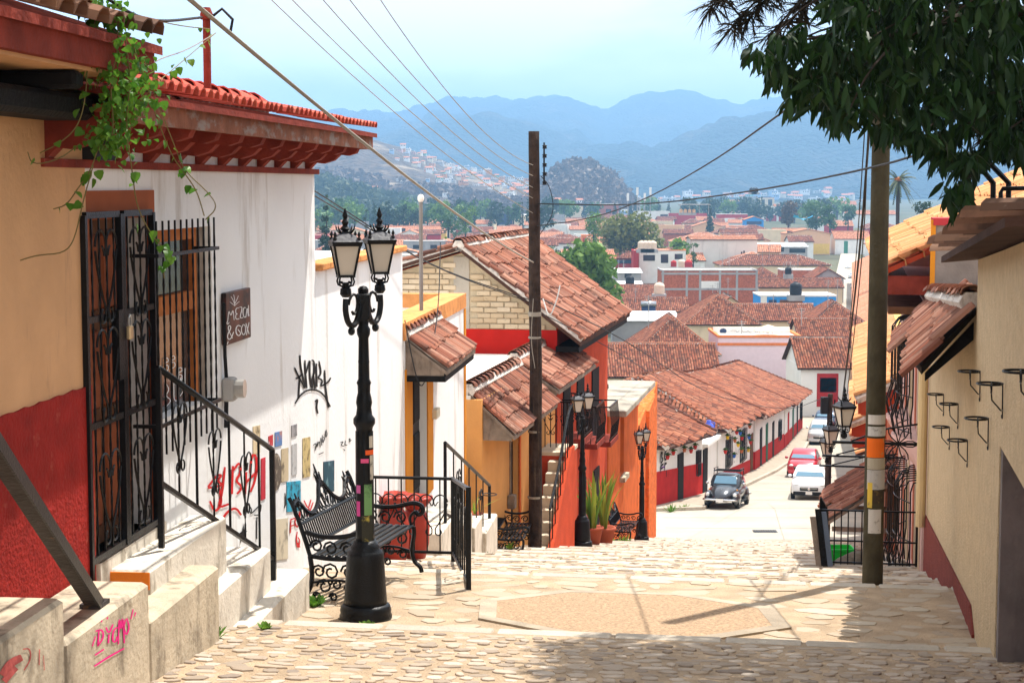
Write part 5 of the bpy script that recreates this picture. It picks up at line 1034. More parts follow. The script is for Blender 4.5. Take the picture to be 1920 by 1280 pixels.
m = MB(FM.M); m.box((g0-.012, .0, -3.7), (g0+.06, lw-.4, zr-.06)); m.build('red_band', pm('bright_red_wall', (.50, .018, .012), var=.12, bump=.15), AD)
ou = .3
plR = [FM.P(g0-ou, ew, ez), FM.P(g1+.2, ew, ez), FM.P(g1+.2, rw, rz_), FM.P(g0-ou, rw, rz_)]; plL = [FM.P(g1+.2, lw+.35, lz-.12), FM.P(g0-ou, lw+.35, lz-.12), FM.P(g0-ou, rw, rz_), FM.P(g1+.2, rw, rz_)]
rf = slab(plR, .08, 'roof', UNDER, AD); tiles_on(rf, plR, TILEB, .2, .36, indiv=True, limit=300, jit=1.5); rf2 = slab(plL, .08, 'roof', UNDER, AD); tiles_on(rf2, plL, TILEB, .2, .36, jit=1.5)
caps(rf, FM.P(g0-ou, rw, rz_+.02), FM.P(g1+.2, rw, rz_+.02), TILEB, .26, .36, True); caps(rf, FM.P(g0-ou+.1, ew, ez+.03), FM.P(g0-ou+.1, rw, rz_+.02), TILEB, .2, .36, True); caps(rf2, FM.P(g0-ou+.1, lw+.3, lz-.1), FM.P(g0-ou+.1, rw, rz_), TILEB, .2, .36, True)
m = MB(FM.M); m.box((g0-.2, -.5, ez-.22), (g1, .0, ez-.1)); m.build('eaves_beam', BLACKW, rf)
BALC = [(37.0, -5.5, .9), (38.9, -5.9, 1.0), (41.2, -6.2, 1.1)]
for i, (Y0, z0, w_) in enumerate(BALC):
    a, b = uM(Y0), uM(Y0+w_); m = MB(FM.M); m.box((a, -.03, z0), (b, .03, z0+1.7)); dd = m.build('balcony_door', BLACKW, AD); m = MB(FM.M); m.box((a-.15, -.5, z0-.12), (b+.15, -.005, z0)); m.build('balcony_slab', DARKRED, AD)
    rl = MB(FM.M); rl.bar((a-.13, -.47, z0+.85), (b+.13, -.47, z0+.85), .03); rl.bar((a-.13, -.47, z0+.06), (b+.13, -.47, z0+.06), .025); rl.bar((a-.13, -.47, z0+.85), (a-.13, 0, z0+.85), .03); rl.bar((b+.13, -.47, z0+.85), (b+.13, 0, z0+.85), .03)
    for k in range(9): x = a-.13+(b-a+.26)*k/8; rl.bar((x, -.47, z0), (x, -.52, z0+.4), .018); rl.bar((x, -.52, z0+.4), (x, -.47, z0+.85), .018)
    for k in range(1, 4): rl.bar((a-.13, -.47+.118*k, z0), (a-.13, -.47+.118*k, z0+.85), .018)
    rl.build('balcony_railing', IRON, AD)
for (Y0, z0, w_, h_) in ((37.0, -7.9, .8, 1.6), (39.3, -8.4, .9, 1.5), (41.5, -8.7, .9, 1.7)): m = MB(FM.M); m.box((uM(Y0), -.04, z0), (uM(Y0+w_), .02, z0+h_)); m.build('window', BLACKW, AD); m = MB(FM.M); m.box((uM(Y0)-.06, -.22, z0-.1), (uM(Y0+w_)+.06, -.005, z0-.01)); m.build('window_sill', CONC, AD)
# ================================================================== orange flat roofed house and rough wall
g0, g1 = uM(44.25), uM(50.6); OF = thing('flat_roofed_house', 'orange house with a bare concrete roof slab', 'house', tuple(FM.P((g0+g1)/2, 0, -10)))
m = MB(FM.M); m.holes(g0, g1, -12, -6.0, [(uM(46.6), uM(47.4), -8.0, -6.35)], 0, .3); m.box((g0, .31, -12), (g1, 5, -6.0)); m.build('wall', ORANGE, OF); m = MB(FM.M); m.box((uM(46.6), .15, -8.0), (uM(47.4), .2, -6.35)); m.build('window', BLACKW, OF)
m = MB(FM.M); m.box((uM(46.5), -.15, -8.15), (uM(47.5), -.004, -8.02)); m.build('window_sill', CONC, OF); m = MB(FM.M); m.cbox((g0-.25, -.5, -5.99), (g1+.15, 5.2, -5.82), .02); m.build('roof_slab', pm('weathered_slab', (.36, .33, .27), var=.2, scale=1.2, bump=.3, stain=((.14, .12, .1), .7, .5, 1.4), streak=(1, 1, 1)), OF)
m = MB(); c = FM.P(uM(48.2), 1.1, -5.82); V = []
m.lathe([(.38, 0), (.44, .06), (.43, .17), (.36, .23), (.2, .25), (.02, .24)], 12); m.v = [(x*1.15+.05*math.sin(9*y+x*5), y*.9, z+.03*math.sin(14*x)) for x, y, z in m.v]; m.M = Matrix.Translation(c); solo(m, 'tarp_bundle', BLACKP, 'bundle wrapped in black plastic on the concrete roof slab', 'bundle', tuple(c))
t = thing('rough_orange_wall', 'crumbling rough orange wall with stepped top beside the side street', 'wall', tuple(FM.P(uM(53.5), 0, -11.6)))
for (Y0, Y1, z, w_) in ((50.65, 52.6, -7.25, .0), (52.62, 53.4, -7.9, .22), (53.42, 55.2, -7.1, -.02), (55.22, 56.7, -6.9, .1)):
    m = MB(FM.M); a, b = uM(Y0), uM(Y1); m.prism([(a, -13.2), (b, -13.2), (b, z+.35), (a, z)], 1, w_, w_+.4); m.build('wall_section', ORROUGH, t)
m = MB(FM.M); m.box((uM(51), .42, -13), (uM(56.6), 5, -8.4)); m.build('room', ORROUGH, t)
# ================================================================== street lamps
FROST = pm('frosted_lamp_glass', (.62, .56, .48), rough=.5, var=.05, bump=0)
def sqring(h, z, c): return [(c[0]+h*x, c[1]+h*y, z) for x, y in ((-1, -1), (1, -1), (1, 1), (-1, 1))]
def lantern(t, c, z, yaw, name='lantern'):
    """tapered four sided lantern on a basket, with roof, corner sprigs and spike"""
    M = Matrix.Translation((c[0], c[1], z)) @ Matrix.Rotation(yaw, 4, 'Z') @ Matrix.Scale(.84, 4)
    m = MB(M); m.lathe([(.03, -.2), (.055, -.17), (.05, -.12), (.03, -.10), (.035, -.06)], 8)
    for k in range(4):
        a = math.pi/4+k*math.pi/2; d = (math.cos(a), math.sin(a)); m.tube([(d[0]*r, d[1]*r, zz) for r, zz in ((.035, -.1), (.085, -.085), (.10, -.05), (.085, -.01), (.075, 0))], .009, 5); m.ell((d[0]*.055, d[1]*.055, -.06), (.013, .013, .013), 6, 4)
    hb, ht, h = .068, .122, .30
    m.loft([sqring(hb+.012, -.012, (0, 0)), sqring(hb+.012, .012, (0, 0))]); m.loft([sqring(ht+.012, h-.02, (0, 0)), sqring(ht+.022, h+.02, (0, 0))])
    for x, y in ((-1, -1), (1, -1), (1, 1), (-1, 1)): m.bar((x*hb, y*hb, 0), (x*ht, y*ht, h), .02)
    o = m.build(name, IRON, t)
    for k in range(4):
        m = MB(M @ Matrix.Rotation(k*math.pi/2, 4, 'Z')); m.hexa([(hb-.008, -hb+.008, .01), (hb-.002, -hb+.008, .01), (hb-.002, hb-.008, .01), (hb-.008, hb-.008, .01), (ht-.012, -ht+.012, h-.02), (ht-.006, -ht+.012, h-.02), (ht-.006, ht-.012, h-.02), (ht-.012, ht-.012, h-.02)]); m.build('pane', FROST, o)
    m = MB(M); m.loft([sqring(ht+.02, h+.02, (0, 0)), sqring(ht*.72, h+.075, (0, 0)), sqring(ht*.3, h+.10, (0, 0))]); m.build('lantern_roof', pm('lamp_roof_grey', (.10, .10, .11), rough=.4, bump=.1), o)
    m = MB(M); m.lathe([(.04, h+.09), (.028, h+.12), (.05, h+.14), (.022, h+.17), (.035, h+.2), (.016, h+.23), (.028, h+.26), (.004, h+.33)], 8)
    for k in range(4):
        a = math.pi/4+k*math.pi/2; d = (math.cos(a), math.sin(a)); m.tube([(d[0]*r, d[1]*r, h+zz) for r, zz in ((.03, .10), (.07, .105), (.10, .135), (.11, .17))], [.012, .011, .009, .003], 5)
        r = ht*1.3; m.lathe([(.014, h+.02), (.02, h+.05), (.008, h+.065), (.017, h+.085), (.002, h+.12)], 6, (d[0]*r, d[1]*r, 0))
    m.build('finial', IRON, o); return o
def make_lamp():
    t = thing('street_lamp', 'x', 'street lamp'); m = MB()
    m.lathe([(.215, 0), (.215, .04), (.205, .06), (.21, .085), (.20, .12), (.18, .14)], 24); m.build('plinth', IRON, t, True)
    m = MB(); m.lathe([(.178, .13), (.172, .2), (.162, .34), (.155, .48), (.15, .54), (.14, .57), (.118, .585), (.12, .61), (.1, .63), (.09, .66)], 24); m.build('base', IRON, t, True)
    m = MB(); pr = [(.078, .65), (.075, .72), (.074, 1.0), (.07, 1.42), (.066, 1.56), (.07, 1.58), (.088, 1.61), (.088, 1.65), (.066, 1.68), (.058, 1.74), (.066, 1.78), (.06, 1.82), (.05, 1.86), (.052, 1.92), (.06, 1.94), (.046, 1.97), (.044, 2.1), (.047, 2.11), (.044, 2.12), (.04, 2.3), (.052, 2.33), (.055, 2.37), (.04, 2.4), (.044, 2.45), (.05, 2.47)]; m.lathe(pr, 16)
    for k in range(8):
        a = k*math.pi/4; m.bar((.066*math.cos(a), .066*math.sin(a), .7), (.062*math.cos(a), .062*math.sin(a), 1.55), .018)
    m.build('shaft', IRON, t, True); m = MB(); m.cbox((-.055, -.055, 2.44), (.055, .055, 2.66), .012); m.ell((0, 0, 2.68), (.045, .045, .04), 8, 5); m.build('arm_block', IRON, t)
    for s in (-1, 1):
        m = MB(); dx, dy = .115*s, .25*s
        path = [(dx*f, dy*f, z) for f, z in ((.15, 2.58), (.35, 2.45), (.62, 2.40), (.9, 2.44), (1.04, 2.54), (1.0, 2.63))]; m.tube(smooth2(path, 2), .024, 7)
        m.tube([(dx*(.55+.3*math.cos(a)*(1-.1*a)), dy*(.55+.3*math.cos(a)*(1-.1*a)), 2.58+.08*math.sin(a)) for a in np.linspace(0, 5.5, 12)], .012, 5); m.ell((dx*.7, dy*.7, 2.37), (.03, .03, .035), 7, 5); m.build('arm', IRON, t)
        lantern(t, (dx, dy), 2.81, .25)
    return t
LAMP = make_lamp(); GL = 'cast iron street lamps down the stepped street'
LP = [(-1.19, 13.66, 0, 'tall black double lantern lamp post with stickers beside the nearest bench'), (1.43, 34.4, 0, 'black double lantern lamp post between the outer stair and the potted blades'), (3.66, 47.6, 0, 'black double lantern lamp post beside the rough orange wall')]
for i, (x, y, r, lab) in enumerate(LP): o = LAMP if i == 0 else copy_tree(LAMP); place(o, (x, y, zs(x, y)-.01), r, lab); o['group'] = GL
# stickers on the nearest post
x0, y0 = LP[0][:2]; zb = zs(x0, y0)
def wrap(px0, px1, py0, py1, r, mat, label, cx, cy, cat='sticker', zoff=0):
    """paper bent round a round post, placed where the photo shows it"""
    a0, a1 = [math.asin(max(-.98, min(.98, ((px-960)/F*cy-cx)/r))) for px in (px0, px1)]; za, zz = at(px0, py1, cy-r).z, at(px0, py0, cy-r).z; m = MB(); n = 6; V = []
    for z in (za, zz):
        for rr in (r, r-.004):
            for k in range(n+1): a = a0+(a1-a0)*k/n; V.append((cx+rr*math.sin(a), cy-rr*math.cos(a), z))
    q = n+1; m.add(V, [(k, k+1, 2*q+k+1, 2*q+k) for k in range(n)]+[(k, 2*q+k, 2*q+k, k) for k in ()]); solo(m, 'sticker', mat, label, cat, (cx, cy-r, za))
PPR = lambda n, c, d=None, s=9: pm('paper_'+n, c, rough=.7, var=.1, bump=0, stain=(d, .85, .56, s) if d else None, streak=(1, 1, 1))
for (a, b, c, d, nm, col, dk, lab) in ((681, 695, 908, 966, 'green', (.16, .32, .13), (.05, .1, .05), 'green printed sticker on the tall lamp post'), (676, 696, 966, 1024, 'black', (.04, .04, .03), (.55, .45, .08), 'black and yellow sticker low on the tall lamp post'), (684, 698, 844, 853, 'orange', (.85, .13, .03), None, 'small orange sticker on the tall lamp post'), (675, 690, 860, 868, 'pink', (.7, .1, .25), None, 'small pink sticker under the orange one'), (666, 674, 910, 925, 'mauve', (.55, .12, .35), None, 'mauve sticker beside the green one on the lamp post'), (666, 673, 940, 968, 'magenta', (.6, .08, .3), None, 'magenta sticker beside the black and yellow one'), (691, 697, 818, 840, 'bone', (.55, .5, .42), (.1, .1, .1), 'bone coloured sticker above the orange one'), (692, 697, 854, 900, 'bone', (.5, .47, .4), (.1, .1, .1), 'long pale sticker above the green one')):
    wrap(a, b, c, d, .081, PPR(nm, col, dk), lab, x0, y0)
# ================================================================== cast iron benches
def make_bench():
    t = thing('bench', 'x', 'bench'); L = .72
    for s in (-1, 1):
        x = s*L; m = MB(); T = lambda pts, r=.019: m.tube([(x, y, z) for y, z in smooth2(pts, 2)], r, 6)
        T([(-.34, .0), (-.33, .05), (-.26, .1), (-.24, .22), (-.27, .36), (-.26, .43)], .022); T([(.30, .0), (.27, .06), (.20, .16), (.19, .30), (.21, .43)], .022)
        T([(-.26, .43), (.0, .41), (.21, .43)], .02); T([(.21, .43), (.27, .62), (.36, .86), (.40, .93)], .02)
        T([(.25, .64), (.1, .60), (-.1, .61), (-.25, .66), (-.35, .64), (-.36, .57), (-.31, .54), (-.28, .58)], .022); T([(-.24, .43), (-.22, .52), (-.28, .58)], .014)
        for (y, z, r) in ((-.13, .51, .065), (.02, .505, .065), (.15, .52, .06), (-.14, .31, .07), (.02, .3, .08), (.13, .3, .06), (-.15, .16, .05), (.08, .17, .07), (-.03, .19, .05), (.0, .08, .04), (.15, .08, .04)):
            m.tube([(x, y+r*(1-.06*k)*math.cos(k*.75), z+r*(1-.06*k)*math.sin(k*.75)) for k in range(12)], .010, 4)
        T([(-.22, .2), (-.05, .24), (.18, .2)], .012); m.build('side_frame', IRON, t)
    for k in range(7): m = MB(); y = -.24+k*.068; m.cbox((-L, y-.022, .425), (L, y+.022, .447), .006); m.build('seat_slat', IRON, t)
    bx = lambda x, h: (x, .21+(h-.43)*.36, h)
    def crest(x): return .80+.06*math.cos(abs(x)/L*math.pi*2)+.11*max(0, 1-abs(x)/.16)+.06*max(0, 1-abs(abs(x)-.6)/.12)
    m = MB(); m.tube([bx(-L+2*L*k/40, crest(-L+2*L*k/40)) for k in range(41)], .02, 5); m.tube([bx(-L, .5), bx(L, .5)], .016, 5); m.tube([bx(-L, .70), bx(L, .70)], .014, 5)
    for k in range(31): x = -L+2*L*k/30; m.tube([bx(x, .5), bx(x, .70)], .009, 4)
    for k in range(22): x = -L+.05+(2*L-.1)*k/21; c = (.70+crest(x))/2; r = (crest(x)-.70)*.42; m.tube([bx(x+r*math.cos(a), c+r*math.sin(a)) for a in np.linspace(0, 6.2, 9)], .009, 4)
    for x, h in ((0, .16), (-.6, .08), (.6, .08)):
        for q in (-.06, 0, .06): p = bx(x+q, crest(x)+h*(.5 if q else 1)-.02); m.tube([bx(x+q*.4, crest(x)-.05), p], [.02, .006], 5)
    m.build('backrest', IRON, t); return t
BENCH = make_bench()
for i, (x, y, r, lab) in enumerate(((-1.36, 15.2, math.atan2(1.6, .42), 'ornate black iron bench behind the tall lamp post'), (.02, 29.9, math.atan2(1, .12), 'ornate black iron bench beside the wooden pole'), (2.98, 44.6, math.atan2(1, .22), 'ornate black iron bench at the foot of the orange house'))):
    o = BENCH if i == 0 else copy_tree(BENCH); place(o, (x, y, zs(x, y)+.005), r, lab); o['group'] = 'ornate iron benches along the steps'
# ================================================================== poles and cables
CABLE = pm('cable_black', (.02, .02, .022), rough=.6, bump=0); CABLEG = pm('cable_grey', (.28, .25, .21), rough=.6, bump=0)
PX, PY = .41, 30.6; pz = zs(PX, PY); t = thing('wooden_pole', 'dark tarred wooden utility pole with a rack of insulators', 'utility pole', (PX, PY, pz)); m = MB(MW[t.name]); h = .94-pz; rings = []
for k in range(25):
    f = k/24; rings.append([((.125-.03*f+.006*math.sin(5*a+k*.7))*math.cos(a)+.018*math.sin(f*5), (.125-.03*f+.006*math.sin(4*a+k))*math.sin(a), -.1+f*(h+.1)) for a in np.linspace(0, 2*math.pi, 15)[:-1]])
m.loft(rings); m.build('shaft', POLEW, t, True)
m = MB(MW[t.name]); m.bar((.16, -.03, h-.95), (.16, -.03, h-.2), .03); m.build('rack_bar', IRON, t)
for k in range(5): m = MB(MW[t.name]); z = h-.27-k*.16; m.lathe([(.02, z-.04), (.045, z-.035), (.03, z-.01), (.045, z+.015), (.02, z+.03)], 8, (.17, -.05, 0)); m.build('insulator', BLACKP, t)
for z in (1.0, 2.2, 3.9, 4.3, 4.34): m = MB(MW[t.name]); m.lathe([(.132-.004*z, z), (.134-.004*z, z+.02), (.132-.004*z, z+.04)], 14); m.build('wire_band', CABLEG, t)
QX, QY = 3.45, 16.1; qz = zs(QX, QY); t = thing('street_pole', 'greenish wooden utility pole with pasted papers under the tree', 'utility pole', (QX, QY, qz)); m = MB(MW[t.name]); m.lathe([(.1-.0012*k, -.1+k*.35) for k in range(24)], 16); m.build('shaft', POLEG, t, True)
def qwrap(*a): wrap(*a[:4], .0985, a[4], a[5], QX, QY, 'paper')
for (a, b, c, d, nm, col, dk, lab) in ((1631, 1664, 778, 796, 'torn', (.6, .58, .55), None, 'torn white paper scrap at the top of the pole papers'), (1631, 1665, 800, 818, 'print', (.55, .55, .54), (.12, .12, .12), 'small black printed notice on the greenish pole'), (1630, 1662, 822, 858, 'orange2', (.85, .17, .02), (.6, .3, .1), 'bright orange paper on the greenish pole'), (1631, 1665, 859, 880, 'tan', (.42, .38, .3), (.2, .17, .13), 'weathered tan paper below the orange one'), (1631, 1665, 881, 918, 'grey2', (.45, .44, .43), (.2, .2, .2), 'grey weathered poster on the greenish pole'), (1632, 1640, 905, 952, 'yellow', (.7, .5, .08), (.2, .15, .1), 'narrow yellow paper strip on the greenish pole'), (1641, 1665, 920, 944, 'dark', (.06, .045, .03), (.3, .2, .05), 'dark brown flyer on the greenish pole'), (1634, 1658, 955, 1000, 'torn2', (.6, .58, .55), (.13, .11, .08), 'ragged white paper remains low on the greenish pole')):
    qwrap(a, b, c, d, PPR(nm, col, dk, 12), lab)
p0 = at(1549, 1016, 60); p1 = at(1557, 738, 60); t = thing('utility_pole', 'thin leaning dark pole with a small white plate by the lower road', 'utility pole', (p0.x, 60, zs(p0.x, 60))); m = MB(); m.tube([(p0.x, 60, zs(p0.x, 60)-.2), tuple(p0.lerp(p1, .5)), tuple(p1)], [.13, .11, .09], 10); m.build('shaft', POLEW, t)
m = MB(); m.box((p1.x-.35, 59.8, p1.z-.7), (p1.x-.1, 60.0, p1.z-.1)); m.build('junction_box', BLACKP, t); m = MB(); m.box((p1.x+.1, 59.82, p1.z-.75), (p1.x+.5, 59.86, p1.z-.4)); m.build('plate', T_W, t)
for (c, d, col, nm) in ((935, 960, (.85, .2, .04), 'orange'), (962, 990, (.6, .5, .15), 'straw')):
    wrap(1549.5, 1553.5, c, d, .14, PPR('p'+nm, col, (.2, .15, .1) if nm == 'straw' else None), nm+' paper wrapped on the thin leaning pole', at(1551.5, 950, 60).x, 60, 'paper')
def cable(pts, r, label, mat=None, sag=.0, group=None, n=14):
    P = [at(*p) for p in pts]; path = []
    if len(P) == 2:
        for k in range(n+1): f = k/n; path.append(P[0].lerp(P[1], f)-Vector((0, 0, sag*4*f*(1-f))))
    else: path = [Vector(p) for p in smooth2([tuple(p) for p in P], 2)]
    m = MB(); m.tube(path, r, 5); return solo(m, 'cable', mat or CABLE, label, 'cable', tuple(path[0]), group=group)
cable([(340, -14, 9.0), (1000, 492, 30.5)], .014, 'thick pale cable running from the tiled eaves to the wooden pole', CABLEG, .12)
cable([(250, 110, 10.4), (455, 290, 16), (650, 402, 22), (810, 502, 26.5), (992, 566, 30.5)], .009, 'dark cable running from the vine to the lower part of the wooden pole', CABLE)
cable([(262, 128, 10.4), (430, 262, 16), (640, 388, 22), (800, 498, 26.5), (992, 562, 30.5)], .009, 'dark cable beside its twin from the vine to the wooden pole', CABLE)
for i, (a, y) in enumerate(((488, 400), (528, 372), (588, 352), (640, 330), (700, 310))): cable([(a, -20, 17), (1000, y, 30.55)], .006, 'thin pale wire running to the '+('lowest', 'second lowest', 'middle', 'second highest', 'topmost')[i]+' fixing of the wooden pole', CABLEG, .18+.03*i, 'thin wires to the insulators')
cable([(1004, 424, 30.6), (1100, 412, 28), (1200, 380, 25), (1340, 302, 20), (1475, 205, 14)], .009, 'black cable rising from the wooden pole into the tree leaves'); cable([(1004, 382, 30.6), (1200, 386, 28), (1420, 358, 23), (1640, 315, 16.0), (1760, 278, 13)], .011, 'twisted black cable from the wooden pole past the greenish pole')
cable([(1631, 225, 15.9), (1612, 480, 19), (1576, 780, 30)], .013, 'thick dark guy cable slanting down from the greenish pole'); cable([(1622, 232, 15.9), (1606, 480, 19), (1592, 620, 24)], .006, 'thin guy wire beside the thick one on the greenish pole'); cable([(1628, 228, 15.9), (1619, 480, 19), (1582, 790, 30)], .007, 'medium guy wire close to the greenish pole')
cable([(190, -10, 9.2), (250, 30, 9.8), (300, 42, 10.8), (378, 33, 13.1)], .010, 'twisted dark cable sagging between the eaves and the red mast'); cable([(276, 126, 9.8), (300, 110, 11), (350, 95, 12.3), (405, 62, 13.1)], .004, 'vine-clad wire rising to the red mast', CABLEG)
cable([(270, 500, 22), (280, 500, 22)], .004, 'short loose wire near the window', CABLE) if False else None
cable([(759, 600, 22.3), (778, 700, 22.1), (790, 730, 22.2), (802, 700, 22.6), (822, 590, 24.4), (826, 455, 26)], .008, 'black wire looping from the amber roof over the canopy')
cable([(1018, 560, 30.4), (1030, 600, 30.2), (1045, 560, 30.3), (1050, 535, 30.4)], .012, 'white cable loop hanging from the wooden pole', pm('white_cable', (.6, .6, .58), bump=0)); cable([(1000, 560, 30.4), (995, 640, 30.4), (1003, 690, 30.4)], .007, 'pale wire stapled down the wooden pole', CABLEG)
cable([(1014, 330, 30.5), (1032, 350, 30.5), (1040, 400, 30.5), (1012, 440, 30.5)], .007, 'dark jumper wire beside the insulators', CABLE)
cable([(1015, 560, 30.6), (1180, 640, 42), (1330, 745, 60), (1480, 770, 85), (1545, 745, 59)], .012, 'black cable crossing the tiled roofs to the thin pole'); cable([(1020, 590, 30.6), (1160, 660, 44), (1250, 720, 58)], .01, 'second dark cable dropping over the tiled roofs')
# ================================================================== right side
def uR(Y, w=0.0): return FR.u(Y, w)
R1 = thing('stucco_house', 'cream rough stucco house with a maroon base beside the greenish pole', 'house', tuple(FR.P(uR(15), 0, -4)))
a, b, c = uR(8.6), uR(13.7), uR(21.6); da, db = uR(9.4), uR(11.35); dzt = -1.74
m = MB(FR.M); 
m.add([(u, w, z) for u, z in ((db, -6.5), (c, -6.5), (c, -1.3), (b, -1.02), (b, -.6), (a, -.22), (a, dzt), (db, dzt)) for w in (0, -.3)], [])
pts = [(db, -6.5), (c, -6.5), (c, -1.3), (b, -1.02), (b, -.6), (db, -.43), (db, dzt)]; m = MB(FR.M); m.prism(pts, 1, 0, -.3); m.prism([(a, dzt), (db, dzt), (db, -.43), (a, -.22)], 1, 0, -.3); m.prism([(a, -6.5), (da, -6.5), (da, dzt), (a, dzt)], 1, 0, -.3)
m.box((b, -.31, -6.5), (c, -5, -1.4)); m.box((a, -.31, -6.5), (b, -.5, -.75)); m.build('wall', STUCCO, R1)
m = MB(FR.M); m.box((da, -.2, -4), (db, -.26, dzt)); dd = m.build('door', pm('terracotta_door', (.22, .06, .04), var=.2, bump=.2), R1); m = MB(FR.M); m.box((uR(10.95), -.195, -2.8), (uR(11.0), -.15, -2.45)); m.build('door_handle', IRON, dd)
m = MB(FR.M); m.box((db-.14, -.19, -4), (db-.003, -.01, dzt-.003)); m.build('door_jamb', GREYW, R1)
m = MB(FR.M); m.prism([(uR(12.95), -6), (c-.01, -6), (c-.01, -4.2), (uR(13.5), -3.36), (uR(13.1), -3.5)], 1, .022, .002); m.build('dado', MAROON, R1)
# its rake roof
pl = [FR.P(uR(8.4), .26, -.16), FR.P(uR(14.25), .26, -.60), FR.P(uR(14.25), -2.5, -.36), FR.P(uR(8.4), -2.5, .06)]; rf = slab(pl, .05, 'roof', pm('sooty_eaves_wood', (.05, .025, .018), var=.3, bump=.3), R1)
mb_ = [FR.P(uR(14.25), .26, -.59), FR.P(uR(14.25), -2.5, -.35), FR.P(uR(8.4), -2.5, .07), FR.P(uR(8.4), .26, -.15)]; tiles_on(rf, mb_, TILES, .2, .36, indiv=True, limit=120)
# small tiled canopy
pl = [FR.P(uR(13.5), .43, -1.45), FR.P(uR(20.5), .43, -1.82), FR.P(uR(20.5), .0, -1.36), FR.P(uR(13.8), .0, -.99)]; rf = slab(pl, .06, 'canopy_roof', BLACKW, R1); tiles_on(rf, pl, TILEB, .17, .36, indiv=True, limit=200)
caps(rf, FR.P(uR(13.9), .03, -.96), FR.P(uR(20.5), .03, -1.33), TILEB, .2, .36, True)
for Y in (14, 16, 18, 20): m = MB(FR.M); z = -1.02-.053*(Y-13.8); m.prism([(0.0, z-.1), (.38, z-.53), (.38, z-.59), (0, z-.24)], 0, uR(Y), uR(Y)+.09); m.build('canopy_bracket', BLACKW, rf)
m = MB(FR.M); m.tube([(uR(21.3), .08, -1.9), (uR(21.3), .08, -4.3)], .06, 10); m.build('pipe', pm('cream_pipe', (.62, .47, .26), var=.08, bump=.05), thing('downspout', 'cream downspout on the corner of the stucco house', 'downspout', tuple(FR.P(uR(21.3), .08, -4.3))))
for i, (px, py) in enumerate(((1817, 696), (1856, 719), (1910, 696), (1754, 739), (1779, 757), (1831, 784), (1764, 800), (1795, 825))):
    uu, zz = FR.on(px, py, .1); t = thing('plant_hanger', 'empty black wire plant ring on the cream stucco wall', 'plant hanger', tuple(FR.P(uu, 0, zz)), 0, 'wire plant rings on the stucco wall'); k = .082
    m = MB(FR.M); m.tube([(uu+k*math.cos(q), .1+k*math.sin(q), zz) for q in np.linspace(0, 2*math.pi, 17)], .0075, 5); m.build('ring', IRON, t)
    m = MB(FR.M); m.tube([(uu-k, .1, zz), (uu-k*.8, .09, zz-.1), (uu-k*.4, .03, zz-.17), (uu+k*.5, .012, zz-.18), (uu+k, .01, zz-.18)]+[(uu+k*1.2+.03*math.cos(q), .01, zz-.21+.03*math.sin(q)) for q in np.linspace(1.6, 6, 6)], .005, 4); m.tube([(uu+k, .1, zz), (uu+k, .012, zz-.02), (uu+k, .01, zz-.18)], .005, 4)
    m.tube([(uu-k, .1, zz)]+[(uu-k*1.5+.035*math.cos(q), .1, zz-.015+.035*math.sin(q)) for q in np.linspace(.5, 5.5, 8)], .005, 4); m.build('bracket', IRON, t)
# bent pipes on the roof
for i, (bx_, tx_) in enumerate(((1861, 1830), (1890, 1854))):
    Y = 12.6; b_, k_, e_ = at(bx_, 466, Y), at(bx_+1, 343, Y), at(tx_, 304, Y-.15); t = thing('bent_pipe', 'bent black steel pipe standing on the dark roof, '+('further from' if i == 0 else 'closer to')+' the pipe hoop', 'pipe', tuple(b_)); m = MB(); m.tube([b_, k_, e_], .021, 7); m.build('pipe', IRON, t)
b_ = at(1876, 466, 12.5); t = thing('pipe_frame', 'black steel pipe hoop on the dark roof beside the bent pipes', 'pipe', tuple(b_)); m = MB(); m.tube([b_, at(1876, 362, 12.5), at(1880, 354, 12.5), at(1960, 352, 12.3)], .017, 7); m.build('pipe', IRON, t)
# grey block
t = thing('grey_gable_block', 'dark grey rendered wall block with a red cap and amber edge', 'wall', tuple(FR.P(uR(22.2), -1, -3))); m = MB(FR.M); m.box((uR(22.0), -.06, -6), (uR(22.7), -1.15, -.52)); m.build('wall', GREYW, t); m = MB(FR.M); m.box((uR(22.0)-.03, -.03, -.52), (uR(22.7)+.02, -1.2, -.43)); m.build('cap', pm('cap_red', (.42, .04, .05), bump=.1), t); m = MB(FR.M); m.box((uR(22.0)-.012, -.062, -1.3), (uR(22.0)-.002, .0, -.45)); m.build('edge_trim', AMBER, t)
# pink house with big orange roof
PINK = pm('pale_pink_wall', (.66, .42, .38), var=.07, bump=.1, stain=((.45, .28, .24), .4, .62, 2)); SALMON = pm('salmon_trim', (.50, .17, .11), var=.1, bump=.1)
R2 = thing('pink_house', 'pink house with a broad orange tile roof and bellied window grilles', 'house', tuple(FR.P(uR(28), 0, -6))); a, b = uR(22.75), uR(34)
m = MB(FR.M); m.box((a, 0, -9), (b, -6, -1.6)); m.prism([(0, -1.6), (-6, -1.6), (-2.9, .3)], 0, b-.2, b); m.prism([(0, -1.6), (-6, -1.6), (-2.9, .3)], 0, a, a+.2); m.build('wall', PINK, R2)
pl = [FR.P(a-.25, .68, -1.18), FR.P(b+.3, .68, -1.18), FR.P(b+.3, -2.9, .55), FR.P(a-.25, -2.9, .55)]; rf = slab(pl, .07, 'roof', pm('red_soffit', (.42, .06, .025), bump=.1), R2); tiles_on(rf, pl, TILEO, .235, .42, indiv=True, limit=300)
pl2 = [FR.P(b+.3, -6.4, -1.1), FR.P(a-.25, -6.4, -1.1), FR.P(a-.25, -2.9, .55), FR.P(b+.3, -2.9, .55)]; slab(pl2, .07, 'rear_roof', TILEO, R2); caps(rf, FR.P(a-.25, -2.9, .57), FR.P(b+.3, -2.9, .57), TILEO, .28, .42); 
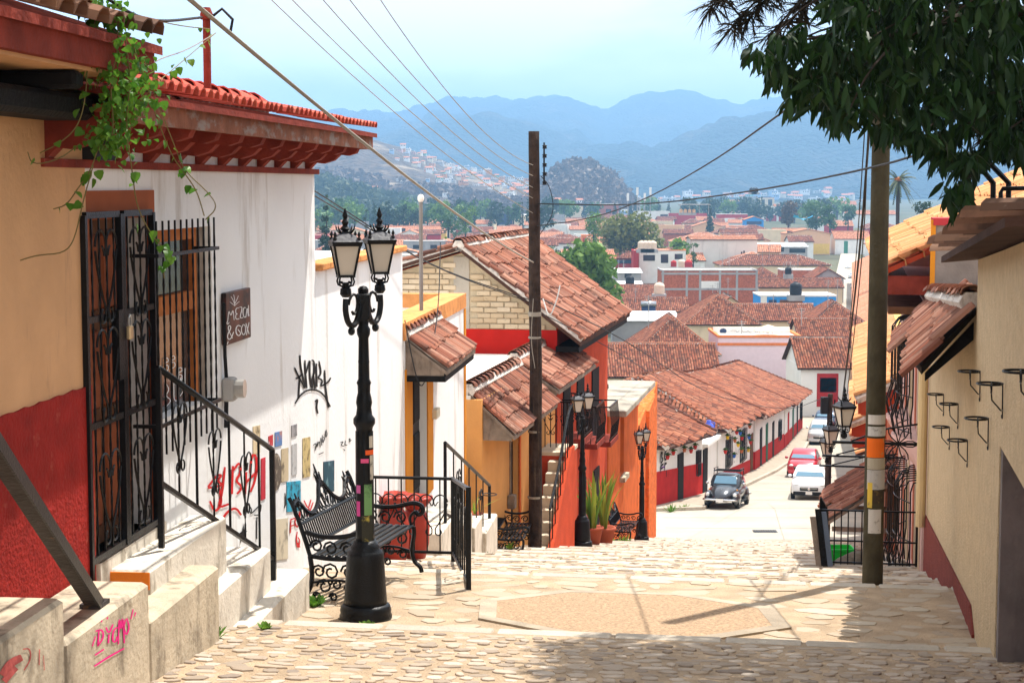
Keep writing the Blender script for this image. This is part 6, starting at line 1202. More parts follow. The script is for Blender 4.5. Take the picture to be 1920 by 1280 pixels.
for k in range(9): c0 = FR.P(a-.33, .62-.235*k*1.0, -1.16+.483*.235*k*1.0); inst('verge_tile', TILEME[[q for q in TILEME if q[0] == TILEO.name][0]], rf, Matrix.Translation(c0) @ Matrix.Rotation(FR.rz-math.pi/2, 4, 'Z') @ Matrix.Rotation(-.35, 4, 'Y') if False else Matrix.Translation(c0) @ Matrix.Rotation(FR.rz-math.pi/2, 4, 'Z') @ Matrix.Rotation(.45, 4, 'Y'))
m = MB(FR.M); m.box((a-.2, .62, -1.48), (b+.2, .57, -1.24)); m.build('fascia', pm('red_soffit', (.42, .06, .025)), rf); m = MB(FR.M); m.box((a-.24, .6, -1.45), (a-.2, -.3, -1.2)); m.build('bargeboard', DARKRED, rf); m = MB(FR.M); m.box((a-.1, .5, -1.72), (b, .0, -1.62)); m.build('eaves_beam', WOOD, rf)
for k in range(5): m = MB(FR.M); x = a+.4+k*2.3; m.box((x, .02, -9), (x+.35, .003, -1.74)); m.build('pilaster', SALMON if k % 2 else pm('cream_pilaster', (.66, .5, .34), bump=.1), R2)
def belly(Y0, Y1, z0, z1, house, lab):
    a_, b_ = uR(Y0), uR(Y1); m = MB(FR.M); m.box((a_+.05, .01, z0), (b_-.05, .004, z1)); m.build('window', pm('window_cream', (.45, .34, .22), bump=0), house)
    m = MB(FR.M); m.loft([[(a_-.1+(b_-a_+.2)*k/12, s_*(.03+.36*math.sin(math.pi*k/12)) , zz) for k in range(13)] for s_, zz in ((.12, z0-.42), (.8, z0-.2), (1, z0-.06), (1, z0))], cap=True, close=True); m.build('window_sill', PINK, house)
    t = thing('belly_grille', lab, 'grille', tuple(FR.P((a_+b_)/2, .2, z0)))
    for k in range(9):
        x = a_+(b_-a_)*k/8; o = .12+.2*math.sin(math.pi*k/8); m = MB(FR.M); m.tube([(x, .01, z1+.05), (x, o*.7, z1+.03), (x, o, z1-.1), (x, o, z0+.5), (x, o*1.25, z0+.25), (x, o*1.1, z0+.02)], .011, 5); m.build('bar', IRON, t)
    for z in (z0+.1, z0+.6, z1-.25): m = MB(FR.M); m.tube([(a_+(b_-a_)*k/8, .13+.2*math.sin(math.pi*k/8), z) for k in range(9)], .01, 5); m.build('hoop', IRON, t)
belly(23.6, 25.0, -3.55, -1.95, R2, 'black bellied window grille high on the pink house beside the eaves'); belly(27, 28.6, -3.75, -2.2, R2, 'black bellied window grille high on the pink house, second from the grey block'); belly(23.7, 25.2, -5.6, -4.2, R2, 'black bellied window grille low on the pink house near the downspout'); belly(27.5, 29.2, -6.4, -4.7, R2, 'black bellied window grille low on the pink house, further down the street')
# houses further down the right side
TERR = pm('terracotta_wall', (.52, .16, .08), var=.1, bump=.1)
for (Y0, Y1, ez, ow, lab, wm) in ((34.4, 44.6, -4.35, .85, 'terracotta house with orange tile roof below the pink house', TERR), (44.9, 54.0, -6.35, .95, 'salmon house with orange tile roof stepping down the right side', SALMON), (54.3, 63.5, -8.1, .9, 'lowest orange roofed house on the right before the road', TERR)):
    t = thing('tiled_house', lab, 'house', tuple(FR.P(uR((Y0+Y1)/2), 0, zs(9, (Y0+Y1)/2)))); a, b = uR(Y0), uR(Y1); m = MB(FR.M); m.box((a, 0, -14.5), (b, -6, ez-.3)); m.build('wall', wm, t)
    pl = [FR.P(a-.2, ow, ez), FR.P(b+.2, ow, ez), FR.P(b+.2, -3, ez+1.75), FR.P(a-.2, -3, ez+1.75)]; rf = slab(pl, .08, 'roof', pm('red_soffit', (.42, .06, .025)), t); tiles_on(rf, pl, TILEO, .24, .42, indiv=Y0 < 45, limit=250); caps(rf, FR.P(a-.15, ow, ez+.03), FR.P(a-.15, -3, ez+1.77), TILEO, .24, .4)
    m = MB(FR.M); m.box((a-.15, ow-.05, ez-.28), (b, ow-.1, ez-.06)); m.build('fascia', pm('red_soffit', (.42, .06, .025)), rf); m = MB(FR.M); m.prism([(0, ez-.32), (ow-.1, ez-.3), (ow-.1, ez-.06), (0, ez+.3)], 0, a-.14, a-.08); m.build('bargeboard', pm('red_soffit', (.42, .06, .025)), rf)
    for q in (.2, .5, .8):
        x = a+(b-a)*q; zg = zs(9, Y0+(Y1-Y0)*q); m = MB(FR.M); m.box((x, .04, zg+.1), (x+.95, .0, zg+2.1)); m.build('door', WOOD, t)
t = thing('tile_canopy', 'sagging canopy of old brown tiles over a doorway on the right', 'canopy', tuple(FR.P(uR(39), .6, -7.4))); pl = [FR.P(uR(36.2), 1.45, -7.3), FR.P(uR(41.5), 1.45, -7.5), FR.P(uR(41.5), .02, -6.5), FR.P(uR(36.2), .02, -6.3)]; rf = slab(pl, .07, 'roof', WOODG, t); tiles_on(rf, pl, TILEB, .19, .36, indiv=True, jit=2.5, limit=220)
for q in (36.3, 38.8, 41.3): m = MB(FR.M); m.bar((uR(q), 1.3, -7.42), (uR(q), .02, -7.42), .09); m.build('bracket', WOODG, t)
def wall_lantern(Y, z, w, lab):
    t = thing('wall_lantern', lab, 'lantern', tuple(FR.P(uR(Y), 0, z))); m = MB(FR.M); m.bar((uR(Y), .0, z), (uR(Y), w+.25, z), .035); m.tube([(uR(Y), .02, z+.28), (uR(Y), w*.5, z+.2), (uR(Y), w, z+.02)], .014, 5)
    for k in range(6): q = k*math.pi/3; c = .34; m.tube(smooth2([(uR(Y), c, z+.0), (uR(Y), c+.16*math.cos(q)+.05*math.sin(q), z+.16*math.sin(q)-.05*math.cos(q)), (uR(Y), c+.27*math.cos(q), z+.27*math.sin(q)), (uR(Y), c+.16*math.cos(q)-.05*math.sin(q), z+.16*math.sin(q)+.05*math.cos(q)), (uR(Y), c, z)], 1), .008, 4)
    m.build('bracket', IRON, t); p = FR.P(uR(Y), w+.1, z); lantern(t, (p.x, p.y), z+.22, .3, 'lamp_head')
wall_lantern(22.4, -3.42, .95, 'wall lantern on a flower bracket at the corner of the pink house'); wall_lantern(30.5, -4.9, 1.2, 'wall lantern on a long iron bar further down the pink house'); wall_lantern(33.6, -5.6, 1.3, 'wall lantern at the low end of the pink house')
# railing with bin and rocks by the right side
R = thing('yard_railing', 'thin black iron yard railing behind the greenish pole', 'railing', (5, 23.8, zs(5, 23.8)))
def simple_rail(R, a, b, n, h, mids):
    za, zb = gz(a), gz(b); A_, B_ = Vector((a.x, a.y, za)), Vector((b.x, b.y, zb))
    for f in mids: m = MB(); m.bar(A_+Vector((0, 0, h*f)), B_+Vector((0, 0, h*f)), .022); m.build('rail', IRON, R)
    for k in range(n+1): p = A_.lerp(B_, k/n); m = MB(); m.bar(p, p+Vector((0, 0, h)), .016 if 0 < k < n else .035); m.build('bar', IRON, R)
simple_rail(R, Vector((4.32, 23.6, 0)), Vector((5.62, 23.4, 0)), 14, .78, (1, .45, .06)); simple_rail(R, Vector((4.32, 23.62, 0)), Vector((5.1, 27.4, 0)), 12, .95, (1, .5, .08))
for i, (px, py, ph, lab) in enumerate(((1545, 1085, 105, 'dark weathered plank leaning at the corner of the yard railing'), (1536, 1075, 90, 'grey plank leaning beside the darker plank'), (1555, 1088, 100, 'blue grey metal plate leaning on the yard railing'))):
    p = at(px, py, 23.3); z = zs(p.x, 23.3); h = ph/F*23.3; m = MB(); m.hexa([(p.x-.04, 23.3, z), (p.x+.05, 23.3, z), (p.x+.05, 23.34, z), (p.x-.04, 23.34, z), (p.x-.1, 23.5, z+h), (p.x-.02, 23.5, z+h), (p.x-.02, 23.54, z+h), (p.x-.1, 23.54, z+h)]); solo(m, 'plank', (BLACKW, WOODG, pm('blue_grey_metal', (.12, .15, .2), bump=.1))[i], lab, 'plank', (p.x, 23.3, z))
p = at(1572, 1070, 24.6); z = zs(p.x, 24.6); t = thing('green_tub', 'bright green plastic tub behind the yard railing', 'tub', (p.x, 24.6, z)); m = MB(MW[t.name]); m.loft([[(x*.19*k, y*.16*k, zz) for x, y in ((-1, -1), (1, -1), (1, 1), (-1, 1))] for k, zz in ((.8, 0), (1, .3), (1.08, .31), (1.08, .34), (.98, .34), (.78, .04))]); m.build('tub', pm('green_plastic', (.02, .55, .06), rough=.4, bump=0), t); 
for i, (px, py, r, lab) in enumerate(((1607, 1085, .2, 'big rounded grey boulder behind the yard railing'), (1590, 1050, .16, 'smaller stone behind the green tub'), (1694, 1078, .12, 'small stone block near the pink wall'))):
    p = at(px, py, 24.0); z = zs(p.x, 24.1); m = MB(); m.ell((0, 0, r*.7), (r*1.15, r, r*.85), 12, 8); rr = random.Random(i); m.v = [(x*(1+.12*math.sin(7*z_+i)), y*(1+.1*math.sin(6*x+i)), z_*(1+.1*math.sin(5*x+3*y))) for x, y, z_ in m.v]; m.M = Matrix.Translation((p.x, 24.1, z)); solo(m, 'boulder', pm('boulder_grey', (.16, .13, .1), var=.35, scale=7, bump=.5), lab, 'stone', (p.x, 24.1, z), True)
# ================================================================== white and red houses along the lower road
WH = pm('street_white', (.80, .78, .75), var=.05, scale=.8, bump=.1, stain=((.4, .35, .3), .5, .62, 1.3), streak=(1, 1, .3)); RD = pm('street_red', (.46, .02, .018), var=.12, scale=2, bump=.1)
def whouse(lab, A, B, eA, eB, ri, rise, depth, hipA, hipB, openings, dado=1.25, z0=-22, near=True):
    A, B = Vector((*A, 0)), Vector((*B, 0)); L = (B-A).length; rz = math.atan2(B.y-A.y, B.x-A.x); zg0, zg1 = zs(A.x, A.y)+.1, zs(B.x, B.y)+.1
    t = thing('white_red_house', lab, 'house', (A.x, A.y, min(zg0, zg1)-.2), rz); M = MW[t.name] @ Matrix.Translation((0, 0, -(min(zg0, zg1)-.2)))
    zg = lambda x: zg0+(zg1-zg0)*x/L; ze = lambda x: eA+(eB-eA)*x/L; m = MB(M)
    m.hexa([(0, 0, z0), (L, 0, z0), (L, depth, z0), (0, depth, z0), (0, 0, ze(0)+.1), (L, 0, ze(L)+.1), (L, depth, ze(L)+.1), (0, depth, ze(0)+.1)]); m.build('wall', WH, t)
    m = MB(M); m.hexa([(-.02, -.03, z0), (L, -.03, z0), (L, .01, z0), (-.02, .01, z0), (-.02, -.03, zg(0)+dado), (L, -.03, zg(L)+dado), (L, .01, zg(L)+dado), (-.02, .01, zg(0)+dado)])
    if near: m.box((-.03, .01, z0), (.01, depth, zg(0)+dado))
    m.build('dado', RD, t)
    W3 = lambda x, y, z: M @ Vector((x, y, z)); o = .65; xa, xb = -.5, L+.15; ra, rb = (ri*.75 if hipA else xa), (L-ri*.75 if hipB else xb)
    E0, E1, K0, K1 = (xa, -o, ze(0)), (xb, -o, ze(L)), (ra, ri, ze(ra)+rise), (rb, ri, ze(rb)+rise); G0, G1 = (xa, depth+.5, ze(0)), (xb, depth+.5, ze(L))
    P = [[E0, E1, K1, K0], [G1, G0, K0, K1]]+([[G0, E0, K0]] if hipA else [])+([[E1, G1, K1]] if hipB else []); rf = None
    for k, pl in enumerate(P):
        pw = [W3(*p) for p in pl]; s = slab(pw, .1, 'roof', UNDER, t); tiles_on(s, pw, TILE, .22, .36, seg=4, jit=1.4); rf = rf or s
    caps(rf, W3(*K0), W3(*K1), TILE, .26, .36)
    for f, (a, b) in ((hipA, (E0, K0)), (hipA, (G0, K0)), (hipB, (E1, K1)), (True, ((E1[0], E1[1], E1[2]+.02), (K1[0], K1[1], K1[2]+.02)))):
        if f: caps(rf, W3(*a), W3(*b), TILE, .26, .36)
    for (x0, x1, h0, h1, kind) in openings:
        g = zg((x0+x1)/2); m = MB(M)
        if kind == 'win':
            w = window(t, M, x0, x1, g+h0, g+h1, -.0, -1, IRON); m = MB(M)
            for k in range(6): x = x0+(x1-x0)*k/5; m.bar((x, -.13, g+h0), (x, -.13, g+h1), .03)
            for h in (h0, (h0+h1)/2, h1): m.bar((x0, -.13, g+h), (x1, -.13, g+h), .03)
            m.build('window_bars', IRON, w)
        else: m.box((x0, -.05, g+h0), (x1, .02, g+h1)); m.build('door', {'door': WOOD, 'dark': BLACKW, 'green': pm('green_door', (.03, .14, .09), bump=.1), 'red': RD}[kind], t)
    return t, M, zg
w1 = whouse('corner house with red dado and hipped brown roof where the road meets the side street', (6.3, 74), (9.1, 81), -11.35, -11.8, 4.2, 2.2, 8.5, True, False, [(3.3, 4.2, 0, 2.2, 'dark'), (6.4, 6.9, 1.0, 2.2, 'win')], 1.55)
w2 = whouse('white house with two barred windows, flower pots and a sweeping brown roof', (10.3, 84.6), (13.8, 97), -12.15, -12.95, 4.8, 2.3, 10, True, False, [(2.4, 4.0, .9, 2.4, 'win'), (7.6, 9.4, .9, 2.6, 'win'), (11.6, 12.6, 0, 2.2, 'door')], .75, near=False)
w3 = whouse('white house with dark doors and ragged brown eaves beyond the barred windows', (13.95, 97.3), (18.4, 114.8), -13.2, -14.7, 4.8, 2.2, 10, True, False, [(2.6, 3.6, 0, 2.3, 'dark'), (6, 7, 0, 2.4, 'green'), (10, 11, 0, 2.3, 'dark'), (14, 15.2, .9, 2.2, 'win')], 1.1)
w4 = whouse('furthest white and red house of the row with a long brown roof', (18.5, 115.1), (23.1, 135), -14.85, -16.4, 4.8, 2.4, 10, False, True, [(3, 4, 0, 2.3, 'red'), (8, 9, 0, 2.3, 'green'), (13, 14, 0, 2.3, 'dark'), (17, 18.2, .9, 2.2, 'win')], 1.0)
# gate wall between the first two
t = thing('white_gate_wall', 'white gate wall with a tall dark door and flat cap between two white houses', 'wall', (9.7, 82.8, zs(9.7, 82.8)), math.atan2(3.5, 1.15)); M = MW[t.name]; m = MB(M); m.box((-1.75, .05, -1), (1.8, .5, 2.55)); m.build('wall', WH, t); m = MB(M); m.cbox((-1.85, -.25, 2.552), (1.85, .6, 2.75), .03); m.build('cap', WH, t); m = MB(M); m.box((-1.6, .0, 0), (-.6, .06, 2.4)); m.build('door', BLACKW, t)
p = M @ Vector((.5, .2, 2.75)); t = thing('blue_jug', 'round blue jug standing on the white gate wall', 'jug', tuple(p)); m = MB(MW[t.name]); m.lathe([(.12, 0), (.26, .2), (.3, .42), (.22, .62), (.1, .7), (.12, .8)], 12); m.build('body', pm('blue_glaze', (.08, .12, .55), rough=.3, bump=0), t, True); m = MB(MW[t.name]); m.tube([(.1, 0, .74), (.3, 0, .68), (.28, 0, .45)], .03, 6); m.build('handle', pm('blue_glaze', (.08, .12, .55)), t)
# small flower pots on the white walls
POTS = [pm('pot_red', (.5, .04, .03), bump=0), pm('pot_yellow', (.75, .5, .04), bump=0), pm('pot_blue', (.05, .15, .5), bump=0), pm('pot_clay', (.5, .16, .06), bump=0)]; PN = ['red', 'yellow', 'blue', 'clay']
LEAFP = leafmat('pot_leaf', (.05, .13, .03), (.10, .22, .05))
def wallpot(M, x, z, c, lab, grp):
    p = M @ Vector((x, -.16, z)); t = thing('flower_pot', lab, 'flower pot', tuple(p), 0, grp); m = MB(MW[t.name]); m.lathe([(.06, 0), (.095, .14), (.105, .14), (.105, .17), (.08, .17)], 9); m.build('pot', POTS[c], t); m = MB(MW[t.name])
    for k in range(9): a = k*2.4; r = .06+.03*(k % 3); m.tube([(0, 0, .16), (r*math.cos(a), r*math.sin(a), .24+.02*(k % 4)), (1.7*r*math.cos(a), 1.7*r*math.sin(a), .2)], [.02, .03, .004], 4)
    m.build('leaves', LEAFP, t)
for i, (x, h) in enumerate(((1.2, 2.35), (2.1, 2.5), (3.9, 2.55), (5.0, 2.45), (5.7, 2.6))): wallpot(w1[1], x, w1[2](x)+h-.3, (0, 0, 3, 0, 0)[i], 'small '+('clay' if i == 2 else 'red')+' flower pot hung under the eaves of the corner house', 'pots on the corner house')
for i, (x, h) in enumerate(((1.3, 1.9), (2.0, 2.6), (4.4, 1.5), (4.6, 2.3), (5.2, 2.7), (5.8, 2.0), (6.5, 2.6), (7.1, 1.6), (7.2, 2.3), (9.8, 1.5), (10.0, 2.2), (10.2, 2.8), (10.6, 1.9))): wallpot(w2[1], x, w2[2](x)+h-.2, i % 4, 'small '+PN[i % 4]+' flower pot hung on the wall with two barred windows', 'pots between the barred windows')
t_, M, zg = w1; cW = lambda x, z: tuple(M @ Vector((x, -.036, zg(0)+z)))
ribbons([[(.5, 1.9), (.6, 2.3), (.9, 2.3), (.7, 2.1), (1.0, 1.95), (.6, 1.85)], [(1.5, 2.3), (1.15, 2.2), (1.2, 1.9), (1.5, 1.9)], [(.6, 1.4), (.6, 1.75), (1, 1.75)], [(.6, 1.6), (.9, 1.6)], [(1.2, 1.4), (1.2, 1.75), (1.5, 1.7)], [(1.5, 1.1), (1.45, 1.4)], [(.5, 2.5), (.9, 2.6)]], .1, cW, 'graffiti', INK, t_)
ribbons([[(.6, 1.66), (.75, 1.58), (.9, 1.66), (1.1, 1.57), (1.3, 1.66)]], .06, cW, 'graffiti', pm('violet_paint', (.2, .05, .4), bump=0), t_)
t_, M, zg = w2; cW = lambda x, z: tuple(M @ Vector((x, -.02, zg(5)+z))); ribbons([[(4.6, 1.0), (4.9, 1.7), (5.0, 1.0)], [(5.2, 1.6), (5.3, .9), (5.7, 1.0)], [(5.8, 1.7), (6.0, 1.0), (6.3, 1.6)], [(6.4, 1.5), (6.4, .8)], [(6.6, 1.2), (7, 1.5), (6.9, 1.0)]], .06, cW, 'graffiti', pm('grey_marker', (.35, .35, .37), bump=0), t_)
# ================================================================== vehicles
CHROME = pm('chrome', (.6, .6, .62), rough=.15, metal=1, bump=0, var=.02); LENS = pm('headlight_lens', (.7, .7, .68), rough=.1, bump=0, spec=.8); RIM = pm('alloy_rim', (.45, .45, .47), rough=.3, metal=.7, bump=0)
def paint(n, c, metal=.2):
    m = pm('paint_'+n, c, rough=.28, var=.02, bump=0, metal=metal, spec=.6); m.node_tree.nodes['Principled BSDF'].inputs['Coat Weight'].default_value = .7; return m
def wheel(t, x, y, r, w=.19):
    s = 1 if y > 0 else -1; m = MB(); c = lambda rr, yy: [(x+rr*math.cos(q), y+s*yy, r+rr*math.sin(q)) for q in np.linspace(0, 2*math.pi, 19)[:-1]]
    m.loft([c(r*.6, 0), c(r*.96, 0), c(r, -.03), c(r, -w+.03), c(r*.96, -w), c(r*.6, -w)]); o = m.build('wheel', BLACKP, t, True); m = MB(); m.loft([c(r*.62, -.05), c(r*.62, .004), c(r*.5, -.01), c(r*.2, .008), c(.01, .01)], cap=False)
    m.build('rim', RIM, o)
def plate(t, x, z, w=.3): m = MB(); m.box((x, -w/2, z-.075), (x+.015, w/2, z+.075)); m.build('number_plate', T_W, t)
def glasspanel(t, q, name, out):
    q = [Vector(p) for p in q]; c = sum(q, Vector())/len(q); q = [c+(p-c)*.9+Vector(out)*.012 for p in q]; m = MB(); m.loft([[tuple(p-Vector(out)*.02) for p in q], [tuple(p) for p in q]]); m.build(name, GLASSB if name == 'windshield' else GLASS, t)
def car(name, label, mat, L, Wd, H, hood, belt, cab, loc, rz, pitch, grille=True, dark=False, cat='car', group=None):
    """cab = x of windshield base, roof front, roof rear, rear glass base"""
    t = thing(name, label, cat, (0, 0, 0), 0, group); hw = Wd/2; f = L/2; r = .31
    def ring(x, w, z0, z1): return [(x, -w*.86, z0), (x, -w, z0+.14), (x, -w, z1*.72), (x, -w*.95, z1-.06), (x, -w*.72, z1), (x, w*.72, z1), (x, w*.95, z1-.06), (x, w, z1*.72), (x, w, z0+.14), (x, w*.86, z0)]
    m = MB(); m.loft([ring(-f, hw*.84, .38, belt-.12), ring(-f+.08, hw*.93, .3, belt-.02), ring(-f+.4, hw, .22, belt), ring(cab[3], hw, .2, belt), ring(0, hw, .2, belt), ring(cab[0], hw, .2, belt-.02), ring(cab[0]+(f-cab[0])*.45, hw*.99, .2, (belt+hood)/2), ring(f-.35, hw*.96, .2, hood), ring(f-.1, hw*.88, .22, hood-.1), ring(f, hw*.78, .3, hood-.22)]); m.build('body', mat, t, True)
    wb, wr = hw*.93, hw*.76
    def cr(x, z): k = (z-belt)/(H-belt); w = wb+(wr-wb)*k; return [(x, -w, belt-.04), (x, -w, z-.05*k), (x, -w*.86, z), (x, w*.86, z), (x, w, z-.05*k), (x, w, belt-.04)]
    m = MB(); m.loft([cr(cab[3], belt+.02), cr(cab[2], H-.03), cr((cab[1]+cab[2])/2, H), cr(cab[1], H-.02), cr(cab[0], belt+.01)]); m.build('cabin', mat, t, True)
    zt = H-.06; glasspanel(t, [(cab[0], -wb*.93, belt+.02), (cab[0], wb*.93, belt+.02), (cab[1], wr*.88, zt), (cab[1], -wr*.88, zt)], 'windshield', (.6, 0, .8)); glasspanel(t, [(cab[3], wb*.9, belt+.04), (cab[3], -wb*.9, belt+.04), (cab[2], -wr*.86, zt), (cab[2], wr*.86, zt)], 'rear_window', (-.6, 0, .7))
    for s in (-1, 1):
        mid = (cab[1]+cab[2])/2
        for (a, b, c, d) in (((cab[0]-.25), mid+.04, mid+.04, cab[1]-.06), (mid-.04, cab[3]+.25, cab[2]+.08, mid-.04)): glasspanel(t, [(a, s*(wb+.002), belt+.03), (b, s*(wb+.002), belt+.03), (c, s*(wr+.012), H-.12), (d, s*(wr+.012), H-.12)], 'side_window', (0, s, .2))
        m = MB(); m.ell((cab[0]-.2, s*(hw+.09), belt+.05), (.07, .1, .075), 8, 6); m.build('mirror', mat, t, True)
        m = MB(); m.ell((f-.13, s*hw*.66, hood-.20), (.13, hw*.2, .085), 10, 6); m.build('headlight', LENS, t, True); m = MB(); m.ell((-f+.05, s*hw*.74, belt-.2), (.05, .13, .12), 8, 6); m.build('tail_light', pm('tail_red', (.5, .01, .01), rough=.2, bump=0), t, True)
        for x in (f-.78, -f+.75): wheel(t, x, s*(hw+.005), r)
    m = MB(); m.cbox((f-.05, -hw*.5, .46), (f+.03, hw*.5, .62), .02); m.build('grille', BLACKP, t); m = MB(); m.cbox((f-.16, -hw*.86, .24), (f+.05, hw*.86, .42), .03); m.build('bumper', BLACKP if dark else mat, t)
    if grille: m = MB(); m.box((f+.028, -hw*.45, .56), (f+.045, hw*.45, .585)); m.build('grille_trim', CHROME, t)
    m = MB(); m.ell((f+.03, 0, .55 if dark else .6), (.02, .065, .065), 10, 6); m.build('badge', CHROME, t); plate(t, f+.05, .36); plate(t, -f-.015, .6)
    t.location = loc; t.rotation_euler = (0, pitch, rz); return t
def parked(px, Y, head): p = at(px, 900, Y); return (p.x, Y, zs(p.x, Y)+.012)
def hd(slope): return math.atan2(-1, -slope)
# beetle
BM = paint('charcoal', (.028, .032, .042), .5); t = thing('beetle_car', 'dark charcoal rounded vintage car with a roof rack parked by the kerb', 'car')
def bring(x, w, z0, z1, n=14): return [(x, w*math.copysign(abs(math.cos(a))**.75, math.cos(a)), (z0+z1)/2+(z1-z0)/2*math.copysign(abs(math.sin(a))**.85, math.sin(a))) for a in np.linspace(0, 2*math.pi, n+1)[:-1]]
m = MB(); m.loft([bring(-2.0, .3, .4, .62), bring(-1.85, .48, .32, .82), bring(-1.4, .62, .28, 1.08), bring(-.9, .70, .26, 1.12), bring(0, .74, .26, 1.06), bring(.75, .72, .26, 1.02), bring(1.2, .60, .28, .98), bring(1.65, .46, .32, .84), bring(1.9, .32, .38, .68), bring(1.98, .2, .42, .58)]); m.build('body', BM, t, True)
m = MB(); 
def cr(x, z, wb, wr): return [(x, -wb, .92), (x, -wb*.98, .92+(z-.92)*.5), (x, -wr, z-.08), (x, -wr*.6, z), (x, wr*.6, z), (x, wr, z-.08), (x, wb*.98, .92+(z-.92)*.5), (x, wb, .92)]
m.loft([cr(-1.5, .98, .5, .45), cr(-1.0, 1.32, .62, .52), cr(-.45, 1.47, .68, .56), cr(0, 1.5, .69, .57), cr(.35, 1.43, .68, .56), cr(.72, .99, .66, .58)]); m.build('cabin', BM, t, True)
glasspanel(t, [(.72, -.56, 1.03), (.72, .56, 1.03), (.42, .5, 1.38), (.42, -.5, 1.38)], 'windshield', (.75, 0, .6))
for s in (-1, 1):
    glasspanel(t, [(.55, s*.69, 1.04), (-.25, s*.70, 1.04), (-.22, s*.6, 1.38), (.3, s*.6, 1.38)], 'side_window', (0, s, .3)); glasspanel(t, [(-.3, s*.70, 1.04), (-.9, s*.66, 1.04), (-.7, s*.58, 1.34), (-.28, s*.6, 1.38)], 'side_window', (0, s, .3))
    m = MB(); m.ell((1.28, s*.6, .46), (.52, .2, .34), 14, 8); m.build('fender', BM, t, True); m = MB(); m.ell((-1.2, s*.6, .46), (.52, .2, .36), 14, 8); m.build('fender', BM, t, True); m = MB(); m.cbox((-.75, s*.68-.1, .26), (.8, s*.68+.1, .31), .015); m.build('running_board', BLACKP, t)
    m = MB(); m.loft([[(x, s*.6+rr*math.cos(a), .64+rr*math.sin(a)) for a in np.linspace(0, 6.283, 15)[:-1]] for x, rr in ((1.5, .1), (1.7, .105), (1.73, .10))]); hl = m.build('headlight', CHROME, t, True); m = MB(); m.ell((1.72, s*.6, .64), (.04, .088, .088), 12, 6); m.build('lens', LENS, hl, True)
    m = MB(); m.ell((1.2, s*.62, .83), (.07, .035, .03), 8, 5); m.build('turn_signal', pm('amber_lens', (.7, .25, .02), bump=0), t); m = MB(); m.ell((.62, s*.82, 1.06), (.03, .08, .06), 8, 5); m.build('mirror', CHROME, t, True)
    for x in (1.25, -1.2): wheel(t, x, s*.76, .32, .16)
for x in (2.08, -2.1): m = MB(); m.tube([(x-.12*math.copysign(1, x), -.74, .44), (x, -.6, .44), (x, .6, .44), (x-.12*math.copysign(1, x), .74, .44)], .05, 7); m.build('bumper', CHROME, t, True)
plate(t, 2.12, .42, .32); m = MB(); m.bar((1.66, 0, .86), (.78, 0, 1.0), .025); m.build('hood_trim', CHROME, t)
for x in (-.75, -.35, .05, .3): m = MB(); m.bar((x, -.58, 1.58), (x, .58, 1.58), .03); m.build('rack_bar', IRON, t)
for s in (-1, 1):
    for z in (1.58, 1.68): m = MB(); m.bar((-.8, s*.58, z), (.35, s*.58, z), .028); m.build('rack_rail', IRON, t)
    for x in (-.7, .2): m = MB(); m.bar((x, s*.6, 1.36), (x, s*.58, 1.68), .028); m.build('rack_leg', IRON, t)
t.location = parked(1364, 75.6, 0); t.rotation_euler = (0, -.09, hd(.30))
car('hatchback', 'bright red hatchback parked by the left kerb of the lower road', paint('red', (.52, .012, .03)), 3.8, 1.66, 1.5, .86, .98, (.95, .1, -1.0, -1.75), parked(1507, 95, 0), hd(.25), -.085)
car('pickup_car', 'white car with black lower front driving up towards the steps', paint('white', (.78, .79, .8), .0), 4.3, 1.70, 1.5, .92, 1.0, (.95, .25, -.95, -1.6), parked(1519, 81, 0), hd(.2), -.09, dark=True)
car('suv', 'pale silver sport utility car behind the red hatchback', paint('silver', (.62, .64, .66), .3), 4.5, 1.82, 1.66, 1.0, 1.08, (1.0, .3, -1.5, -2.0), parked(1539, 123, 0), hd(.24), -.07)
car('sedan', 'dark blue sedan behind the silver sport utility car', paint('dark_blue', (.03, .06, .12), .4), 4.4, 1.72, 1.45, .88, .98, (.95, .2, -1.0, -1.8), parked(1546, 136, 0), hd(.24), -.06)
car('sedan', 'white sedan crossing the road end in front of the red gate', paint('white', (.78, .79, .8), .0), 4.5, 1.75, 1.46, .88, 1.0, (.95, .2, -1.05, -1.9), parked(1533, 149, 0), math.pi-.25, 0)
for i, (px, Y, nm, col) in enumerate(((1583, 512, 'white', (.8, .8, .8)), (1590, 455, 'pale grey', (.5, .52, .55)), (1596, 405, 'teal', (.05, .25, .28)), (1606, 345, 'white', (.8, .8, .8)))): car('parked_car', nm+' car parked along the far street '+('by the peach gable', 'between two pale cars', 'beside the grey gabled house', 'beyond the blue house')[i], paint(nm+'f', col), 4.3, 1.75, 1.5, .9, 1.0, (.95, .2, -1.1, -1.8), parked(px, Y, 0), hd(.2), 0)
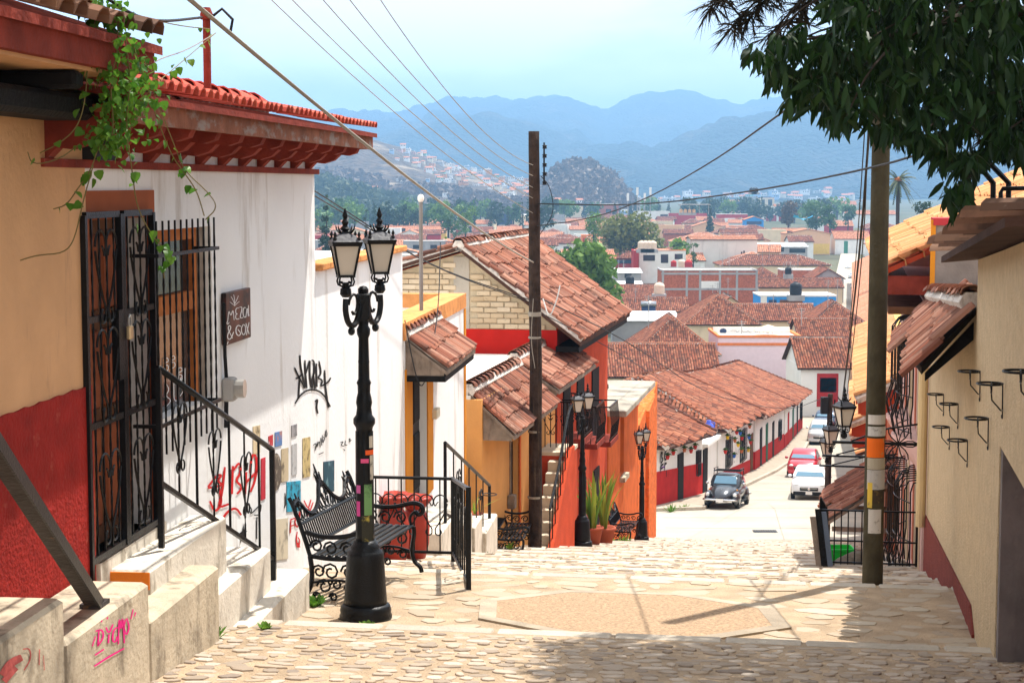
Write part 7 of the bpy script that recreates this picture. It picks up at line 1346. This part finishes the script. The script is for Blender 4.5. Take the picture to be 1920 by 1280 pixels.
# ================================================================== potted blades and small plants
BLADE = leafmat('blade_leaf', (.10, .22, .03), (.34, .36, .05), .3); CLAY = pm('terracotta_pot', (.36, .09, .05), var=.15, bump=.15)
def blades(loc, n, h, spread, lab, cat='plant'):
    t = thing('blade_plant', lab, cat, loc); rr = random.Random(int(loc[1]*10))
    for k in range(n):
        a = rr.uniform(0, 6.28); le = rr.uniform(.0, 1)*spread; hh = h*rr.uniform(.65, 1.08); w = .035*h; d = Vector((math.cos(a), math.sin(a), 0)); s = Vector((-math.sin(a), math.cos(a), 0)); m = MB(MW[t.name]); L_, C_, R_ = [], [], []
        for f in (0, .25, .5, .75, 1): c = d*(.06+le*f**1.8)+Vector((0, 0, hh*(f-.18*le*f**3))); ww = w*(1-f**2.5)*(.6+f*.6); L_.append(c-s*ww); C_.append(c+d*ww*-.35); R_.append(c+s*ww)
        m.add(L_+C_+R_, [(i, i+1, 5+i+1, 5+i) for i in range(4)]+[(5+i, 6+i, 11+i, 10+i) for i in range(4)]); m.build('leaf', BLADE, t)
    return t
def claypot(loc, r, h, lab): t = thing('clay_pot', lab, 'pot', loc); m = MB(MW[t.name]); m.lathe([(r*.65, 0), (r*.95, h*.85), (r*1.08, h*.86), (r*1.08, h), (r*.9, h), (r*.85, h*.88)], 16); m.build('pot', CLAY, t, True); m = MB(MW[t.name]); m.lathe([(r*.86, h*.86), (.01, h*.87)], 12); m.build('soil', pm('soil', (.05, .035, .025)), t)
for i, (px, Y, r, h, bh, n, lab) in enumerate(((1112, 37.2, .22, .4, 1.35, 20, 'left'), (1132, 38.0, .26, .5, 1.4, 22, 'right'))):
    p = at(px, 1000, Y); z = zs(p.x, Y); claypot((p.x, Y, z), r, h, ('smaller' if i == 0 else 'larger')+' clay pot below the tall blade leaves'); blades((p.x, Y, z+h*.85), n, bh, .6, 'tall yellow green sword leaved plant in the '+('smaller' if i == 0 else 'larger')+' pot')
p = FL.P(FL.u(26.2), -.45, -5.2); claypot(tuple(p), .11, .14, 'low clay bowl on the white stoop'); blades((p.x, p.y, p.z+.12), 12, .3, .5, 'small green succulent in the bowl on the white stoop')
GRASS = leafmat('weed_grass', (.08, .20, .02), (.20, .34, .05), .3)
def tuft(px, py, Y, s, lab):
    p = at(px, py, Y); z = zs(p.x, Y); rr = random.Random(int(px)); t = thing('weed_tuft', lab, 'weed', (p.x, Y, z)); m = MB(MW[t.name])
    for k in range(34):
        a = rr.uniform(0, 6.28); r = s*rr.uniform(.1, 1); h = s*rr.uniform(.4, 1.1); b = (r*.3*math.cos(a), r*.3*math.sin(a)); e = (r*math.cos(a), r*math.sin(a)); w = .014
        m.add([(b[0]-w*math.sin(a), b[1]+w*math.cos(a), -.01), (b[0]+w*math.sin(a), b[1]-w*math.cos(a), -.01), (e[0]+w*1.3*math.sin(a), e[1]-w*1.3*math.cos(a), h*.75), (e[0]*1.3, e[1]*1.3, h), (e[0]-w*1.3*math.sin(a), e[1]+w*1.3*math.cos(a), h*.75)], [(0, 1, 2, 3, 4)])
    m.build('leaves', GRASS, t, kind='stuff')
for a in ((398, 1196, 11.65, .09, 'green weed tuft at the foot of the concrete stoop'), (497, 1190, 12.1, .05, 'tiny weed at the corner of the white stoop step'), (1042, 1100, 21.8, .13, 'round tuft of grass in the middle of the steps'), (690, 1176, 13.2, .06, 'weed sprouting beside the lamp post base'), (590, 1160, 14.2, .10, 'weeds growing against the wall below the bench'), (912, 1085, 25.5, .1, 'weed at the foot of the white stoop'), (955, 1068, 29.2, .12, 'weed in front of the second bench'), (1165, 1045, 43, .3, 'grass patch beside the third bench'), (1258, 962, 72.6, .35, 'weeds on the pavement corner by the side street'), (1282, 962, 73.4, .3, 'second weed clump on the pavement corner')): tuft(*a)
p = at(527, 1168, 13.6); m = MB(); m.hexa([(-.11, -.04, 0), (.1, -.06, 0), (.12, .05, 0), (-.1, .06, 0), (-.1, -.04, .06), (.09, -.05, .07), (.11, .04, .065), (-.09, .05, .06)]); m.M = Matrix.Translation((p.x, 13.6, zs(p.x, 13.6))); solo(m, 'loose_brick', T_BR, 'loose broken red brick on the ground by the white wall', 'brick', (p.x, 13.6, zs(p.x, 13.6)))
# ================================================================== hanging vine over the near eaves
VL = leafmat('vine_leaf', (.05, .16, .015), (.13, .27, .03), .45, .4); STEM = pm('vine_stem', (.16, .13, .05), bump=0)
def leaf_mesh(name, l, w, mat, heart_=True):
    pts = [(0, 0), (w*.5, l*.12), (w*.52, l*.4), (w*.3, l*.75), (0, l), (-w*.3, l*.75), (-w*.52, l*.4), (-w*.5, l*.12)] if heart_ else [(0, 0), (w*.35, l*.18), (w*.5, l*.42), (w*.3, l*.78), (0, l), (-w*.3, l*.78), (-w*.5, l*.42), (-w*.35, l*.18)]
    vs = [(x, y, .18*abs(x)-.25*y*y/l) for x, y in pts]+[(0, l*.5, -.25*l*.25)]; me = bpy.data.meshes.new(name); me.from_pydata(vs, [], [(i, (i+1) % 8, 8) for i in range(8)]); me.materials.append(mat); return me
VLM = [leaf_mesh('leaf', .047*s, .043*s, VL) for s in (.7, 1, 1.2)]; VST = []
V = thing('hanging_vine', 'leafy green vine hanging from the dark tiled eaves', 'vine', tuple(at(215, 60, 9.5)))
STR = [[(168, -5, 9.3), (200, 40, 9.4), (235, 85, 9.5), (280, 130, 9.7), (300, 150, 10)], [(215, 20, 9.4), (225, 80, 9.3), (205, 160, 9.3), (215, 240, 9.3), (200, 285, 9.3)], [(235, 70, 9.4), (245, 150, 9.4), (235, 240, 9.4), (248, 320, 9.4), (256, 390, 9.4), (290, 450, 9.5), (320, 475, 9.6), (325, 492, 9.6), (306, 505, 9.6), (308, 522, 9.6)], [(255, 100, 9.4), (290, 210, 9.5), (320, 290, 9.6), (350, 330, 9.7), (370, 360, 9.8), (383, 405, 9.8)], [(270, 120, 9.4), (300, 205, 9.5), (330, 280, 9.6), (345, 320, 9.7), (395, 365, 9.8), (408, 390, 9.9), (385, 412, 9.9)], [(180, 30, 9.3), (165, 110, 9.2), (160, 190, 9.2), (145, 240, 9.2), (110, 270, 9.2), (75, 287, 9.2)], [(185, 275, 9.3), (170, 320, 9.3), (145, 355, 9.3), (125, 385, 9.3), (100, 392, 9.3)], [(150, 270, 9.3), (110, 300, 9.2), (60, 310, 9.2), (52, 285, 9.2)], [(175, 310, 9.3), (155, 380, 9.3), (140, 450, 9.3), (120, 475, 9.3), (70, 478, 9.3), (38, 488, 9.3)], [(300, 150, 10), (325, 130, 11), (360, 100, 12), (405, 62, 12.8)], [(200, 10, 9.4), (260, 30, 10), (330, 48, 11.5), (395, 55, 12.8)], [(225, 60, 9.4), (290, 115, 9.7), (285, 170, 9.8)]]
DENS = [10, 34, 26, 10, 9, 12, 7, 3, 4, 9, 8, 9]
for s, n in zip(STR, DENS):
    P = [at(*p) for p in s]; path = [Vector(p) for p in smooth2([tuple(p) for p in P], 2)]; m = MB(); m.tube(path, .0035, 4); m.build('stem', STEM, V)
    for k in range(n):
        f = random.random()**1.25*(len(path)-1.01); i = int(f); p = path[i].lerp(path[i+1], f-i)+Vector((random.gauss(0, .018), random.gauss(0, .03), random.gauss(0, .015))); inst('leaf', random.choice(VLM), V, Matrix.Translation(p) @ Matrix.Rotation(random.uniform(0, 6.28), 4, 'Z') @ Matrix.Rotation(random.uniform(-1.5, -.2), 4, 'X') @ Matrix.Rotation(random.gauss(0, .5), 4, 'Y'))
for k in range(150):
    cx, cy, sx, sy = random.choice(((205, 50, 22, 40), (225, 130, 28, 45), (225, 200, 32, 35), (265, 165, 20, 40), (200, 262, 24, 16))); p = at(random.gauss(cx, sx), random.gauss(cy, sy), random.uniform(9.2, 9.75)); inst('leaf', random.choice(VLM), V, Matrix.Translation(p) @ Matrix.Rotation(random.uniform(0, 6.28), 4, 'Z') @ Matrix.Rotation(random.uniform(-1.5, -.2), 4, 'X') @ Matrix.Rotation(random.gauss(0, .5), 4, 'Y'))
for k in range(620):
    cx, cy, sx, sy = random.choice(((205, 50, 20, 42), (222, 130, 28, 48), (228, 205, 32, 34), (262, 165, 20, 40), (205, 262, 22, 14), (190, 20, 20, 20))); p = at(random.gauss(cx, sx), random.gauss(cy, sy), random.uniform(9.2, 9.75)); VST.append(Matrix.Translation(p) @ Matrix.Rotation(random.uniform(0, 6.28), 4, 'Z') @ Matrix.Rotation(random.uniform(-1.5, -.2), 4, 'X') @ Matrix.Rotation(random.gauss(0, .5), 4, 'Y'))
# ================================================================== shade tree overhanging from the right
TLF = leafmat('shade_tree_leaf', (.007, .022, .006), (.02, .055, .011), .2, .5); BARK = pm('dark_bark', (.05, .038, .03), var=.3, scale=8, bump=.6)
T = thing('shade_tree', 'large dark leafed tree overhanging the steps beside the stucco house', 'tree', (4.7, 10.8, -3.2))
def limb(path, r): m = MB(); m.tube([Vector(p) for p in smooth2(path, 2)], list(np.linspace(r[0], r[1], len(smooth2(path, 2)))), 8); return m
limb([(4.7, 10.8, -3.3), (4.75, 10.9, -1.6), (4.6, 10.9, .2), (4.4, 11, 1.4), (4.2, 11, 2.4), (4.0, 10.6, 3.6)], (.2, .09)).build('trunk', BARK, T, True)
for pth in ([(4.5, 11, .9), (3.8, 10.8, 1.1), (3.1, 10.5, 1.05), (2.4, 10.3, .95), (1.9, 10.2, .7)], [(4.6, 10.9, .4), (3.9, 10.6, .55), (3.3, 10.4, .4), (2.9, 10.3, .25)], [(4.3, 11, 1.8), (3.4, 11.8, 2.1), (2.3, 12.4, 2.3), (1.4, 12.8, 2.2)], [(4.2, 11, 2.3), (3.6, 12.2, 2.6), (2.8, 12.8, 2.4)], [(4.3, 11, 2.2), (4.2, 9.8, 2.8), (3.2, 8.6, 3.4), (1.8, 8, 3.6)]): limb(pth, (.06, .012)).build('branch', BARK, T, True)
OUT = [(1500, -80), (1540, 0), (1548, 38), (1490, 66), (1445, 78), (1402, 92), (1402, 112), (1432, 118), (1436, 150), (1466, 186), (1478, 216), (1500, 212), (1545, 216), (1562, 244), (1604, 238), (1640, 250), (1668, 268), (1700, 292), (1735, 275), (1750, 300), (1770, 330), (1768, 370), (1785, 398), (1812, 385), (1822, 330), (1848, 300), (1872, 280), (1900, 300), (1990, 330), (1990, -80)]
LM = [leaf_mesh('leaf', .135*s, .036*s, TLF, False) for s in (.85, 1, 1.15)]
def pdist(x, y):
    d = 1e9
    for (x0, y0), (x1, y1) in zip(OUT, OUT[1:]+OUT[:1]):
        t = max(0, min(1, ((x-x0)*(x1-x0)+(y-y0)*(y1-y0))/((x1-x0)**2+(y1-y0)**2+1e-9))); d = min(d, math.hypot(x-x0-t*(x1-x0), y-y0-t*(y1-y0)))
    return d
def leafM(p): return Matrix.Translation(p) @ Matrix.Rotation(random.uniform(0, 6.28), 4, 'Z') @ Matrix.Rotation(random.uniform(-1.55, -.25), 4, 'X') @ Matrix.Rotation(random.gauss(0, .7), 4, 'Y')
outer = []; inner = []
while len(outer)+len(inner) < 6000:
    x, y = random.uniform(1395, 1985), random.uniform(-75, 400)
    if not inside(OUT, x, y+14): continue
    # leafy sprigs hang in clumps
    g = math.sin(x*.045+1.3*math.sin(y*.03))*math.cos(y*.06+.9*math.sin(x*.021))
    d = pdist(x, y)
    if g < -.15 and random.random() < (.9 if d < 70 else .5): continue
    Y = random.uniform(9.4, 10.6) if d < 40 else random.uniform(9.4, 12.2); p = at(x, y, Y); (outer if d < 26 else inner).append(leafM(p))
tips = [M.translation.copy() for M in random.sample(outer, min(34, len(outer)))]+[M.translation.copy() for M in random.sample(inner, 26)]
random.shuffle(outer); inner += outer[280:]; outer = outer[:280]
for M in outer: inst('leaf', random.choice(LM), T, M)
while len(inner) < 46000:
    p = Vector((random.uniform(1.6, 7.4), random.uniform(10.6, 15.2), random.uniform(1.7, 3.6))); q = ((p.x-4.5)/2.85)**2+((p.y-12.85)/1.95)**2+((p.z-2.6)/.9)**2
    if q > 1 or math.sin(p.x*4.1+math.sin(p.y*3))*math.cos(p.y*3.7+p.z*2) < -.42: continue
    inner.append(leafM(p))
upper = []  # unseen extra canopy lobe, added to block sky light and deepen the foreground shade
while len(upper) < 15000:
    p = Vector((random.uniform(-3, 8.2), random.uniform(2.6, 11.9), random.uniform(2.6, 4.6))); q = ((p.x-2.6)/5.5)**2+((p.y-7.2)/4.6)**2+((p.z-3.6)/.95)**2
    if q < 1: upper.append(leafM(p) @ Matrix.Scale(1.7, 4))
inner += upper
def leafstuff(Ms, me, name, mat, parent):
    b = np.array([v.co for v in me.vertices]); fs = np.array([tuple(f.vertices) for f in me.polygons]); k = len(b); Vv = []; Ff = []; tv = []
    for i, M in enumerate(Ms): A = np.array(M); Vv.append(b @ A[:3, :3].T + A[:3, 3]); Ff.append(fs+i*k); tv += [random.random()]*len(fs)
    return npmesh(name, np.concatenate(Vv), np.concatenate(Ff), mat, parent, tv, 'stuff')
for e in tips:
    s_ = Vector((min(e.x+random.uniform(.25, .6), 4.3), e.y+random.uniform(-.1, .3), e.z+random.uniform(.15, .4))); limb([tuple(s_), tuple(s_.lerp(e, .5)+Vector((0, 0, .06))), tuple(e)], (.009, .003)).build('twig', BARK, T)
leafstuff(inner, LM[1], 'foliage', TLF, T); leafstuff(VST, VLM[0], 'foliage', VL, V)
# a cypress with feathery sprays reaching into the sky above the street
CYP = leafmat('cypress_spray', (.03, .028, .018), (.06, .045, .03), .2, .7); C = thing('feathery_tree', 'feathery brown green conifer boughs hanging above the steps', 'tree', (5.2, 13.2, -3.8))
limb([(5.2, 13.2, -3.9), (5.1, 13.1, -1), (4.8, 12.9, 2), (4.6, 12.8, 4)], (.2, .08)).build('trunk', BARK, C, True)
for tip in ((1330, 18), (1370, 55), (1400, 40), (1440, 70), (1478, 45), (1350, 0), (1420, 10), (1500, 20), (1880, 250), (1850, 262), (1905, 240)):
    e = at(tip[0], tip[1], 11.2 if tip[0] > 1600 else 12.0); s = Vector((e.x+.9, e.y+.4, e.z+.75)) if tip[0] < 1600 else Vector((e.x+.6, e.y+.5, e.z+.5)); path = [s, s.lerp(e, .5)+Vector((0, 0, .12)), e]; m = MB(); m.tube([Vector(p) for p in smooth2([tuple(p) for p in path], 2)], [.012]*10 if False else .007, 4); bo = m.build('bough', BARK, C); sp = MB(); P = [Vector(p) for p in smooth2([tuple(p) for p in path], 3)]
    for k in range(170):
        f = random.random()*(len(P)-1.01); i = int(f); p = P[i].lerp(P[i+1], f-i); d = Vector((random.gauss(0, .10), random.gauss(0, .10), -abs(random.gauss(.05, .07)))); w = Vector((random.gauss(0, 1), random.gauss(0, 1), random.gauss(0, .3))).normalized()*.006
        q = p+d*.5+Vector((0, 0, .01)); r_ = p+d; sp.add([p-w, p+w, q+w*1.4, r_, q-w*1.4], [(0, 1, 2, 3, 4)])
        for _ in range(3): d2 = d*.5+Vector((random.gauss(0, .035), random.gauss(0, .035), random.gauss(-.03, .03))); sp.add([q-w*.6, q+w*.6, q+d2], [(0, 1, 2)])
    sp.build('spray', CYP, bo, kind='stuff')
# ================================================================== trees in the valley
def crown_mesh(name, mat, lobes, n, leaf, seed):
    r = np.random.default_rng(seed); Vv = []; Ff = []; tv = []
    w = np.array([l[3]**2 for l in lobes]); w = w/w.sum()
    for i in range(n):
        l = lobes[r.choice(len(lobes), p=w)]; d = r.normal(size=3); d /= np.linalg.norm(d); rad = l[3]*r.uniform(.55, 1.08)*(1+.18*math.sin(5*d[0]+seed)*math.cos(6*d[1])); c = np.array(l[:3])+d*rad*np.array([1, 1, .85])
        a = r.normal(size=3); a /= np.linalg.norm(a); a = a*.7+d*.3; b = np.cross(a, r.normal(size=3)); b /= np.linalg.norm(b); a = np.cross(b, a); a /= np.linalg.norm(a); s = leaf*r.uniform(.6, 1.3)
        Vv += [c-a*s, c-b*s*.6, c+a*s, c+b*s*.6]; k = 4*i; Ff.append((k, k+1, k+2, k+3)); tv.append(r.random())
    return np.array(Vv), np.array(Ff), np.array(tv)
TM = {'light': leafmat('light_tree', (.075, .16, .02), (.16, .27, .05), .3), 'olive': leafmat('olive_tree', (.10, .13, .035), (.24, .25, .07), .3), 'dark': leafmat('dark_tree', (.02, .045, .018), (.045, .08, .03), .2), 'mid': leafmat('mid_tree', (.04, .10, .025), (.09, .17, .045), .3), 'dry': leafmat('dry_tree', (.09, .06, .035), (.16, .11, .06), .2)}
def tree(lab, px, ytop, ybase, wpx, Y, kind, n=1400, conifer=False, group=None):
    p = at(px, ybase, Y); w = wpx/F*Y; rr = random.Random(px+Y); g = zs(p.x, Y); zt_ = at(px, ytop, Y).z; p.z = g+.12*(zt_-g); h = zt_-p.z; t = thing('tree', lab, 'tree', (p.x, Y, g), 0, group); H0 = p.z-g; m = MB(MW[t.name]); m.tube([(0, 0, -.3), (.02*w, 0, H0+h*.35), (0, 0, H0+h*.8)], [.035*w+.1, .03*w+.06, .03], 7); m.build('trunk', BARK, t)
    lobes = []
    if conifer:
        for k in range(9): f = k/8; lobes.append((rr.gauss(0, .03*w), rr.gauss(0, .03*w), H0+h*(.1+.82*f), w*.5*(1-f*.85)*.62))
    else:
        for k in range(13): a = rr.uniform(0, 6.28); q = rr.uniform(.05, .36)*w; lobes.append((q*math.cos(a), q*math.sin(a), H0+h*rr.uniform(.34, .84), rr.uniform(.15, .27)*min(w, h*1.2)))
    Vv, Ff, tv = crown_mesh('crown', None, lobes, n, max(.16, min(w, h)*(.045 if n > 1000 else .08)), int(px)); A = np.array(MW[t.name]); npmesh('crown', Vv+A[:3, 3], Ff, TM[kind], t, tv, 'stuff')
for a in (('broad light green tree behind the brown adobe roof', 1104, 446, 545, 165, 235, 'light', 5200), ('olive green spreading tree behind the white town house', 1188, 398, 462, 130, 470, 'olive', 3600), ('tall bright green tree beside the red tile roof', 1112, 388, 438, 46, 520, 'light', 1500), ('small green tree beside the big pale wall', 1276, 442, 474, 42, 440, 'light', 900), ('green bush right of the wooden pole', 1042, 448, 490, 48, 320, 'mid', 1100), ('young bright conifer behind the amber roof', 836, 424, 462, 40, 170, 'light', 1300, True), ('dark rounded conifer near the palm', 1728, 338, 392, 54, 330, 'dark', 2200), ('tall dark conifer beside the flat cream hall', 1331, 362, 395, 26, 760, 'dark', 700, True), ('green tree clump behind the orange tiled house', 1530, 372, 408, 52, 760, 'mid', 1500), ('second green tree behind the orange tiled house', 1556, 378, 410, 36, 720, 'mid', 900), ('brownish leafless tree behind the cream upper storey', 1478, 366, 392, 42, 800, 'dry', 900), ('dark cypress beside the tall lamp post lanterns', 686, 368, 432, 22, 420, 'dark', 1000, True), ('dark tall conifer beside the white roof parapet', 612, 352, 440, 62, 330, 'dark', 2400, True), ('green tree behind the yellow walled house', 872, 376, 425, 46, 640, 'light', 1300), ('rounded green tree behind the wooden lamp mast', 840, 384, 420, 50, 660, 'mid', 1200), ('shrub on the roof terrace between two town houses', 1300, 445, 470, 20, 435, 'mid', 400), ('pale tree beside the far street houses', 1590, 380, 402, 30, 820, 'mid', 700)): tree(*a)
for i in range(62):
    px = (600+i*13+random.uniform(-6, 6)) if i < 34 else 1050+(i-34)*21+random.uniform(-8, 8); Y = random.uniform(760, 1050) if i < 34 else random.uniform(1050, 1300); con = random.random() < .4; hgt = random.uniform(22, 34)*(1.15 if con else 1)
    kd = random.choice(['dark', 'mid', 'dark', 'light']) if not con else 'dark'; nm_ = ('dark conifer' if con else kd+' green broad tree')+(' below the quarried hill' if i < 34 else ' below the far mountain'); tree(nm_+' in the belt of woodland', px, 400-hgt+random.uniform(-4, 6), 404, random.uniform(18, 24) if con else random.uniform(34, 54), Y, kd, 420, con, 'woodland belt below the hill, '+nm_)
# palm
p = at(1683, 385, 300); g = zs(p.x, 300); t = thing('palm_tree', 'palm tree with drooping fronds beside the greenish pole', 'palm tree', (p.x, 300, g)); ht = at(1683, 338, 300).z-g; m = MB(MW[t.name]); m.tube([(0, 0, 0), (.1, 0, ht*.5), (0, 0, ht)], [.4, .32, .34], 8); m.build('trunk', BARK, t)
PF = leafmat('palm_frond', (.04, .06, .02), (.10, .12, .04), .2)
for k in range(54):
    a = random.uniform(0, 6.28); el = random.uniform(-1.1, 1.2); L_ = 3.6*random.uniform(.8, 1.1); d = Vector((math.cos(a), math.sin(a), 0)); s = Vector((-math.sin(a), math.cos(a), 0)); m = MB(MW[t.name]); pts = []
    for f in np.linspace(0, 1, 6): pts.append(Vector((0, 0, ht))+d*(L_*f*math.cos(el*.8))+Vector((0, 0, L_*(f*math.sin(el)-.45*f*f))))
    for i in range(5):
        for q in range(3):
            c = pts[i].lerp(pts[i+1], q/3); e = pts[i].lerp(pts[i+1], (q+1)/3)
            for sg in (-1, 1): m.add([c, e, e+s*sg*.5*(1-i/7)+d*.15-Vector((0, 0, .12))], [(0, 1, 2)])
    m.build('frond', PF, t)
m = MB(MW[t.name]); m.ell((0, 0, ht+.1), (.7, .7, .5), 8, 6); m.build('crown_base', pm('palm_fruit', (.45, .14, .03), var=.4, scale=4, bump=.5), t)
# thin aerials and rods on the town roofs
hs = [o for o in bpy.data.objects if o.name.startswith('house') and o.parent is None and 150 < o.location.y < 620]
for i in range(34):
    o = random.choice(hs); top = max((MW[o.name] @ Vector(c)).z for ch in o.children for c in ch.bound_box); x, y = o.location.x+random.uniform(-3, 3), o.location.y+random.uniform(2, 5); t = thing('roof_aerial', 'thin grey aerial rod standing on a town roof', 'aerial', (x, y, top-1.2), 0, 'thin aerials on the town roofs'); h = random.uniform(2, 4.2); m = MB(MW[t.name]); m.tube([(0, 0, 0), (0, 0, h)], .045, 5); m.build('rod', T_G, t); m = MB(MW[t.name])
    for k in range(3): m.bar((-.5+.12*k, 0, h-.15-.25*k), (.5-.12*k, 0, h-.15-.25*k), .04)
    m.build('cross_bars', T_G, t, kind='stuff')
# ================================================================== packed houses filling the valley
FILLW = [T_W, T_W, T_C, T_P, T_G, T_R, T_W, T_W, T_C]; FN = {T_W.name: 'white', T_C.name: 'cream', T_P.name: 'peach', T_G.name: 'grey', T_R.name: 'red', T_O.name: 'orange', T_Y.name: 'yellow'}
occ = []
for o in bpy.data.objects:
    if o.get('category') in ('house', 'tree') and o.parent is None and o.location.y > 100: occ.append((o.location.x, o.location.y+4))
k = 0; tries = 0; random.seed(21)
while k < 120 and tries < 6000:
    tries += 1; Y = random.uniform(150, 1000); px = random.uniform(590, 1660); X = (px-960)/F*Y
    if Y < 440: continue
    if XL(min(Y, 700))-11 < X < XR(Y)+9: continue
    if any(abs(X-a) < 11 and abs(Y-b) < (13 if Y < 500 else 24) for a, b in occ): continue
    occ.append((X, Y)); wd = random.uniform(8, 14); wpx = wd/Y*F; wall = random.choice(FILLW); rk = random.choice(['gx', 'gx', 'hip', 'gy', 'flat', 'gx']); h = random.uniform(3.2, 6)+(1.5 if rk == 'flat' else 0); g = zs(X, Y); yE = 346-(g+h)*F/Y
    wn_ = [] if Y > 700 else [(px-wpx*.3, px-wpx*.15, yE+1.0/Y*F, yE+2.2/Y*F), (px+wpx*.1, px+wpx*.25, yE+1.0/Y*F, yE+2.2/Y*F)]
    tt, _ = tb(FN[wall.name]+' walled house with '+('a flat roof' if rk == 'flat' else 'a tile roof')+' packed into the valley town', px-wpx/2, px+wpx/2, yE, h, wall, rk, random.choice([TILE, TILEF]), random.uniform(1.5, 2.4), random.uniform(8, 11), wn_, Y=Y, rz=random.choice([0, 0, -.2, .1])); tt['group'] = 'packed valley houses, '+FN[wall.name]+(' flat' if rk == 'flat' else ' tiled'); k += 1
